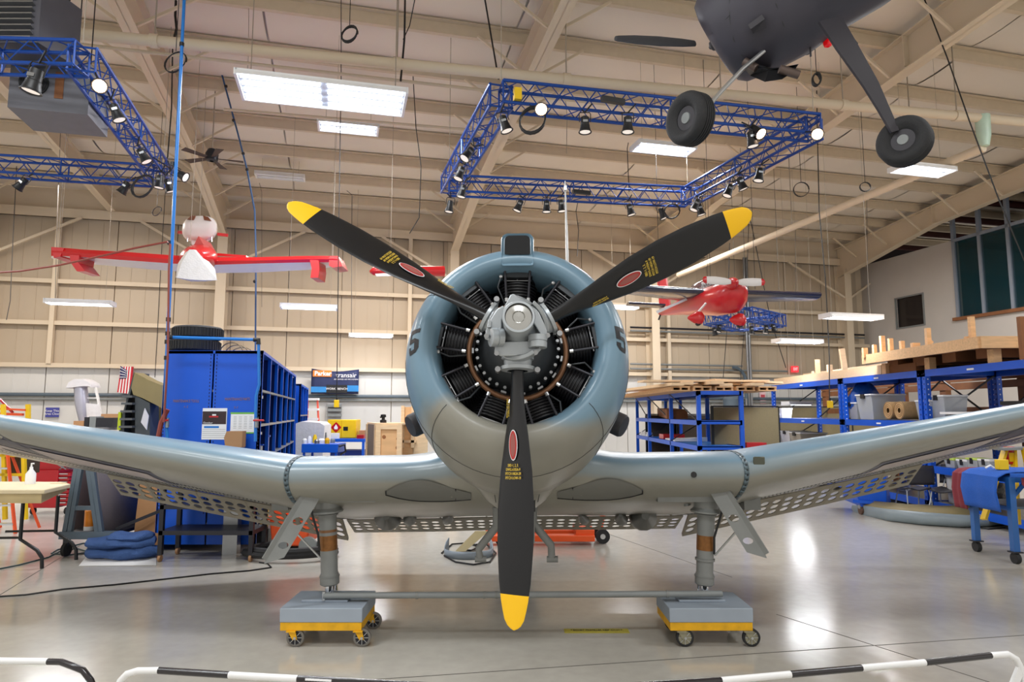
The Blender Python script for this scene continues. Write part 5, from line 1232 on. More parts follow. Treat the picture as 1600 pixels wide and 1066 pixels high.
# printing and papers on the end panels
def onface(px, py, off=.003): p = atY(px, py, YC-off); return p
for a, b, c_, d_, m_, nm in ((317, 638, 353, 687, PAPER, 'calendar'), (361, 645, 397, 677, PAPER, 'notice')):
    p, q = onface(a, b), onface(c_, d_)
    t = T(nm, 'wall calendar with a dark aircraft picture taped to the blue cabinet' if nm == 'calendar' else 'green-edged notice sheet taped to the blue cabinet', nm, ((p.x+q.x)/2, YC-.003, q.z))
    MB(m_).box(p.x, q.x, YC-.004, YC-.001, q.z, p.z).build('sheet', t)
    if nm == 'calendar':
        a1, a2 = onface(317, 643), onface(353, 663); MB(mat('picture_dark', (52, 34, 36), .5)).box(a1.x, a2.x, YC-.006, YC-.004, a2.z, a1.z).build('picture', t)
        c = onface(334, 651, .008); MB(RED).box(c.x-.06, c.x+.06, YC-.009, YC-.006, c.z-.012, c.z+.008).build('picture_subject', t); MB(WHITE).box(c.x-.02, c.x+.03, YC-.010, YC-.006, c.z+.01, c.z+.03).build('picture_subject', t)
        text('October', .035, onface(325, 661, .007), (1, 0, 0), (0, 0, 1), PAPER, 'lettering', t)
        c1, c2 = onface(319, 666), onface(342, 669); MB(SKYB).box(c1.x, c2.x, YC-.006, YC-.004, c2.z, c1.z).build('header_strip', t)
        m = MB(GREYP)
        for i in range(5):
            z = lerp(a2.z, q.z, .35+.13*i); m.box(p.x+.01, q.x-.01, YC-.005, YC-.004, z, z+.003)
        m.build('ruled_lines', t)
    else:
        g = mat('notice_green', (110, 180, 70), .6); MB(g).box(p.x-.005, q.x+.005, YC-.006, YC-.004, p.z-.018, p.z+.005).build('border', t); MB(g).box(p.x-.005, q.x+.005, YC-.006, YC-.004, q.z-.005, q.z+.012).build('border', t)
        m = MB(GREYP)
        for j in range(4):
            for i in range(8): x = lerp(p.x, q.x, .12+.22*j); z = lerp(p.z, q.z, .2+.08*i); m.box(x, x+.04, YC-.005, YC-.004, z, z+.004)
        m.build('text_lines', t)
LB = mat('sign_letter_rust', (150, 116, 104), .6, var=0)
for cx, cy, tx, sz in ((291, 627, 'MAINTENANCE TOOLS', .052), (291, 636, 'A - C', .04), (371, 624, 'MAINTENANCE PARTS', .052), (369, 637, 'D - F', .04)):
    text(tx, sz, onface(cx, cy), (1, 0, 0), (0, 0, 1), LB, 'cabinet_lettering', run, sx=.62, label='raised rust-brown lettering')
# second run beyond
a2 = atY(445, 600, 15.2)
shelf_run('shelving_unit', 'shorter blue shelving run standing behind the tall one', a2.x, atY(454, 600, 15.2).x+.25, 15.2, a2.z, 3, 1.0, [.4, .8, 1.2, 1.7], pair=False)
# tyres on top
def flat_tyre(px, py, y, R_, w_, lab):
    c = atY(px, py, y); t = T('tyre', lab, 'tyre', c)
    h = w_/2; pr = [(-h*.8, R_*.62), (-h, R_*.75), (-h*.9, R_*.92), (-h*.65, R_), (h*.65, R_), (h*.9, R_*.92), (h, R_*.75), (h*.8, R_*.62), (-h*.8, R_*.62)]
    MB(RUBBER).lathe(pr, c, EZ, 40).build('casing', t)
    m = MB(BLACK)
    for i in range(48):
        a = 2*math.pi*i/48; d = V3((math.cos(a), math.sin(a), 0)); n = V3((-d.y, d.x, 0)); m.frame(c+d*R_*.985-n*.008-EZ*h*.6, d*.012, n*.014, EZ*h*1.2)
    m.build('tread', t, kind='stuff'); return c
y_t = 9.15
c = flat_tyre(305, 0, y_t, .33, .16, 'large tyre lying on the blue cabinet, lower of the stack') if False else None
zt1 = ZC+.082
pc = atY(304, 540, y_t); 
def flat_tyre_at(c, R_, w_, lab):
    t = T('tyre', lab, 'tyre', c); h = w_/2; pr = [(-h*.8, R_*.62), (-h, R_*.75), (-h*.9, R_*.92), (-h*.65, R_), (h*.65, R_), (h*.9, R_*.92), (h, R_*.75), (h*.8, R_*.62), (-h*.8, R_*.62)]
    MB(RUBBER).lathe(pr, c, EZ, 40).build('casing', t); m = MB(BLACK)
    for i in range(48):
        a = 2*math.pi*i/48; d = V3((math.cos(a), math.sin(a), 0)); n = V3((-d.y, d.x, 0)); m.frame(c+d*R_*.985-n*.008-EZ*h*.6, d*.012, n*.014, EZ*h*1.2)
    m.build('tread', t, kind='stuff')
flat_tyre_at(V3((pc.x, y_t, ZC+.10)), .335, .18, 'worn tyre lying flat on the blue cabinet, lower of the two')
flat_tyre_at(V3((pc.x+.04, y_t, ZC+.10+.18)), .325, .18, 'tyre with yellow patch stacked on top of the other on the blue cabinet')
coil(366, 0, 0, .1, 'x') if False else None
t = T('wire_hoop', 'loose brass-coloured cable loops lying behind the tyres', 'cable', V3((atY(365, 540, 9.3).x, 9.3, ZC)))
for k in range(3):
    c = V3((atY(362+k*4, 540, 9.4).x, 9.4+.1*k, ZC)); MB(mat('brass_cable', (134, 116, 84), .4, metal=.3)).tube([c+V3((-.17*math.cos(a), 0, .17*math.sin(a)*(1-.15*k)+.01)) for a in [math.pi*j/12 for j in range(13)]], .008, 6).build('loop', t)
# cardboard sleeve at the foot of the cabinet sign
t = T('cardboard_box', 'small open cardboard box by the right blue cabinet panel above the wing', 'box', atY(366, 690, 8.5)); c = atY(366, 684, 8.5)
MB(CARD).frame(c+V3((-.10, 0, -.12)), (.20, 0, 0), (0, .12, 0), (0, 0, .2)).build('carton', t); MB(CARD).hexa([c+V3((-.11, 0, -.12)), c+V3((-.10, 0, -.12)), c+V3((-.10, .12, -.12)), c+V3((-.11, .12, -.12)), c+V3((-.13, 0, .0)), c+V3((-.10, 0, .08)), c+V3((-.10, .12, .08)), c+V3((-.13, .12, 0))]).build('flap', t)
MB(STEEL).box(c.x-.09, c.x+.09, 8.5, 8.62, 0, c.z-.12).build('stand', t)
# dark open shelf cart in front of the cabinet
p, q = gz(247, 878), gz(394, 878); YD = p.y
t = T('shelf_cart', 'dark steel open shelf cart on casters below the left wing', 'cart', ((p.x+q.x)/2, YD+.25, 0))
for x in (p.x+.02, q.x-.02):
    for y in (YD, YD+.42): MB(DARKST).box(x-.025, x+.025, y-.025, y+.025, .08, 1.0).build('leg', t); MB(mat('caster_tan', (170, 128, 90), .6)).cyl((x-.015, y, .04), (x+.015, y, .04), .04, n=14).build('caster', t)
for z in (.36, .66, .94): MB(DARKST).box(p.x, q.x, YD-.025, YD+.44, z-.05, z).build('shelf', t)
# tan board leaning next to it
p = gz(206, 862); q = gz(246, 862); MB(mat('tan_board', (168, 124, 84), .8, var=.05)).hexa([V3((p.x, p.y, 0)), V3((q.x, p.y, 0)), V3((q.x, p.y+.05, 0)), V3((p.x, p.y+.05, 0)), V3((p.x, p.y+.12, 1.1)), V3((q.x, p.y+.12, 1.1)), V3((q.x, p.y+.17, 1.1)), V3((p.x, p.y+.17, 1.1))]).build('leaning_board', None, 'tan board panel standing between the grey cart and the dark shelf cart', 'board')
# A-frame grey cart
t = T('a_frame_cart', 'slate-grey A-frame panel cart on casters under the left wing', 'cart', gz(150, 862))
p, q = gz(92, 868), gz(170, 868); YA = p.y-.1; zb = .30
x0, x1 = atY(91, 845, YA).x, atY(178, 845, YA).x
MB(GREYD).box(x0, x1, YA, YA+.08, zb-.09, zb).build('base_rail', t); MB(GREYD).box(x0, x1, YA+.8, YA+.88, zb-.09, zb).build('base_rail', t); MB(DARKST).box(x0+.02, x1-.02, YA+.05, YA+.85, zb-.06, zb-.02).build('deck', t)
for (a, b) in (((100, 842), (122, 720)), ((108, 842), (128, 722)), ((160, 842), (143, 720)), ((154, 842), (137, 722))):
    MB(GREYD).bar(atY(a[0], a[1], YA+.04), atY(b[0], b[1], YA+.04), .05, .05).build('a_post', t)
MB(GREYD).bar(atY(117, 794, YA+.04), atY(152, 794, YA+.04), .04, .05).build('cross_rail', t)
s0, s1, s2, s3 = atY(160, 842, YA+.06), atY(150, 722, YA+.06), atY(150, 722, YA+.06)+EV*1.2, atY(160, 842, YA+.06)+EV*1.2
MB(mat('carpet_panel', (104, 96, 100), .95, var=.08, scale=40)).add([s0, s1, s2+V3((.1, 0, 0)), s3+V3((.35, 0, 0))], [(0, 1, 2, 3)]).build('side_panel', t, solid=.03)
MB(mat('carpet_dark', (52, 40, 44), .95)).add([atY(112, 840, YA+.5), atY(128, 725, YA+.5), atY(138, 725, YA+.5), atY(154, 840, YA+.5)], [(0, 1, 2, 3)]).build('back_panel', t, solid=.03)
for x, y in ((x0+.08, YA+.04), (x1-.06, YA+.04), (x0+.08, YA+.84), (x1-.06, YA+.84)): MB(DARKST).box(x-.03, x+.03, y-.03, y+.03, .13, zb-.09).build('caster_fork', t); MB(RUBBER).cyl((x-.02, y, .085), (x+.02, y, .085), .085, n=18).build('caster_wheel', t)
MB(DARKST).bar(V3((x1-.1, YA+.2, zb)), V3((x1+.42, YA+.3, zb+.22)), .04, .04).build('tow_handle', t)
c = atY(140, 826, YA+.25); t = T('spray_bottle', 'orange and white canister on the A-frame cart deck', 'bottle', (c.x, YA+.25, zb-.02))
MB(mat('can_orange', (226, 132, 30), .4)).lathe([(0, .001), (0, .065), (.24, .065), (.26, .05)], (c.x, YA+.25, zb-.02), EZ, 18).build('can', t); MB(WHITE).lathe([(.26, .05), (.265, .052), (.29, .05), (.29, .001)], (c.x, YA+.25, zb-.02), EZ, 18).build('cap', t); MB(WHITE).lathe([(0, .066), (.05, .066)], (c.x, YA+.25, zb-.02), EZ, 18).build('label_band', t)
# quilt on white sheet
p, q = gz(124, 884), gz(245, 884); t0 = gz(180, 868)
MB(PAPER).add([gz(123, 885)+EZ*.004, gz(244, 884)+EZ*.004, gz(244, 868)+EZ*.004, gz(210, 858)+EZ*.004, gz(140, 864)+EZ*.004], [(0, 1, 2, 3, 4)]).build('floor_sheet', None, 'white plastic sheet on the floor under the folded blue quilt', 'sheet', solid=.003)
t = T('folded_quilt', 'folded blue moving quilt lying on a white sheet at left', 'blanket', gz(185, 878))
c = gz(184, 877)+EV*.18
for k, (sx, sy, z0, hh, ox) in enumerate(((.43, .26, .012, .14, 0), (.41, .24, .13, .12, -.03), (.26, .2, .21, .09, .09))):
    m = MB(CANVAS); rings = []
    for i in range(13):
        a = i/12; x = (a-.5)*2; w_ = (1-abs(x)**4)**.5; rings.append([c+V3((ox+sx*x, sy*w_*math.cos(2*math.pi*j/14)*(1+.05*math.sin(9*x+k)), z0+hh/2+hh/2*(.7+.45*w_)*math.sin(2*math.pi*j/14)*(1+.28*math.sin(5*x+2.3*k+1.3*math.sin(j))))) for j in range(14)])
    m.loft(rings).build('fold', t, smooth=70)
# folding table at the left edge, bottle, toolbox, ladders
p = gz(60, 835); YT = 7.9
t = T('folding_table', 'folding table with a cream top at the left edge', 'table', (gz(20, 835).x, YT, 0))
tz = atY(60, 766, YT).z
def ty(px, y): return atY(px, 762, y).x
MB(mat('cream_top', (216, 200, 164), .5, var=.05)).prism([V3((atY(-60, 700, 7.6).x, 7.5, tz)), V3((ty(70, 7.5), 7.5, tz)), V3((ty(110, 8.1), 8.1, tz)), V3((ty(96, 8.35), 8.35, tz)), V3((ty(-60, 8.4), 8.4, tz))], EZ*.05).build('top', t, bevel=.01)
MB(mat('cream_apron', (196, 176, 130), .6)).prism([V3((ty(-60, 7.52), 7.52, tz-.10)), V3((ty(66, 7.52), 7.52, tz-.10)), V3((ty(104, 8.2), 8.2, tz-.04)), V3((ty(-60, 8.2), 8.2, tz-.10))], EZ*.10).build('apron', t)
for a in ((38, 7.75), (92, 8.2)):
    x = ty(a[0], a[1]); MB(BLACK).tube([V3((x, a[1], tz-.1)), V3((x, a[1], .32)), V3((x+.20, a[1], .20)), V3((x+.26, a[1], .12)), V3((x+.27, a[1], .0))], .02, 8).build('leg', t)
    MB(BLACK).tube([V3((x-.6, a[1], .33)), V3((x, a[1], .34))], .015, 6).build('leg_brace', t)
c = atY(48, 745, 8.1); c.z = tz+.05; t = T('soap_bottle', 'small white pump bottle on the cream table', 'bottle', c); MB(WHITE).lathe([(0, .001), (0, .055), (.12, .055), (.17, .02), (.20, .018), (.2, .001)], c, EZ, 16).build('body', t); MB(WHITE).tube([c+EZ*.2, c+EZ*.24, c+EZ*.24+V3((.03, 0, 0))], .010, 6).build('pump', t)
# red tool chest
c = gz(80, 808); YR = c.y+.2
t = T('tool_chest', 'red rolling tool chest with open drawers behind the cream table', 'tool chest', (atY(80, 700, YR).x, YR, 0))
X0, X1 = atY(44, 700, YR).x, atY(94, 700, YR).x; X2 = atY(110, 700, YR).x
zt_ = atY(70, 735, YR).z
MB(REDT).box(X0, X1, YR, YR+.55, .12, zt_).build('cabinet', t, bevel=.006)
MB(REDT).box(X0-.02, X1, YR+.1, YR+.6, zt_, atY(60, 706, YR).z).build('upper_lid', t, bevel=.006)
for i in range(8):
    z = .16+(zt_-.2)*i/8
    MB(REDT).box(X1, X2+.02*(i % 3), YR+.02, YR+.5, z, z+(zt_-.2)/8-.012).build('drawer', t); MB(ALU).box(X1+.01, X2-.02, YR+.005, YR+.02, z+.04, z+.055).build('drawer_pull', t)
for x in (X0+.1, X2-.05): MB(RUBBER).cyl((x-.02, YR+.1, .06), (x+.02, YR+.1, .06), .06, n=14).build('caster', t)
m = MB(STEEL); rn = random.Random(5)
for i in range(26): x = rn.uniform(X1-.05, X2+.02); y = YR+rn.uniform(.05, .5); m.bar((x, y, zt_+.01), (x+rn.uniform(-.12, .12), y+rn.uniform(-.1, .1), zt_+rn.uniform(.03, .10)), .02, .015)
m.build('loose_tools', None, 'heap of metal hand tools on top of the red tool chest', 'tools', kind='stuff')
# orange ladder at the left edge, yellow work platform
def ladder(name, lab, pl, pr, tl, tr, y, n, mr, ms, rear=.5, w_=.05):
    b0, b1, t0_, t1_ = atY(*pl, y), atY(*pr, y), atY(*tl, y+rear*.45), atY(*tr, y+rear*.45)
    t = T(name, lab, 'ladder', (b0+b1)/2)
    for a, b in ((b0, t0_), (b1, t1_)): MB(mr).bar(a, b, w_*.45, w_, up=(0, 1, 0)).build('rail', t)
    for i in range(n): f = (i+.5)/n; MB(ms).bar(b0.lerp(t0_, f), b1.lerp(t1_, f), .07, .025).build('step', t)
    for a, b in ((b0, t0_), (b1, t1_)): MB(mr).bar(V3((a.x, a.y+rear, a.z)), b, w_*.4, w_*.8, up=(0, 1, 0)).build('rear_rail', t)
    MB(ms).bar(t0_, t1_, .12, .04).build('top_cap', t); return t
YL = gz(24, 834).y
t = ladder('step_ladder', 'orange fibreglass step ladder cut off by the left picture edge', (-40, 834), (24, 834), (-30, 690), (10, 690), YL, 5, ORGL, ALU)
t = T('work_platform', 'yellow wheeled work platform frame at the left edge behind the wing', 'platform', gz(0, 790))
YW = 10.2
for x in (-30, 8, 40): MB(YEL).bar(atY(x, 812, YW), atY(x-3, 632 if x < 40 else 706, YW), .05, .05).build('post', t)
for y in (706, 712, 742): MB(YEL).bar(atY(-40, y, YW), atY(40, y, YW), .05, .04).build('rail', t)
MB(YEL).bar(atY(44, 632, 11), atY(44, 655, 11), .06, .05).build('rail_end', t, 'short yellow post end'); MB(ORGL).bar(atY(-20, 638, 11), atY(42, 641, 11), .08, .03).build('deck_edge', t, 'orange deck edge'); MB(ORGL).bar(atY(-20, 646, 11), atY(36, 648, 11), .05, .04).build('deck_edge', t)
MB(RED).bar(atY(0, 624, 11), atY(20, 645, 11), .03, .03).build('brace', t, 'red diagonal brace')
MB(mat('dark_load', (70, 56, 40), .8)).box(atY(14, 700, 10.4).x, atY(36, 700, 10.4).x, 10.35, 10.8, atY(20, 742, 10.4).z, atY(20, 714, 10.4).z).build('load_box', t, 'dark box on the platform')
# ------------ wall items on the left
t = T('flag', 'stars and stripes flag hanging on the back wall beside the ribbed tail section', 'flag', atY(196, 595, 19)); YF = 18.85
m = MB(mat('flag_red', (196, 40, 56), .8, var=.03)); sm = MB(mat('flag_white', (232, 228, 230), .8, var=.03))
tl, tr, bl_, br = atY(189, 573, YF), atY(207, 573, YF), atY(183, 613, YF), atY(203, 616, YF)
for i in range(9):
    a, b = i/9, (i+1)/9
    q0, q1, q2, q3 = tl.lerp(tr, a), tl.lerp(tr, b), bl_.lerp(br, b), bl_.lerp(br, a)
    (m if i % 2 == 0 else sm).prism([q0, q1, q2, q3], (0, .02+.02*(i % 3), 0))
m.build('red_stripe', t, 'red stripes', kind='stuff'); sm.build('white_stripe', t, 'white stripes', kind='stuff')
cc = [atY(x, y, YF-.02) for x, y in ((188, 572), (198, 579), (197, 591), (187, 592))]; ca = MB(mat('flag_navy', (42, 46, 96), .8)); ca.prism(cc, (0, .02, 0)).build('canton', t, 'navy canton')
m = MB(PAPER)
for i in range(5):
    for j in range(4): p = cc[0].lerp(cc[1], (i+.5)/5).lerp(cc[3].lerp(cc[2], (i+.5)/5), (j+.5)/4); m.box(p.x-.012, p.x+.012, YF-.03, YF-.02, p.z-.012, p.z+.012)
m.build('star', t, kind='stuff')
# small blue sign
p, q = atV(72, 637, VB-.06), atV(92, 652, VB-.06)
t = T('wall_sign', 'small blue sign with white scribbled lettering low on the back wall at left', 'sign', q); MB(mat('sign_blue', (62, 66, 150), .5)).frame(V3((p.x, p.y, q.z)), EU*(q-p).dot(EU), -EV*.02, EZ*(p.z-q.z)).build('board', t)
text('Keep This\nArea Clear', .085, (p+q)/2-EV*.03, EU, EZ, PAPER, 'lettering', t)
# wrapped rib structure
t = T('wrapped_strut', 'aluminium strut wrapped in clear plastic with a white domed top by the wall', 'aircraft part', atY(133, 660, 17))
YY = 17.0
MB(mat('strut_metal', (176, 176, 190), .3, metal=.5)).tube([atY(131, 658, YY), atY(128, 630, YY), atY(126, 605, YY)], [.11, .16, .15], 14).build('strut', t)
m = MB(WRAPM); prof_ = [(111, 606), (115, 597), (124, 592), (138, 592), (148, 598), (150, 604)]; up_ = [atY(x, y, YY) for x, y in prof_]; lo_ = [atY(x, y, YY) for x, y in ((111, 607), (120, 606), (128, 605), (138, 604), (146, 604), (150, 606))]
rings = [[u_+V3((0, -.2, -.02)), u_+V3((0, .0, .0)), u_+V3((0, .2, -.02)), l_+V3((0, .2, 0)), l_+V3((0, -.2, 0))] for u_, l_ in zip(up_, lo_)]; m.loft(rings).build('dome_cover', t, smooth=60)
for a, b in (((148, 602), (153, 622)), ((153, 622), (158, 652))): MB(WHITE).bar(atY(*a, YY), atY(*b, YY), .06, .04).build('frame_bar', t)
for y in (622, 633, 645, 653): MB(WHITE).bar(atY(131, y, YY), atY(155, y, YY), .03, .03).build('cross_bar', t)
MB(WRAPM).add([atY(134, 630, YY-.1), atY(155, 632, YY-.1), atY(159, 655, YY-.1), atY(136, 657, YY-.1)], [(0, 1, 2, 3)]).build('wrap', t)
for a in ((115, 658, 130, 662, CARD, 'cardboard box lying behind the left wing near the wrapped strut'), (158, 647, 186, 664, CARD, 'cardboard sheet box behind the left wing next to the tail section')):
    p, q = atY(a[0], a[1], 16.5), atY(a[2], a[3]+8, 16.5); MB(a[4]).box(p.x, q.x, 16.5, 16.9, q.z, p.z).build('cardboard_box', None, a[5], 'box')
for i, (x0_, x1_, y0_) in enumerate(((132, 139, 652), (139, 149, 651), (151, 176, 653))):
    p, q = atY(x0_, y0_, 15.5), atY(x1_, 668, 15.5); MB(DARKST if i != 1 else GREYP).box(p.x, q.x, 15.5, 15.8, q.z, p.z).build('equipment_box', None, ['small dark equipment box, leftmost of three behind the wing', 'grey equipment box, middle of three behind the wing', 'wide dark equipment box, rightmost of three behind the wing'][i], 'box')
MB(mat('table_grey', (120, 120, 122), .6)).box(atY(110, 700, 16).x, atY(188, 700, 16).x, 15.3, 17.0, atY(150, 668, 15.5).z-.06, atY(150, 668, 15.5).z-.0).build('support_table', None, 'grey table holding boxes behind the left wing', 'table')
# ribbed tail section, olive and grey
t = T('aircraft_section', 'grey and olive ribbed aircraft section standing on edge left of the blue cabinet', 'aircraft part', atY(215, 690, 11.5)); Y5 = 11.5
DG = mat('section_grey', (74, 80, 84), .5, metal=.3)
MB(DG).prism([atY(x, y, Y5) for x, y in ((209, 582), (201, 612), (192, 645), (186, 672), (184, 700), (192, 700), (196, 640), (206, 606))], (0, .5, 0)).build('edge_skin', t)
MB(OLIVE).prism([atY(x, y, Y5-.01) for x, y in ((210, 582), (232, 594), (252, 602), (256, 640), (246, 634), (222, 622), (208, 617), (205, 606))], (0, .3, 0)).build('olive_skin', t)
MB(DG).prism([atY(x, y, Y5) for x, y in ((211, 618), (234, 630), (234, 700), (211, 700))], (0, .3, 0)).build('grey_skin', t)
MB(mat('section_dark', (40, 42, 46), .6)).prism([atY(x, y, Y5+.2) for x, y in ((198, 620), (211, 618), (211, 700), (186, 700))], (0, .1, 0)).build('inner_web', t)
for y0_ in (620, 631, 643, 655, 667): MB(mat('rib_grey', (96, 100, 104), .45, metal=.4)).bar(atY(195-(y0_-620)*.1, y0_, Y5), atY(211, y0_, Y5), .18, .035).build('rib', t)
MB(mat('chartreuse', (196, 214, 40), .5)).prism([atY(x, y, Y5-.02) for x, y in ((185, 644), (189, 644), (188, 672), (183, 672))], (0, .05, 0)).build('yellow_strip', t, 'yellow-green edge strip')
MB(WRAPM).prism([atY(x, y, Y5-.04) for x, y in ((226, 638), (232, 650), (229, 672), (220, 660))], (0, .02, 0)).build('plastic_patch', t)
p, q = atY(232, 605, 12), atY(256, 626, 12); t = T('cardboard_box', 'brown cardboard carton on the stand between the tail section and the blue pipe', 'box', q); MB(CARD).box(p.x, q.x, 12, 12.4, q.z, p.z).build('carton', t); MB(OLIVE).box(p.x, q.x+.1, 12.05, 12.4, q.z-.5, q.z).build('olive_stand', t); MB(DARKST).box(p.x, q.x+.1, 12.05, 12.4, 0, q.z-.5).build('dark_base', t)
p = atY(238, 631, 11.7); MB(YEL).box(p.x-.06, p.x+.05, 11.7, 11.85, p.z-.06, p.z+.04).build('yellow_tape', t)
# ================================================================ CENTRE BACKGROUND
YK = 17.5
# banner
tl, br = atV(487, 576, VB-.3), atV(560, 616, VB-.3)
o = V3((tl.x, tl.y, br.z)); Lb = (br-tl).dot(EU); Hb = tl.z-br.z
t = T('banner', 'navy banner with an orange block reading Parker transair on the back wall', 'banner', o)
def BQ(m, a, b, c, d, off=.0): return MB(m).frame(o+EU*Lb*a+EZ*Hb*b-EV*(.02+off), EU*Lb*(c-a), -EV*.004, EZ*Hb*(d-b))
m = MB(mat('banner_navy', (28, 40, 84), .6)); 
m.grid(lambda s_, t_: o+EU*Lb*s_+EZ*(Hb*t_*(1-.10*math.sin(math.pi*s_)))-EV*(.02*math.sin(s_*9)), 12, 4); m.build('cloth', t, solid=.004)
BQ(mat('banner_orange', (230, 134, 50), .6), .03, .68, .42, .93, .02).build('orange_block', t)
BQ(mat('banner_blue', (40, 130, 200), .5), 0, .06, .36, .28, .02).build('blue_pipe_print', t); BQ(mat('banner_blue', (40, 130, 200), .5), .76, .10, 1, .34, .02).build('blue_pipe_print', t); BQ(BLACK, .32, .04, .76, .36, .022).build('black_fitting_print', t)
text('Parker', Hb*.24, o+EU*Lb*.24+EZ*Hb*.80-EV*.03, EU, EZ, PAPER, 'banner_lettering', t, gap=.03, bold=.006); text('transair', Hb*.26, o+EU*Lb*.73+EZ*Hb*.74-EV*.03, EU, EZ, PAPER, 'banner_lettering', t, gap=.03); text('ADVANCED AIR PIPE SYSTEMS', Hb*.07, o+EU*Lb*.73+EZ*Hb*.58-EV*.03, EU, EZ, PAPER, 'banner_lettering', t, gap=.03); text('WORK  BENCH', Hb*.12, o+EU*Lb*.54+EZ*Hb*.2-EV*.03, EU, EZ, PAPER, 'banner_lettering', t, gap=.03)
# white and red step ladder
t = T('step_ladder', 'orange-railed step ladder with white steps by the back wall under the banner', 'ladder', atY(489, 700, 18.6)); Yl = 18.6
for a, b in (((478, 705), (481, 624)), ((500, 705), (496, 624))): MB(mat('rail_salmon', (226, 96, 76), .5)).bar(atY(*a, Yl), atY(*b, Yl), .04, .06).build('rail', t)
for y in (624, 640, 655, 672, 690): MB(WHITE).bar(atY(479, y, Yl), atY(498, y, Yl), .16, .06).build('step', t)
# wall rack with grey rails
t = T('wall_shelf', 'small grey three-rail wall rack above the yellow cabinet', 'shelf', atV(522, 645, VB-.1))
for y in (634, 641, 649): a, b = atV(511, y, VB-.2), atV(534, y, VB-.2); MB(GREYP).bar(a, b, .12, .08).build('rail', t)
a, b = atV(512, 630, VB-.12), atV(533, 660, VB-.12); MB(mat('rack_back', (170, 170, 172), .6)).frame(V3((a.x, a.y, b.z)), EU*(b-a).dot(EU), EV*.03, EZ*(a.z-b.z)).build('back_plate', t)
# flammables cabinet
p, q = atY(512, 656, YK), atY(556, 685, YK)
t = T('safety_cabinet', 'yellow flammables cabinet with a red diamond on the workbench', 'cabinet', ((p.x+q.x)/2, YK+.2, q.z))
xm_ = (p.x+q.x)/2
MB(YEL).box(p.x, q.x, YK, YK+.5, q.z, p.z).build('body', t, bevel=.01); MB(YEL).box(p.x+.01, xm_-.006, YK-.02, YK, q.z+.02, p.z-.02).build('door', t); MB(YEL).box(xm_+.006, q.x-.01, YK-.02, YK, q.z+.02, p.z-.02).build('door', t)
c = atY(525, 668, YK-.03); s_ = .14; MB(RED).prism([c+V3((-s_, 0, 0)), c+V3((0, 0, -s_)), c+V3((s_, 0, 0)), c+V3((0, 0, s_))], (0, .008, 0)).build('warning_diamond', t); MB(PAPER).prism([c+V3((-.04, -.006, -.05)), c+V3((.04, -.006, -.05)), c+V3((.05, -.006, 0)), c+V3((0, -.006, .08)), c+V3((-.05, -.006, 0))], (0, .004, 0)).build('flame_symbol', t, 'white flame symbol')
c = atY(540, 670, YK-.03); MB(BLACK).box(c.x-.06, c.x+.06, YK-.03, YK-.02, c.z-.05, c.z+.05).build('lock_plate', t)
# workbench
z = q.z; b0, b1 = atY(486, 700, YK-.4).x, atY(570, 700, YK-.4).x
t = T('workbench', 'blue workbench carrying the yellow safety cabinet', 'bench', ((b0+b1)/2, YK, 0))
MB(BLUE).box(b0, b1, YK-.4, YK+.6, z-.08, z-.001).build('top', t); MB(NAVY).box(b0+.1, b1-.05, YK-.2, YK+.4, .2, z-.3).build('lower_box', t)
for x in (b0+.05, b1-.08): MB(BLUE).box(x, x+.06, YK-.38, YK-.32, 0, z-.08).build('leg', t); MB(BLUE).box(x, x+.06, YK+.5, YK+.56, 0, z-.08).build('leg', t)
c1 = atY(519, 682, YK-.35); MB(PAPER).box(c1.x-.12, c1.x+.14, YK-.35, YK-.15, z, z+.14).build('glove_box', None, 'white tissue box on the blue bench before the yellow cabinet', 'box')
c1 = atY(563, 682, YK-.2); MB(REDT).box(c1.x-.08, c1.x+.10, YK-.25, YK+.05, z, z+.09).build('parts_tray', None, 'small red parts tray at the right end of the blue bench', 'tray'); MB(CARD).box(c1.x-.1, c1.x+.04, YK-.0+.08, YK+.3, z, z+.2).build('small_box', None, 'little brown box behind the red tray on the bench', 'box')
# blue cart with clutter in front
YQ = 12.5; z = atY(500, 694, YQ).z; b0, b1 = atY(471, 700, YQ).x, atY(528, 700, YQ).x
t = T('parts_cart', 'bright blue parts cart piled with small supplies right of the shelving', 'cart', ((b0+b1)/2, YQ, 0))
MB(BLUE).box(b0, b1, YQ, YQ+.6, z-.16, z).build('tray', t, bevel=.006); MB(BLUE).box(b0, b1, YQ, YQ+.6, .3, .36).build('lower_shelf', t)
for x in (b0+.02, b1-.06):
    for y in (YQ+.02, YQ+.55): MB(BLUE).box(x, x+.04, y, y+.04, .06, z-.16).build('leg', t); MB(RUBBER).cyl((x, y+.02, .05), (x+.03, y+.02, .05), .05, n=12).build('caster', t)
MB(BLACK).tube([V3((b1, YQ+.1, z-.05)), V3((b1+.10, YQ+.1, z-.02)), V3((b1+.12, YQ+.1, z-.14)), V3((b1+.02, YQ+.1, z-.2))], .02, 8).build('push_handle', t)
names = [('can', 'white cup'), ('jar', 'small jar')]
items = [(478, .09, .10, WHITE, 'white cup at the left end of the supplies on the blue cart'), (484, .07, .14, PAPER, 'pale bottle second from left on the blue cart'), (491, .08, .16, YEL, 'yellow tape roll among the supplies on the blue cart'), (497, .10, .08, STEEL, 'steel bowl in the middle of the blue cart'), (503, .14, .09, WHITE, 'flat white pack right of the bowl on the blue cart'), (508, .04, .20, STEEL, 'tall thin metal tool standing on the blue cart'), (513, .09, .11, YELD, 'ochre can near the right end of the blue cart'), (511, .05, .07, RED, 'little red cap in front of the ochre can on the blue cart'), (519, .09, .08, GREYP, 'grey lump at the right end of the blue cart')]
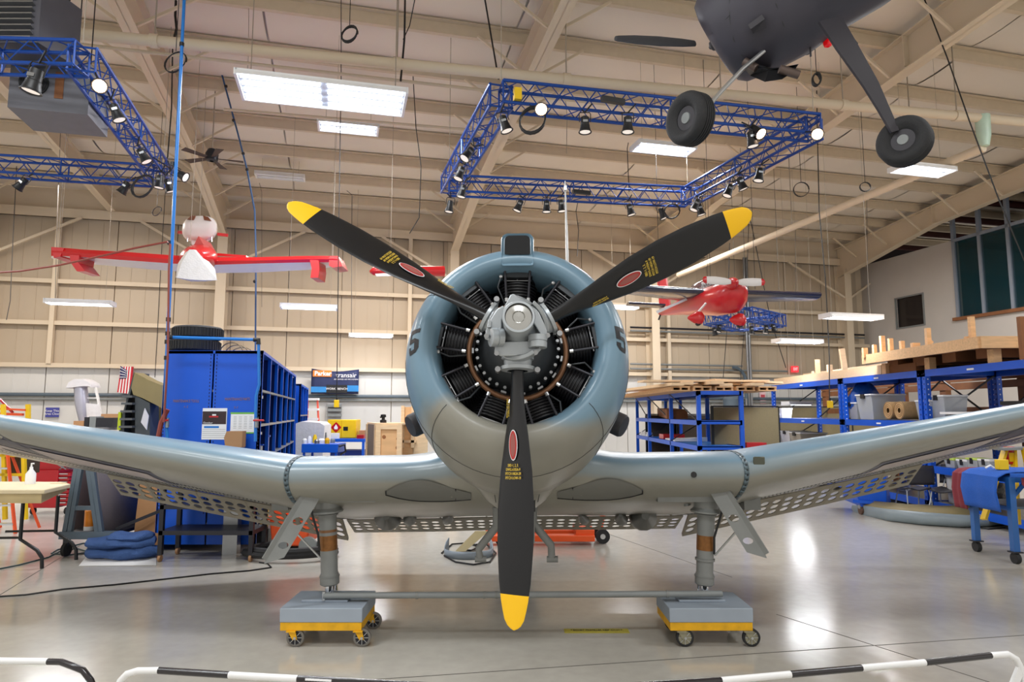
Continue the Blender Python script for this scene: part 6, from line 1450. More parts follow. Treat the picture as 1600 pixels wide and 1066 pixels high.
for i, (px, w_, h_, m_, lb) in enumerate(items):
    x = atY(px, 690, YQ+.2+.1*(i % 3)).x; c = V3((x, YQ+.12+.16*(i % 3), z)); MB(m_).lathe([(0, .001), (0, w_/2), (h_*.7, w_/2), (h_*.85, w_/2*.7), (h_, w_/2*.6), (h_, .001)], c, EZ, 14).build('supply_container', None, lb, 'container')
# plastic draped chair
t = T('draped_bin', 'large bin draped with translucent plastic beside the blue shelving', 'bin', atY(484, 690, 13.6)); Yp = 13.6
m = MB(WRAPM); pr_ = [(462, 662), (470, 659), (485, 660), (500, 661), (507, 666)]
top = [atY(x, y, Yp) for x, y in pr_]; bot_ = [V3((atY(464+i*10.5, 700, Yp).x+.03*math.sin(i*3), Yp, .55)) for i in range(5)]
m.loft([[a+V3((0, 0, 0)), a+V3((0, .5, .02)), b+V3((0, .55, 0)), b+V3((0, -.05, 0))] for a, b in zip(top, bot_)]).build('plastic_drape', t, smooth=60); MB(GREYP).box(top[0].x+.06, top[-1].x-.06, Yp+.1, Yp+.42, 0, top[0].z-.12).build('bin_body', t)
# wooden crates
YG = 12.0
p, q = atY(568, 661, YG), atY(628, 700, YG)
t = T('wooden_crate', 'pale wooden shipping crate with a knotty plywood side, left of the exhaust', 'crate', ((p.x+q.x)/2, YG+.4, 0))
x0, x1 = atY(587, 700, YG).x, q.x; zt_ = atY(600, 664, YG).z
MB(PLY).box(x0, x1, YG, YG+.05, .1, zt_).build('front_panel', t)
for z0_ in (.0, zt_-.08): MB(PINE).box(x0, x1, YG-.03, YG, z0_, z0_+.08).build('batten', t)
for x in (x0, x1-.09): MB(PINE).box(x, x+.09, YG-.035, YG-.001, .0, zt_).build('batten', t)
MB(PINE).hexa([V3((x0, YG, zt_)), V3((x1, YG, zt_)), V3((x1+.1, YG+1.0, zt_)), V3((p.x-.2+.05, YG+1.0, zt_)), V3((x0, YG, zt_+.03)), V3((x1, YG, zt_+.03)), V3((x1+.1, YG+1.0, zt_+.03)), V3((p.x-.15, YG+1.0, zt_+.03))]).build('lid', t)
s0_ = V3((x0, YG, 0)); s1_ = V3((p.x-.15, YG+1.0, 0)); dd_ = s1_-s0_
MB(mat('crate_side', (130, 112, 96), .8)).prism([s0_, s1_, s1_+EZ*zt_, s0_+EZ*zt_], (.02, .02, 0)).build('side_panel', t)
for f in (0, .92): MB(PINE).prism([s0_+dd_*f, s0_+dd_*(f+.08), s0_+dd_*(f+.08)+EZ*zt_, s0_+dd_*f+EZ*zt_], (-.02, -.02, 0)).build('batten', t)
m = MB(mat('knot_brown', (150, 96, 56), .8, var=.1))
for px, py in ((623, 675), (622, 686), (621, 700), (600, 683)): c = atY(px, py, YG-.002); m.lathe([(0, .035), (.002, .001)], c, (0, -1, 0), 10)
m.build('knot', t, kind='stuff')
t = T('wood_panel', 'tall pine panel structure standing behind the left exhaust', 'panel', atY(640, 690, 12.6)); Y8 = 12.6
for a in ((628, 636, 646, 694, PLY), (646, 665, 668, 705, PINE)):
    p, q = atY(a[0], a[1], Y8), atY(a[2], a[3], Y8); MB(a[4]).box(p.x, q.x, Y8, Y8+.04, 0, p.z).build('board', t)
for x0_, x1_, y0_, y1_ in ((627, 631, 634, 700), (643, 647, 634, 700), (626, 650, 688, 692)): p, q = atY(x0_, y0_, Y8-.03), atY(x1_, y1_, Y8-.03); MB(PINE).box(p.x, q.x, Y8-.04, Y8, q.z, p.z).build('batten', t)
c = atY(598, 661, 13.2); t = T('machine_part', 'small black engine part standing on the crate lid', 'part', (atY(598, 700, 12.4).x, 12.4, zt_)); cc = V3((atY(598, 700, 12.4).x, 12.4, zt_+.03)); MB(BLACK).lathe([(0, .06), (.05, .06), (.06, .03), (.10, .03), (.11, .05), (.15, .05), (.16, .01)], cc, EZ, 12).build('body', t); MB(BLACK).bar(cc+V3((-.06, 0, .1)), cc+V3((.05, 0, .12)), .03, .03).build('arm', t)
# ================================================================ UNDER THE AIRPLANE
# orange pallet jack
p = gz(830, 853); YJ = p.y
t = T('pallet_jack', 'orange pallet jack lying low behind the propeller', 'pallet jack', (gz(850, 853).x, YJ+.3, 0))
xa, xb = atY(757, 700, YJ).x, atY(928, 700, YJ).x
MB(ORANGE).box(xa, xb, YJ, YJ+.16, .05, .13).build('fork', t, bevel=.01); MB(ORANGE).box(xa, xb, YJ+.42, YJ+.58, .05, .13).build('fork', t, bevel=.01); MB(ORANGE).box(xb-.25, xb, YJ+.05, YJ+.55, .09, .20).build('fork_bridge', t, bevel=.01)
for y in (YJ+.12, YJ+.38): MB(RUBBER).cyl((xb+.12, y, .095), (xb+.12, y+.06, .095), .095, n=20).build('wheel', t); MB(ALU).cyl((xb+.12, y-.004, .095), (xb+.12, y+.064, .095), .035, n=12).build('wheel_hub', t)
MB(RUBBER).cyl((xa+.2, YJ+.05, .045), (xa+.2, YJ+.12, .045), .045, n=14).build('load_roller', t); MB(ORANGE).bar((xb+.1, YJ+.3, .15), (xb+.16, YJ+.36, .36), .05, .05).build('handle_stub', t)
# grey hoop and cable on the floor
t = T('fairing_hoop', 'grey and olive curved fairing hoop lying on the floor left of the propeller', 'fairing', gz(730, 880))
cpt = gz(731, 872)+V3((0, .15, 0)); pts = []
m = MB(mat('hoop_grey', (132, 142, 152), .4)); m2 = MB(OLIVE); outer, inner = [], []
for i in range(19):
    a = math.radians(150+240*i/18); r_ = .26; p = cpt+V3((r_*1.15*math.cos(a), r_*1.0*math.sin(a), .0)); outer.append(p)
m.grid(lambda a, b: outer[round(a*18)]+EZ*b*(.09+.20*max(0, math.sin(math.radians(150+240*a)))), 18, 2)
m.build('rim', t, solid=.01); 
a, b = atY(712, 862, cpt.y+.1), atY(742, 832, cpt.y+.4); MB(OLIVE).hexa([a, a+V3((.12, 0, 0)), a+V3((.12, .1, 0)), a+V3((0, .1, 0)), b, b+V3((.16, 0, 0)), b+V3((.16, .1, 0)), b+V3((0, .1, 0))]).build('olive_side', t)
wire([gz(x, y)+EZ*.012 for x, y in ((690, 866), (706, 852), (730, 850), (748, 856), (736, 862), (716, 860), (726, 853), (760, 852), (775, 866), (765, 880), (740, 884), (712, 880), (694, 870))], .010, CABLE, 'floor_cable', 'black cable tangled around the grey hoop')
# orange tub vacuum and hose
p = gz(443, 868); t = T('shop_vacuum', 'orange tub vacuum on wheels behind the left gear door', 'vacuum', (p.x, p.y+.3, 0)); c = V3((p.x+.05, p.y+.3, 0))
m = MB(ORGL); m.loft([[c+V3((sx*w_, sy*.26, z)) for sx, sy in ((-1, -1), (1, -1), (1, 1), (-1, 1))] for w_, z in ((.20, .10), (.22, .14), (.26, .42))]).build('tub', t, bevel=.02)
MB(ORGL).box(c.x-.28, c.x+.28, c.y-.28, c.y+.28, .42, .46).build('rim', t, bevel=.01); MB(ORGL).box(c.x-.28, c.x-.02, c.y-.2, c.y+.2, .46, .66).build('motor_head', t, bevel=.03)
for sx in (-.12, .24): MB(GREYP).cyl((c.x+sx, c.y-.30, .11), (c.x+sx, c.y-.25, .11), .11, n=20).build('wheel', t)
hp = []
for i in range(60):
    a = i/59*4*math.pi; hp.append(gz(455, 872)+V3(((.52+.04*math.sin(a*.5))*math.cos(a), .30*math.sin(a)+.02, .05+.085*(i/59))))
MB(RUBBER).tube(hp, .042, 8).build('vacuum_hose', None, 'thick black vacuum hose coiled on the floor around the orange tub', 'hose')
t = T('floor_sign', 'yellow wedge stand beside the dark shelf cart', 'stand', gz(405, 862)); p = gz(406, 850); MB(YEL).prism([p+V3((-.10, 0, .22)), p+V3((.08, 0, .22)), p+V3((.08, 0, .5)), p+V3((.03, 0, .5)), p+V3((.03, 0, .28))], (0, .06, 0)).build('plate', t); MB(BLACK).box(p.x-.08, p.x+.10, p.y+.02, p.y+.2, 0, .22).build('base', t); MB(WHITE).box(p.x+.10, p.x+.16, p.y, p.y+.04, .2, .55).build('white_post', t)
# floor cables
wire([gz(x, y)+EZ*.008 for x, y in ((-40, 936), (40, 931), (100, 922), (180, 915), (260, 906), (330, 898), (390, 893), (424, 888), (418, 882), (405, 880))], .008, CABLE, 'floor_cable', 'long black cable running across the floor at left')
wire([gz(x, y)+EZ*.008 for x, y in ((-40, 898), (30, 884), (75, 872), (95, 862), (120, 858), (140, 864), (110, 868), (80, 866), (90, 860), (130, 850), (170, 848))], .008, mat('cable_teal', (50, 78, 84), .5, var=0), 'floor_cable', 'dark teal cable looping under the A-frame cart')
# ================================================================ RACKS ON THE RIGHT
XR, XR2 = 7.3, 8.56
def yx(px, X): return X*FPX/(px-800)      # approximate distance for a point at lateral X seen at px
def Yx(px, py, X): d = ray(px, py); return (d*(X/d.x)).y
Ys = [Yx(1206, 640, XR), Yx(1313, 620, XR), Yx(1438, 600, XR), Yx(1615, 600, XR)]
zT = atY(1206, 603, Ys[0]).z; zM = atY(1206, 657, Ys[0]).z; zM2 = atY(1436, 652, Ys[2]).z; zM = (zM+zM2)/2
zL, zB = atY(1446, 727, Ys[2]).z, .22
names_ = ['blue storage rack bay farthest from the camera in the right aisle, lumber on top', 'middle blue storage rack bay with tubs and a rolled mat', 'nearest blue storage rack bay at the right picture edge']
racks = []
for i in range(3):
    ya, yb = Ys[i]-(.06 if i else 0), Ys[i+1]+.0
    t = T('storage_rack', names_[i], 'rack', (XR+.7, (ya+yb)/2, 0), 0, 'blue storage racks'); racks.append(t)
    for x in (XR, XR2):
        for y in (ya-.09, yb): 
            MB(BLUE).box(x, x+.09, y, y+.09, 0, zT).build('post', t)
            m = MB(PAPER)
            for k in range(int(zT/.09)): m.box(x+.035, x+.055, y-.002, y, .08+k*.09, .10+k*.09)
            m.use(HOLE)
            for k in range(int(zT/.09)): m.box(x-.002, x, y+.03, y+.05, .08+k*.09, .11+k*.09)
            m.build('post_slots', t, kind='stuff')
    for z in (zT, zM, zL, zB):
        for x in (XR, XR2): MB(BLUE).box(x, x+.05, yb, ya, z-.12, z).build('beam', t)
        MB(BLUE).box(XR, XR2, yb, yb+.04, z-.10, z).build('cross_tie', t); MB(BLUE).box(XR, XR2, ya-.05, ya-.01, z-.10, z).build('cross_tie', t)
        MB(STEEL if z != zT else NAVY).box(XR+.05, XR2, yb, ya, z-.025, z-.005).build('deck', t)
        MB(PAPER).box(XR-.003, XR, (ya+yb)/2-.08, (ya+yb)/2+.08, z-.08, z-.05).build('beam_label', t)
    for (z0, z1) in ((zL, zM-.1), (zM, zT-.1)):
        MB(DARKST).bar((XR+.1, ya-.05, z0), (XR2, ya-.05, z1), .025, .025).build('diagonal_brace', t)
    MB(DARKST).bar((XR2+.05, yb, zM), (XR2+.05, (ya+yb)/2, zT-.1), .025, .025).build('diagonal_brace', t); MB(DARKST).bar((XR2+.05, ya, zM), (XR2+.05, (ya+yb)/2, zT-.1), .025, .025).build('diagonal_brace', t)
# timber on top of the racks
def plank(p, q, w_, h_, lab, m=None, name='timber_plank', grp='timber on the racks'): return MB(m or PINE).bar(p, q, w_, h_).build(name, None, lab, 'plank', grp)
zz = zT+.01
plank((XR+.1, Ys[0]-.1, zz+.09), (XR+.1, Ys[1]-1.6, zz+.09), .09, .18, 'long pale beam lying at the front edge of the far rack top')
plank((XR+.9, Ys[0]-.1, zz+.16), (XR+.9, Ys[1]-.6, zz+.16), .05, .32, 'pale side board standing behind the long beam on the far rack top')
for i in range(5): plank((XR+.2+.22*i, Ys[1]-1.0-.12*i, zz+.08), (XR+.2+.22*i, Ys[2]+.3, zz+.08), .16, .15, ['dark timber end nearest the aisle in the low stack', 'second timber from the aisle in the low stack', 'third timber from the aisle in the low stack', 'fourth timber from the aisle in the low stack', 'innermost timber in the low stack'][i], BROWNW)
for (px, py0, py1, w_, lb) in ((1277, 562, 590, .12, 'dark upright post at the column foot on the far rack'), (1270, 580, 590, .05, 'short thin stub on the far rack'), (1296, 570, 588, .14, 'stubby pale upright on the far rack'), (1319, 545, 578, .14, 'tilted pale upright with a stepped top on the far rack')):
    X = XR+.5; y = Yx(px, 580, X); a = atY(px, py0, y); plank((a.x, y, zz+.1), (a.x-(.06 if px == 1319 else 0), y, a.z), w_*.8, .08, lb, PINE2 if px == 1277 else PINE, 'timber_upright')
# large pallet frame on blocks over the middle and near bays
ZP2 = zT+.42; X0p = XR-.22; ya, yb = Yx(1349, 562, X0p), Yx(1531, 538, X0p)
zA = atY(1420, 549, Yx(1420, 549, X0p)).z
t = T('timber_platform', 'big flat timber platform resting on blocks above the right racks', 'platform', (XR+.6, (ya+yb)/2, zT))
MB(PINE2).box(X0p, XR2+.9, yb, ya, zA-.05, zA+.0).build('deck', t); MB(PINE2).box(X0p-.03, X0p+.03, yb, ya, zA-.12, zA+.06).build('edge_beam', t); MB(PINE2).box(X0p, XR2+1.4, yb-.04, yb+.04, zA-.12, zA+.06).build('edge_beam', t)
for k in range(4): MB(BROWNW).box(X0p+.35, XR2+.8, lerp(yb, ya, (k+.3)/4), lerp(yb, ya, (k+.3)/4)+.35, zA-.24, zA-.05).build('joist', t)
for y in (yb+.1, (ya+yb)/2, ya-.3):
    for x in (XR+.05, XR2-.1): MB(PINE2).box(x, x+.12, y, y+.14, zT+.0, zA-.12).build('block', t)
MB(PINE).box(XR+.3, XR2+.9, yb-.6, yb-.1, zT+.01, zT+.12).build('loose_pallet_board', t); MB(PINE).box(XR+.2, XR2+1.2, yb-.5, yb-.42, zT+.12, zA-.14).build('loose_pallet_board', t)
for (px, py0, py1, w_, lb) in ((1351, 544, 576, .14, 'pale upright at the far end of the timber platform'), (1366, 539, 552, .10, 'short split upright near the far end of the platform'), (1378, 525, 550, .13, 'tallest of the three uprights together on the platform'), (1391, 529, 548, .12, 'upright right of the tallest one on the platform'), (1409, 533, 546, .11, 'separate short upright in the middle of the platform'),
        (1430, 536, 543, .22, 'low blocky offcut left of the leaning sticks on the platform'), (1449, 513, 541, .12, 'tall leaning stick pair on the platform'), (1517, 495, 532, .12, 'tall post standing at the near end of the platform'), (1513, 526, 532, .16, 'small block at the foot of the near tall post'), (1596, 495, 532, .16, 'dark post at the right picture edge above the rack')):
    X = X0p+.15; y = Yx(px, 560, X); y = min(max(y, yb+.1), ya-.12) if px < 1530 else y; a = atY(px, py0, y); plank((a.x, y, (zA+.005) if px < 1590 else zT), (a.x, y, a.z), w_*.62, .07, lb, BROWNW if px == 1596 else PINE2, 'timber_upright')
a = atY(1438, 541, 12.2); plank((a.x, Yx(1438, 541, a.x), zA+.01), (a.x+.22, Yx(1438, 541, a.x), zA+.22), .05, .05, 'slanting stick leaning on the tall stick pair', PINE2, 'timber_upright')
# things on the mid shelves
def tub(X, y, z, w_, d_, h_, lab, m=CLEARP, lid=WHITE, cat='tub'):
    t = T('storage_tub', lab, cat, (X, y, z)); r = MB(m)
    r.hexa([(X-w_*.42, y-d_*.42, z+.002), (X+w_*.42, y-d_*.42, z+.002), (X+w_*.42, y+d_*.42, z+.002), (X-w_*.42, y+d_*.42, z+.002), (X-w_/2, y-d_/2, z+h_), (X+w_/2, y-d_/2, z+h_), (X+w_/2, y+d_/2, z+h_), (X-w_/2, y+d_/2, z+h_)]); r.build('body', t, bevel=.008)
    MB(lid).box(X-w_*.52, X+w_*.52, y-d_*.52, y+d_*.52, z+h_, z+h_+.03).build('lid', t, bevel=.006); MB(BLACK).box(X-w_*.54, X-w_*.5, y-d_*.12, y+d_*.12, z+h_-.06, z+h_+.03).build('latch', t); return t
def onX(px, X, z): y = Yx(px, 650, X); return y
X = XR+.35
y = Yx(1338, 630, X); t = T('blue_tarpaulin', 'crumpled blue tarpaulin bundle hanging from a bin on the middle rack bay', 'tarpaulin', (X, y, zM+.2)); m = MB(mat('tarp_blue', (16, 74, 160), .35, var=.08, bump=.8, bscale=14))
rings = []
for i in range(9):
    f = i/8; c = V3((X+.0, y-.25, zM+.55))+V3((-.25+.62*f, 0, -.34+.40*math.sin(math.pi*(.15+.6*f)))); r_ = .05+.17*math.sin(math.pi*min(1, f*.75+.2)); rings.append([c+V3((0, r_*math.cos(a)*(1+.15*math.sin(5*a+i)), r_*math.sin(a)*(1+.2*math.sin(4*a+i)))) for a in [2*math.pi*j/14 for j in range(14)]])
m.loft(rings).build('bundle', t, smooth=60)
tub(X, Yx(1345, 640, X), zM, .5, .6, .34, 'clear bin of green-labelled packs under the blue tarpaulin'); tub(X+.05, Yx(1376, 640, X+.05), zM, .7, .62, .50, 'large translucent grey tub right of the blue tarpaulin')
for k, (px, lb) in enumerate(((1407, 'rolled straw mat, left of two rolls on the middle rack bay'), (1425, 'rolled straw mat, right of two rolls beside the rack post'))):
    y = Yx(px, 636, X); t = T('rolled_mat', lb, 'roll', (X, y, zM)); c = V3((XR+.1, y, zM+.19)); m = MB(mat('straw', (206, 168, 118), .9, var=.12, scale=14)); m.lathe([(0, .05), (0, .17), (.7, .17), (.7, .05)], c, (1, 0, 0), 22).build('roll', t)
    m = MB(mat('straw_dark', (140, 104, 66), .9)); 
    for r_ in (.155, .115, .08): m.torus(c-V3((.002, 0, 0)), (1, 0, 0), r_, .005, 22, 4)
    m.build('spiral_edge', t)
tub(X-.1, Yx(1456, 650, XR+.2), zM, .42, .42, .34, 'small clear bin with a green sticker beside the near rack post'); tub(XR+.3, Yx(1482, 640, XR+.3), zM, .42, .42, .42, 'tall clear tub with dark latch on the near rack bay')
t = T('white_board', 'white flat panel lying on the near rack bay shelf', 'board', (XR+.4, Yx(1520, 648, XR), zM)); MB(WHITE).box(XR+.0, XR+.9, Ys[3]+1.3, Ys[3]+2.1, zM+.12, zM+.16).build('panel', t); MB(BLACK).box(XR+.1, XR+.8, Ys[3]+1.35, Ys[3]+2.0, zM, zM+.12).build('black_tray', t)
t = T('carton', 'printed carton with a dark lid near the right edge of the rack', 'box', (XR+.5, Ys[3]+.6, zM)); MB(mat('carton_violet', (150, 140, 176), .6)).box(XR+.2, XR+.8, Ys[3]+.25, Ys[3]+.9, zM, zM+.26).build('body', t); MB(BLACK).box(XR+.18, XR+.82, Ys[3]+.23, Ys[3]+.92, zM+.26, zM+.32).build('lid', t); MB(mat('carton_cream', (236, 200, 160), .6)).box(XR+.19, XR+.2, Ys[3]+.7, Ys[3]+.9, zM+.02, zM+.24).build('label_patch', t)
tub(XR+.3, Yx(1225, 640, XR+.3), zM, .3, .4, .24, 'pale carton on the far rack bay mid shelf', WHITE, PAPER); t = T('paper_bundle', 'white papers hanging over the far rack post', 'papers', (XR-.1, Ys[0]-.2, zM)); MB(PAPER).prism([(XR-.02, Ys[0]-.6, zM+.08), (XR-.02, Ys[0]-.1, zM-.30), (XR-.06, Ys[0]-.1, zM-.32), (XR-.14, Ys[0]-.6, zM+.06)], (0, 0, .03)).build('sheet', t)
for k, (px, w_, h_, lb) in enumerate(((1219, .45, .30, 'white lidded bin with a green sticker low on the far rack'), (1243, .6, .40, 'second white bin right of the green-stickered one'), (1262, .7, .38, 'beige round-edged container beside the white bins'))):
    tub(XR+.45, Yx(px, 675, XR+.45), zL, w_, w_, h_, lb, WHITE if k < 2 else mat('putty', (176, 168, 150), .5), WHITE)
# rear timber frame standing behind the racks
t = T('timber_lattice', 'brown timber stud frame standing behind the right racks', 'frame', (XR2+.9, 14, 0)); XF = XR2+.75
for px in (1290, 1395, 1412, 1478, 1604): y = Yx(px, 620, XF); MB(BROWNW).box(XF, XF+.12, y, y+.2, 0, zT+.2).build('stud', t)
for z in (zT-.12, zM+.62, zM+.12): MB(BROWNW).box(XF-.03, XF, Yx(1606, 600, XF), Yx(1285, 620, XF), z, z+.14).build('rail', t)
# first rack left of the partition panels
XA, XB = 3.82, 4.7; Y1 = [13.8, 16.2, 18.8, 20.6]; z1T, z1M, z1L = 2.2, atY(1103, 657, 13.8).z, atY(1103, 697, 13.8).z
t = T('storage_rack', 'blue storage rack just right of the cowling with lumber stacked on top', 'rack', (4.3, 16, 0), 0, 'blue storage racks')
for x in (XA, XB):
    for y in Y1: MB(BLUE).box(x, x+.08, y, y+.08, 0, z1T).build('post', t)
for z in (z1T, z1M, z1L, .3):
    for x in (XA, XB): MB(BLUE if x == XA else NAVY).box(x, x+.04, Y1[0], Y1[3], z-.10, z).build('beam', t)
    for y in Y1: MB(BLUE).box(XA, XB, y, y+.04, z-.08, z).build('cross_tie', t)
    if z != z1T: MB(SKYB if z == z1L else DARKST).box(XA+.04, XB, Y1[0], Y1[3], z-.03, z-.01).build('deck', t)
for k in range(3):
    MB(DARKST).bar((XA, Y1[k+1], z1L), (XB, Y1[k+1], z1M), .02, .02).build('diagonal_brace', t); MB(DARKST).bar((XA, Y1[k]+.05, z1M), (XA, Y1[k+1], z1T), .02, .02).build('diagonal_brace', t)
nm7 = ['leftmost', 'second from the left', 'third from the left', 'central', 'fifth from the left', 'sixth from the left', 'rightmost']
for i in range(7):
    plank((XA-.45+.27*i, Y1[0]-.25+.3*(i % 3), z1T+.13+.03*(i % 2)), (XA-.9+.36*i, Y1[3]-.2, z1T+.16+.03*(i % 3)), .27, .06, nm7[i]+' pale board on the first blue rack')
plank((XA-1.1, Y1[0]+.3, z1T+.21), (XA+1.6, Y1[0]+.5, z1T+.22), .5, .04, 'wide pale board lying crosswise on the first rack lumber'); plank((XA+.4, Y1[0]+.4, z1T+.24), (XA+2.0, Y1[0]+.8, z1T+.20), .4, .04, 'pale board projecting past the right end of the first rack')
for i in range(5):
    x = XA-.5+.45*i; m = MB(PINE2); y0 = Y1[0]+.05
    m.box(x, x+.38, y0, Y1[3], z1T+.07, z1T+.095); m.box(x, x+.38, y0, Y1[3], z1T+.0, z1T+.02)
    for k in range(3): m.box(x+.0+.17*k, x+.04+.17*k, y0+.02, Y1[3]-.1, z1T+.02, z1T+.07)
    m.build('pallet', None, ['leftmost pallet end under the boards of the first rack', 'second pallet end from the left under the boards', 'middle pallet end under the boards', 'fourth pallet end from the left under the boards', 'rightmost pallet end under the boards'][i], 'pallet', 'pallets on the first rack')
MB(BROWNW).bar((XA+.2, 16.3, z1M+.12), (XB-.1, 20, z1M+.18), .5, .22).build('timber_stack', None, 'dark brown timber stack on the middle shelf of the first rack', 'timber')
a = V3((XA+.3, 17.4, z1L)); MB(RED).box(a.x-.2, a.x+.35, a.y, a.y+.5, a.z, a.z+.12).build('red_bundle', None, 'red folded bundle on the lower shelf of the first rack', 'bundle'); MB(PAPER).hexa([a+V3((-.25, -1.4, .0)), a+V3((.5, -1.5, .0)), a+V3((.5, -.2, .0)), a+V3((-.2, -.2, .0)), a+V3((-.25, -1.4, .03)), a+V3((.5, -1.5, .10)), a+V3((.5, -.2, .05)), a+V3((-.2, -.2, .03))]).build('white_sheet', None, 'white sheet lying on the lower shelf of the first rack', 'sheet')
t = T('fittings_row', 'row of small white fittings at the left end of the first rack', 'fittings', (XA+.1, 19.6, z1L))
for k in range(6): MB(WHITE).lathe([(0, .05), (.05, .05), (.06, .03), (.12, .03)], (XA+.1, 18.9+.28*k, z1L), EZ, 10).build('fitting', t)
# partition panels
def panel(px0, px1, y0, y1_, ztop, lab, m=TAN):
    a, b = atY(px0, 650, y0), atY(px1, 650, y1_); a.z = b.z = 0; d = (b-a)
    t = T('partition_panel', lab, 'panel', (a+b)/2); n = V3((0, .05, 0))
    MB(m).prism([a+EZ*.05, b+EZ*.05, b+EZ*(ztop-.02), a+EZ*(ztop-.02)], n).build('fabric', t)
    MB(BLACK).bar(a+EZ*ztop+n*.5, b+EZ*ztop+n*.5, .07, .03).build('top_trim', t); MB(BLACK).bar(a+n*.5, a+EZ*ztop+n*.5, .06, .05, up=(0, 1, 0)).build('edge_trim', t); MB(BLACK).bar(b+n*.5, b+EZ*ztop+n*.5, .06, .05, up=(0, 1, 0)).build('edge_trim', t)
zpn = atY(1116, 635, 14.6).z
panel(1113, 1216, 14.6, 15.2, zpn, 'olive office partition panel nearest the first blue rack'); panel(1217, 1330, 19.5, 19.8, atY(1230, 636, 19.5).z, 'second olive partition panel behind the far rack bay'); panel(1331, 1450, 20.0, 20.3, atY(1340, 640, 20.0).z, 'third olive partition panel behind the middle rack bay')
panel(1058, 1112, 19.3, 19.3, 1.7, 'dark brown partition panel behind the first rack', TAND); panel(1010, 1056, 19.6, 19.6, 1.7, 'left dark brown partition panel behind the first rack', TAND)
MB(RED).box(*( [atY(1167, 700, 14.2).x, atY(1198, 700, 14.2).x, 14.2, 14.5, atY(1180, 699, 14.2).z-.05, atY(1180, 692, 14.2).z])).build('red_case', None, 'flat red case peeking over the right wing before the partition', 'case')
MB(DARKST).box(atY(1160, 700, 14.2).x, atY(1205, 700, 14.2).x, 14.15, 14.52, 0, atY(1180, 699, 14.2).z-.05).build('case_stand', None, 'dark stand under the flat red case', 'stand')
# exit sign, paper sign, pipes and motor on the back wall
p, q = atV(1238, 572, VB-.2), atV(1248, 582, VB-.2); t = T('exit_sign', 'small red exit sign high on the back wall', 'sign', q); o_ = V3((p.x, p.y, q.z)); MB(mat('exit_panel', (236, 60, 70), .4, emit=((255, 60, 70), .7), var=0)).frame(o_, EU*(q-p).dot(EU), EV*.08, EZ*(p.z-q.z)).build('box', t); text('EXIT', .15, o_+EU*(q-p).dot(EU)/2+EZ*(p.z-q.z)/2-EV*.004, EU, EZ, mat('exit_letter', (255, 225, 225), .5, var=0, emit=((255, 220, 220), .8)), 'lettering', t, sx=.6)
p, q = atV(1187, 613, VB-.1), atV(1197, 631, VB-.1); t = T('wall_notice', 'pink and white notice sheet on the back wall between the racks', 'sign', q); o_ = V3((p.x, p.y, q.z)); MB(mat('notice_pink', (236, 200, 206), .7)).frame(o_, EU*(q-p).dot(EU), EV*.02, EZ*(p.z-q.z)).build('sheet', t)
MB(mat('notice_red', (200, 80, 90), .7)).frame(o_+EU*.04+EZ*(p.z-q.z)*.55-EV*.004, EU*((q-p).dot(EU)-.08), EV*.004, EZ*.10).build('print', t)
c = atV(1143, 628, VB-1.0); t = T('motor_unit', 'dark cylindrical motor unit on piping by the back wall behind the first rack', 'machine', c); MB(GREYD).lathe([(-.5, .2), (-.45, .28), (.1, .28), (.2, .2), (.25, .12), (.35, .1)], c, EZ, 18).build('motor', t); MB(DARKST).box(c.x-.3, c.x+.3, c.y-.2, c.y+.2, 0, c.z-.5).build('base', t); MB(STEEL).tube([c+V3((.2, 0, .1)), c+V3((.5, 0, .1)), c+V3((.5, 0, -.6))], .04, 8).build('pipe', t)
fixture((1228, 630), (1262, 632), .68, 'lit low fixture glowing behind the far rack bay', power=25)
# small blue stool cart (dumpster) under the right wing
YB_ = 11.7
t = T('tilt_bin', 'bright blue steel bin on casters partly hidden under the right wing flap', 'bin', (atY(1370, 700, YB_).x, YB_+.4, 0)); xa, xb, xc = atY(1327, 700, YB_).x, atY(1375, 700, YB_).x, atY(1412, 700, YB_).x
zb_ = atY(1375, 792, YB_).z
MB(BLUE).hexa([V3((xa+.15, YB_, zb_)), V3((xb, YB_-.1, zb_-.02)), V3((xc, YB_+.5, zb_)), V3((xa+.3, YB_+.9, zb_)), V3((xa-.05, YB_, .78)), V3((xb, YB_-.15, .78)), V3((xc+.02, YB_+.6, .78)), V3((xa+.2, YB_+1.0, .78))]).build('body', t, bevel=.01)
MB(BLUE).bar(V3((xa, YB_-.02, zb_+.1)), V3((xb, YB_-.12, zb_+.06)), .03, .05).build('lip', t)
for x, y in ((xa+.15, YB_+.05), (xb+.0, YB_+.0), (xc-.1, YB_+.5)): MB(mat('caster_brown', (96, 72, 58), .6)).cyl((x, y, .07), (x+.05, y, .07), .07, n=16).build('caster', t); MB(ALU).box(x-.01, x+.06, y-.03, y+.03, .10, zb_+.02).build('caster_fork', t)
# long curved fairing on the floor
t = T('long_fairing', 'long curved grey fairing with olive inside lying on the floor at right', 'fairing', gz(1450, 812)); pts_ = [(1336, 800), (1352, 806), (1390, 815), (1440, 821), (1500, 825), (1545, 824), (1570, 820)]
g = [gz(x, y) for x, y in pts_]; m = MB(mat('fairing_grey', (134, 146, 152), .4)); rings = []
for i, p in enumerate(g):
    r_ = .09*math.sin(math.pi*(i+.6)/(len(g)+.2))**.5+.01; rings.append([p+V3((0, r_*1.3*math.cos(a)+.05, max(.0, r_+r_*math.sin(a)))) for a in [2*math.pi*j/12 for j in range(12)]])
m.loft(rings).build('outer_skin', t, smooth=60)
m = MB(OLIVE); gg = g[1:6]
m.grid(lambda a, b: gg[round(a*4)]+V3((.1*b, .1+.5*b, .15+.09*b)), 4, 2)
m.build('inner_skin', t, solid=.02)
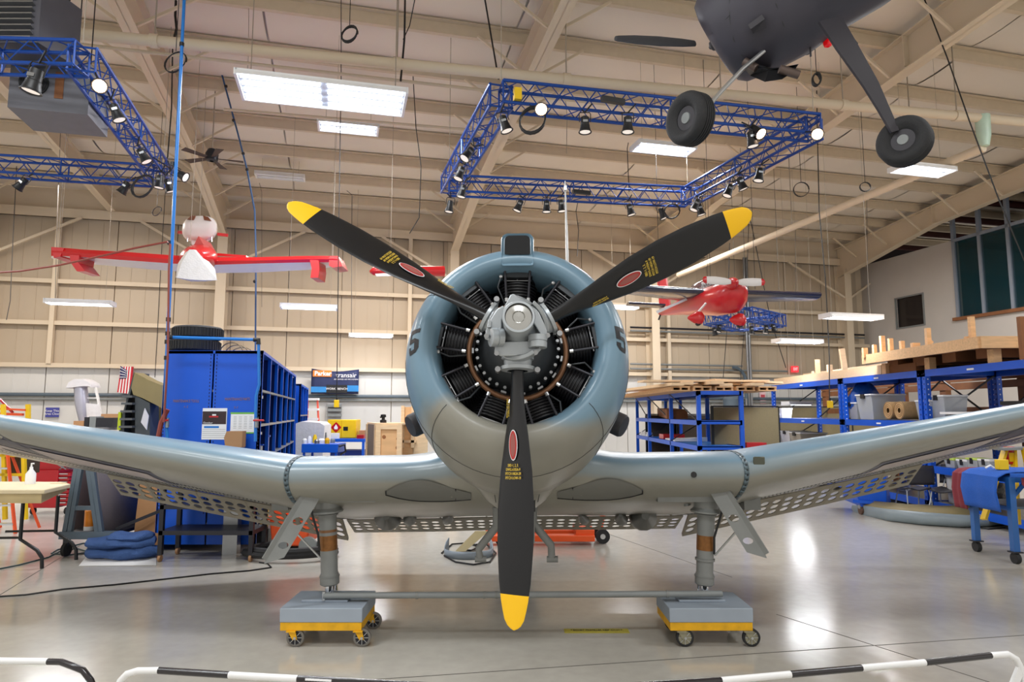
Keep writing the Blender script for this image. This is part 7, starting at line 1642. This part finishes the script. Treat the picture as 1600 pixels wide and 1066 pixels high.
# chairs
def chair(px, py, rz, lab):
    c = gz(px, py); t = T('school_chair', lab, 'chair', c, rz, 'dark shell chairs at right')
    SH = mat('chair_shell', (54, 52, 58), .45)
    m = MB(SH); m.grid(lambda s_, t_: V3((lerp(-.22, .22, s_)*(1-.12*t_), lerp(-.2, .22, t_), .44+.02*math.cos(math.pi*(s_*2-1))*-1+.02*t_)), 8, 6); m.build('seat', t, world=False, solid=.02)
    m = MB(SH); m.grid(lambda s_, t_: V3((lerp(-.23, .23, s_)*(1-.25*max(0, t_-.6)), .24+.05*math.sin(math.pi*s_)+.04*t_, .54+.32*t_)), 8, 6); m.build('backrest', t, world=False, solid=.025)
    for sx in (-1, 1):
        MB(ALU).tube([(sx*.22, .22, 0), (sx*.19, .16, .42), (sx*.16, .2, .46), (sx*.15, .27, .62)], .012, 8).build('leg', t, world=False); MB(ALU).tube([(sx*.22, -.22, 0), (sx*.18, -.12, .42), (sx*.16, .1, .43)], .012, 8).build('leg', t, world=False)
    MB(ALU).tube([(-.2, .19, .2), (.2, .19, .2)], .008, 6).build('stretcher', t, world=False)
chair(1428, 805, math.radians(180), 'dark shell chair facing away under the right wing, beside the blue bin'); chair(1482, 809, math.radians(-60), 'dark shell chair turned sideways in front of the white bucket')
# bucket, red box, brown box and grey bag below the near rack
c = V3((7.62, 11.55, zB)); t = T('bucket', 'white plastic bucket stack behind the sideways chair', 'bucket', c)
MB(WHITE).lathe([(.0, .001), (0, .16), (.42, .18), (.43, .195), (.47, .195), (.48, .18), (.56, .185), (.57, .2), (.60, .2), (.60, .001)], c, EZ, 26).build('pail', t); MB(ALU).lathe([(.44, .197), (.46, .197)], c, EZ, 26).build('rim_band', t); MB(mat('bucket_label', (150, 170, 160), .6)).lathe([(.08, .17), (.32, .18)], c-V3((0, .004, 0)), EZ, 26, ref=(0, -1, 0), ang=(-.9, .9)).build('label_patch', t)
c = V3((7.95, 11.3, zB)); t = T('red_fuel_can', 'red plastic container beside the white bucket', 'container', c); MB(RED).box(c.x-.18, c.x+.32, c.y, c.y+.3, zB, zB+.36).build('body', t, bevel=.02); MB(RED).box(c.x+.1, c.x+.32, c.y+.02, c.y+.28, zB+.36, zB+.42).build('shoulder', t, bevel=.02); MB(BLACK).cyl((c.x+.2, c.y+.15, zB+.42), (c.x+.2, c.y+.15, zB+.48), .03, n=12).build('cap', t)
t = T('black_bag', 'black plastic bag bundle on the lower rack shelf behind the chairs', 'bag', (XR+.4, 11.3, zB)); c = V3((XR+.55, 11.35, zL-.32)); m = MB(mat('bag_black', (26, 28, 32), .3, bump=.8, bscale=20)); m.loft([[c+V3((r_*1.5*math.cos(a), r_*math.sin(a)*.8, z)) for a in [2*math.pi*j/12 for j in range(12)]] for r_, z in ((.10, -.25), (.26, -.2), (.30, 0), (.22, .15), (.10, .22))]).build('bag', t, smooth=60)
for k, (px, lb) in enumerate(((1494, 'clear food bin with a yellow-green lid label, first on the lower rack shelf'), (1514, 'second clear bin on the lower rack shelf'), (1530, 'third clear bin on the lower rack shelf, taller'), (1549, 'fourth clear bin with a grey latch on the lower rack shelf'))):
    tub(XR+.16, Yx(px, 715, XR+.16), zL, .26, .26, .13+.04*(k > 1), lb, CLEARP, mat('lime_lid', (190, 214, 90), .5) if k in (0, 2) else WHITE)
# yellow step ladder near the right table
t = T('step_stool', 'yellow two-legged step stool standing on the floor behind the blue towel table', 'step stool', gz(1545, 815)); YS = 9.05
for (a, b) in (((1571, 700), (1537, 812)), ((1583, 700), (1590, 820))): MB(YEL).bar(atY(*a, YS+.2), atY(*b, YS), .035, .09, up=(0, 1, 0)).build('rail', t)
MB(YEL).bar(atY(1600, 700, YS), atY(1625, 812, YS), .035, .09, up=(0, 1, 0)).build('rail', t); MB(GREYP).bar(atY(1560, 702, YS+.1), atY(1612, 700, YS+.1), .2, .03).build('top_step', t); MB(GREYP).bar(atY(1548, 790, YS+.1), atY(1600, 786, YS+.1), .16, .03).build('lower_step', t)
c = atY(1585, 694, YS+.1); t = T('detergent_bottle', 'red and yellow printed jug on the step stool beside the table', 'bottle', c); MB(RED).box(c.x-.07, c.x+.07, c.y+.05, c.y+.15, c.z-.28, c.z-.04).build('jug', t, bevel=.02); MB(YEL).box(c.x-.05, c.x+.05, c.y+.045, c.y+.05, c.z-.24, c.z-.12).build('label_patch', t)
# towel table
t = T('towel_table', 'blue steel cart on casters draped with blue and maroon towels at the right edge', 'cart', (gz(1560, 868).x, gz(1560, 868).y+.3, 0)); STB = mat('cart_steel_blue', (34, 92, 160), .4)
ca, cb = gz(1527, 862), gz(1588, 881); zt_ = atY(1530, 738, ca.y).z
pts4 = [ca, cb, cb+V3((1.0, .1, 0)), ca+V3((1.0, .1, 0))]
for p in pts4:
    MB(STB).box(p.x-.035, p.x+.035, p.y-.035, p.y+.035, .14, zt_).build('leg', t); MB(DARKST).box(p.x-.06, p.x+.06, p.y-.05, p.y+.05, .125, .14).build('caster_plate', t); MB(RUBBER).cyl((p.x-.025, p.y, .062), (p.x+.025, p.y, .062), .062, n=18).build('caster', t)
for a, b in ((0, 1), (1, 2), (2, 3), (3, 0)): MB(STB).bar(pts4[a]+EZ*(zt_-.03), pts4[b]+EZ*(zt_-.03), .05, .06).build('top_rail', t)
MB(STB).bar(pts4[0]+EZ*.62, pts4[1]+EZ*.62, .04, .05).build('side_rail', t); MB(STB).bar(pts4[1]+EZ*(zt_-.25), pts4[1]+V3((.18, 0, zt_-.06)), .03, .04).build('gusset', t)
MB(GREYD).prism([p+EZ*.62 for p in pts4], EZ*.03).build('lower_shelf', t)
MB(STB).prism([p+EZ*(zt_-.005) for p in pts4], EZ*.02).build('table_top', t)
A_, B_ = pts4[0], pts4[1]
def drape(over, z0, drop_, s0, s1, m_, nm, lab, out=.03):
    L_ = pts4[0].lerp(pts4[1], s0); M_ = pts4[0].lerp(pts4[1], s1); prof2 = [(.95, z0), (.5, z0+.004), (.08, z0+.004), (.0-out*.3, z0-.01), (-out, z0-.06), (-out*1.2, z0-drop_*.5), (-out*.9, z0-drop_)]
    m = MB(m_); m.grid(lambda a, b: (lambda k: V3(((L_.lerp(M_, b)).x+lerp(prof2[int(k)][0], prof2[min(6, int(k)+1)][0], k-int(k))+.008*math.sin(b*14+a*3), (L_.lerp(M_, b)).y, lerp(prof2[int(k)][1], prof2[min(6, int(k)+1)][1], k-int(k)))))(min(5.999, a*6)), 24, 14)
    o_ = m.build('towel', None, lab, 'towel', solid=.012); return o_
drape(0, zt_+.036, .50, -.35, .03, MAROON, 'towel', 'maroon towel hanging beyond the blue one on the right cart', .10)
t2 = drape(0, zt_+.056, .46, .03, 1.0, BLUECL, 'towel', 'bright blue towel draped over the right cart', .14)
m = MB(MAROON); y = cb.y-.12; m.grid(lambda a, b: V3((cb.x+.05+.9*a, y-.03*math.sin(a*9), zt_+.03-b*(.10+.45*a**.6))), 14, 8); m.build('towel', None, 'maroon towel hanging down the near side of the right cart', 'towel', solid=.012)
m = MB(BLUECL); m.grid(lambda a, b: V3((cb.x-.1+1.1*a, y-.035, zt_+.06-b*.05)), 10, 3); m.build('towel', None, 'blue towel edge along the near side of the right cart', 'towel', solid=.02)
c = V3((atY(1570, 728, cb.y+.2).x, cb.y+.25, zt_+.07)); t = T('yellow_block', 'small yellow box with white clip on the blue towel', 'box', c); MB(YEL).box(c.x-.06, c.x+.06, c.y-.04, c.y+.04, c.z, c.z+.12).build('body', t, bevel=.006); MB(WHITE).tube([c+V3((-.2, 0, .02)), c+V3((-.14, 0, .05)), c+V3((-.1, 0, .02))], .012, 6).build('clip', t)
wire([gz(x, y)+EZ*.01 for x, y in ((1520, 824), (1545, 828), (1570, 826), (1577, 818), (1560, 812), (1535, 815), (1522, 822))], .010, CABLE, 'floor_cable', 'black cable coil on the floor under the right cart')
# ================================================================ BARRIER RAILS IN FRONT
RW = mat('rail_white', (226, 226, 226), .35, var=.04); RBK = mat('rail_black', (26, 22, 26), .25, var=.05, coat=.3)
ZR = .62
def rail(lab, pts, cols, r=.0145):
    """pts: world points of the tube; cols: list of (start, end) indices and material"""
    p0 = pts[0]; t = T('barrier_rail', lab, 'barrier', (p0.x, p0.y, 0), 0, 'low black and white barrier rails')
    for a, b, m_ in cols: MB(m_).tube(pts[a:b+1], r, 12).build('tube_section', t)
    return t
def zr(px, py): return atZ(px, py, ZR)
a, b = zr(75, 1034), zr(-120, 1031); c0 = zr(112, 1038); end = zr(145, 1070)
pts = [b, a, zr(95, 1034.5), c0+V3((0, 0, -.008)), atY(130, 1048, c0.y-.01), atY(142, 1064, c0.y-.01), atY(150, 1090, c0.y-.01)]
e_ = pts[-1]; pts.append(V3((e_.x+.01, e_.y, 0))); t = rail('low barrier rail at the bottom left corner, white then black at its bend', pts, [(0, 1, RW), (1, 7, RBK)]); MB(DARKST).box(e_.x-.12, e_.x+.12, e_.y-.05, e_.y+.05, 0, .012).build('foot', t)
pts = [zr(183, 1066)]; s_ = atY(186, 1075, 3.2); q0 = zr(215, 1048.5); q1 = zr(248, 1048); q2 = zr(358, 1055); q3 = zr(465, 1061); q4 = zr(560, 1066); q5 = zr(700, 1074)
pts = [V3((atY(184, 1080, q0.y).x, q0.y, 0)), atY(184, 1080, q0.y), atY(188, 1064, q0.y), atY(198, 1053.5, q0.y), q0, q1, q2, q3, q4, q5]
t = rail('low barrier rail at the bottom left of centre, rising from a white bend', pts, [(0, 5, RW), (5, 6, RBK), (6, 7, RW), (7, 9, RBK)]); MB(DARKST).box(pts[0].x-.12, pts[0].x+.12, q0.y-.05, q0.y+.05, 0, .012).build('foot', t)
m = MB(PAPER); 
for k in range(9): f = .12+.04*k; p = q3.lerp(q4, f*1.2); m.box(p.x, p.x+.012 if k % 3 else p.x+.02, p.y-.017, p.y-.013, p.z+.001, p.z+.009)
m.build('sticker_marks', t, kind='stuff')
q = [zr(x, y) for x, y in ((960, 1074), (1127, 1064), (1235, 1054), (1346, 1044), (1445, 1035.5), (1548, 1024.5))]
yy = q[-1].y; pts = q+[atY(1575, 1022.5, yy), atY(1588, 1030, yy), atY(1597, 1048, yy), atY(1604, 1080, yy)]; pts.append(V3((pts[-1].x, yy, 0)))
t = rail('low barrier rail at the bottom right, striped black and white', pts, [(0, 1, RBK), (1, 2, RW), (2, 3, RBK), (3, 4, RW), (4, 5, RBK), (5, 10, RW)]); MB(DARKST).box(pts[-1].x-.12, pts[-1].x+.12, yy-.05, yy+.05, 0, .012).build('foot', t)
MB(RW).bar(atY(1596, 1040, yy), V3((atY(1545, 1090, yy).x, yy-.0, .25)), .02, .03).build('stay', t)
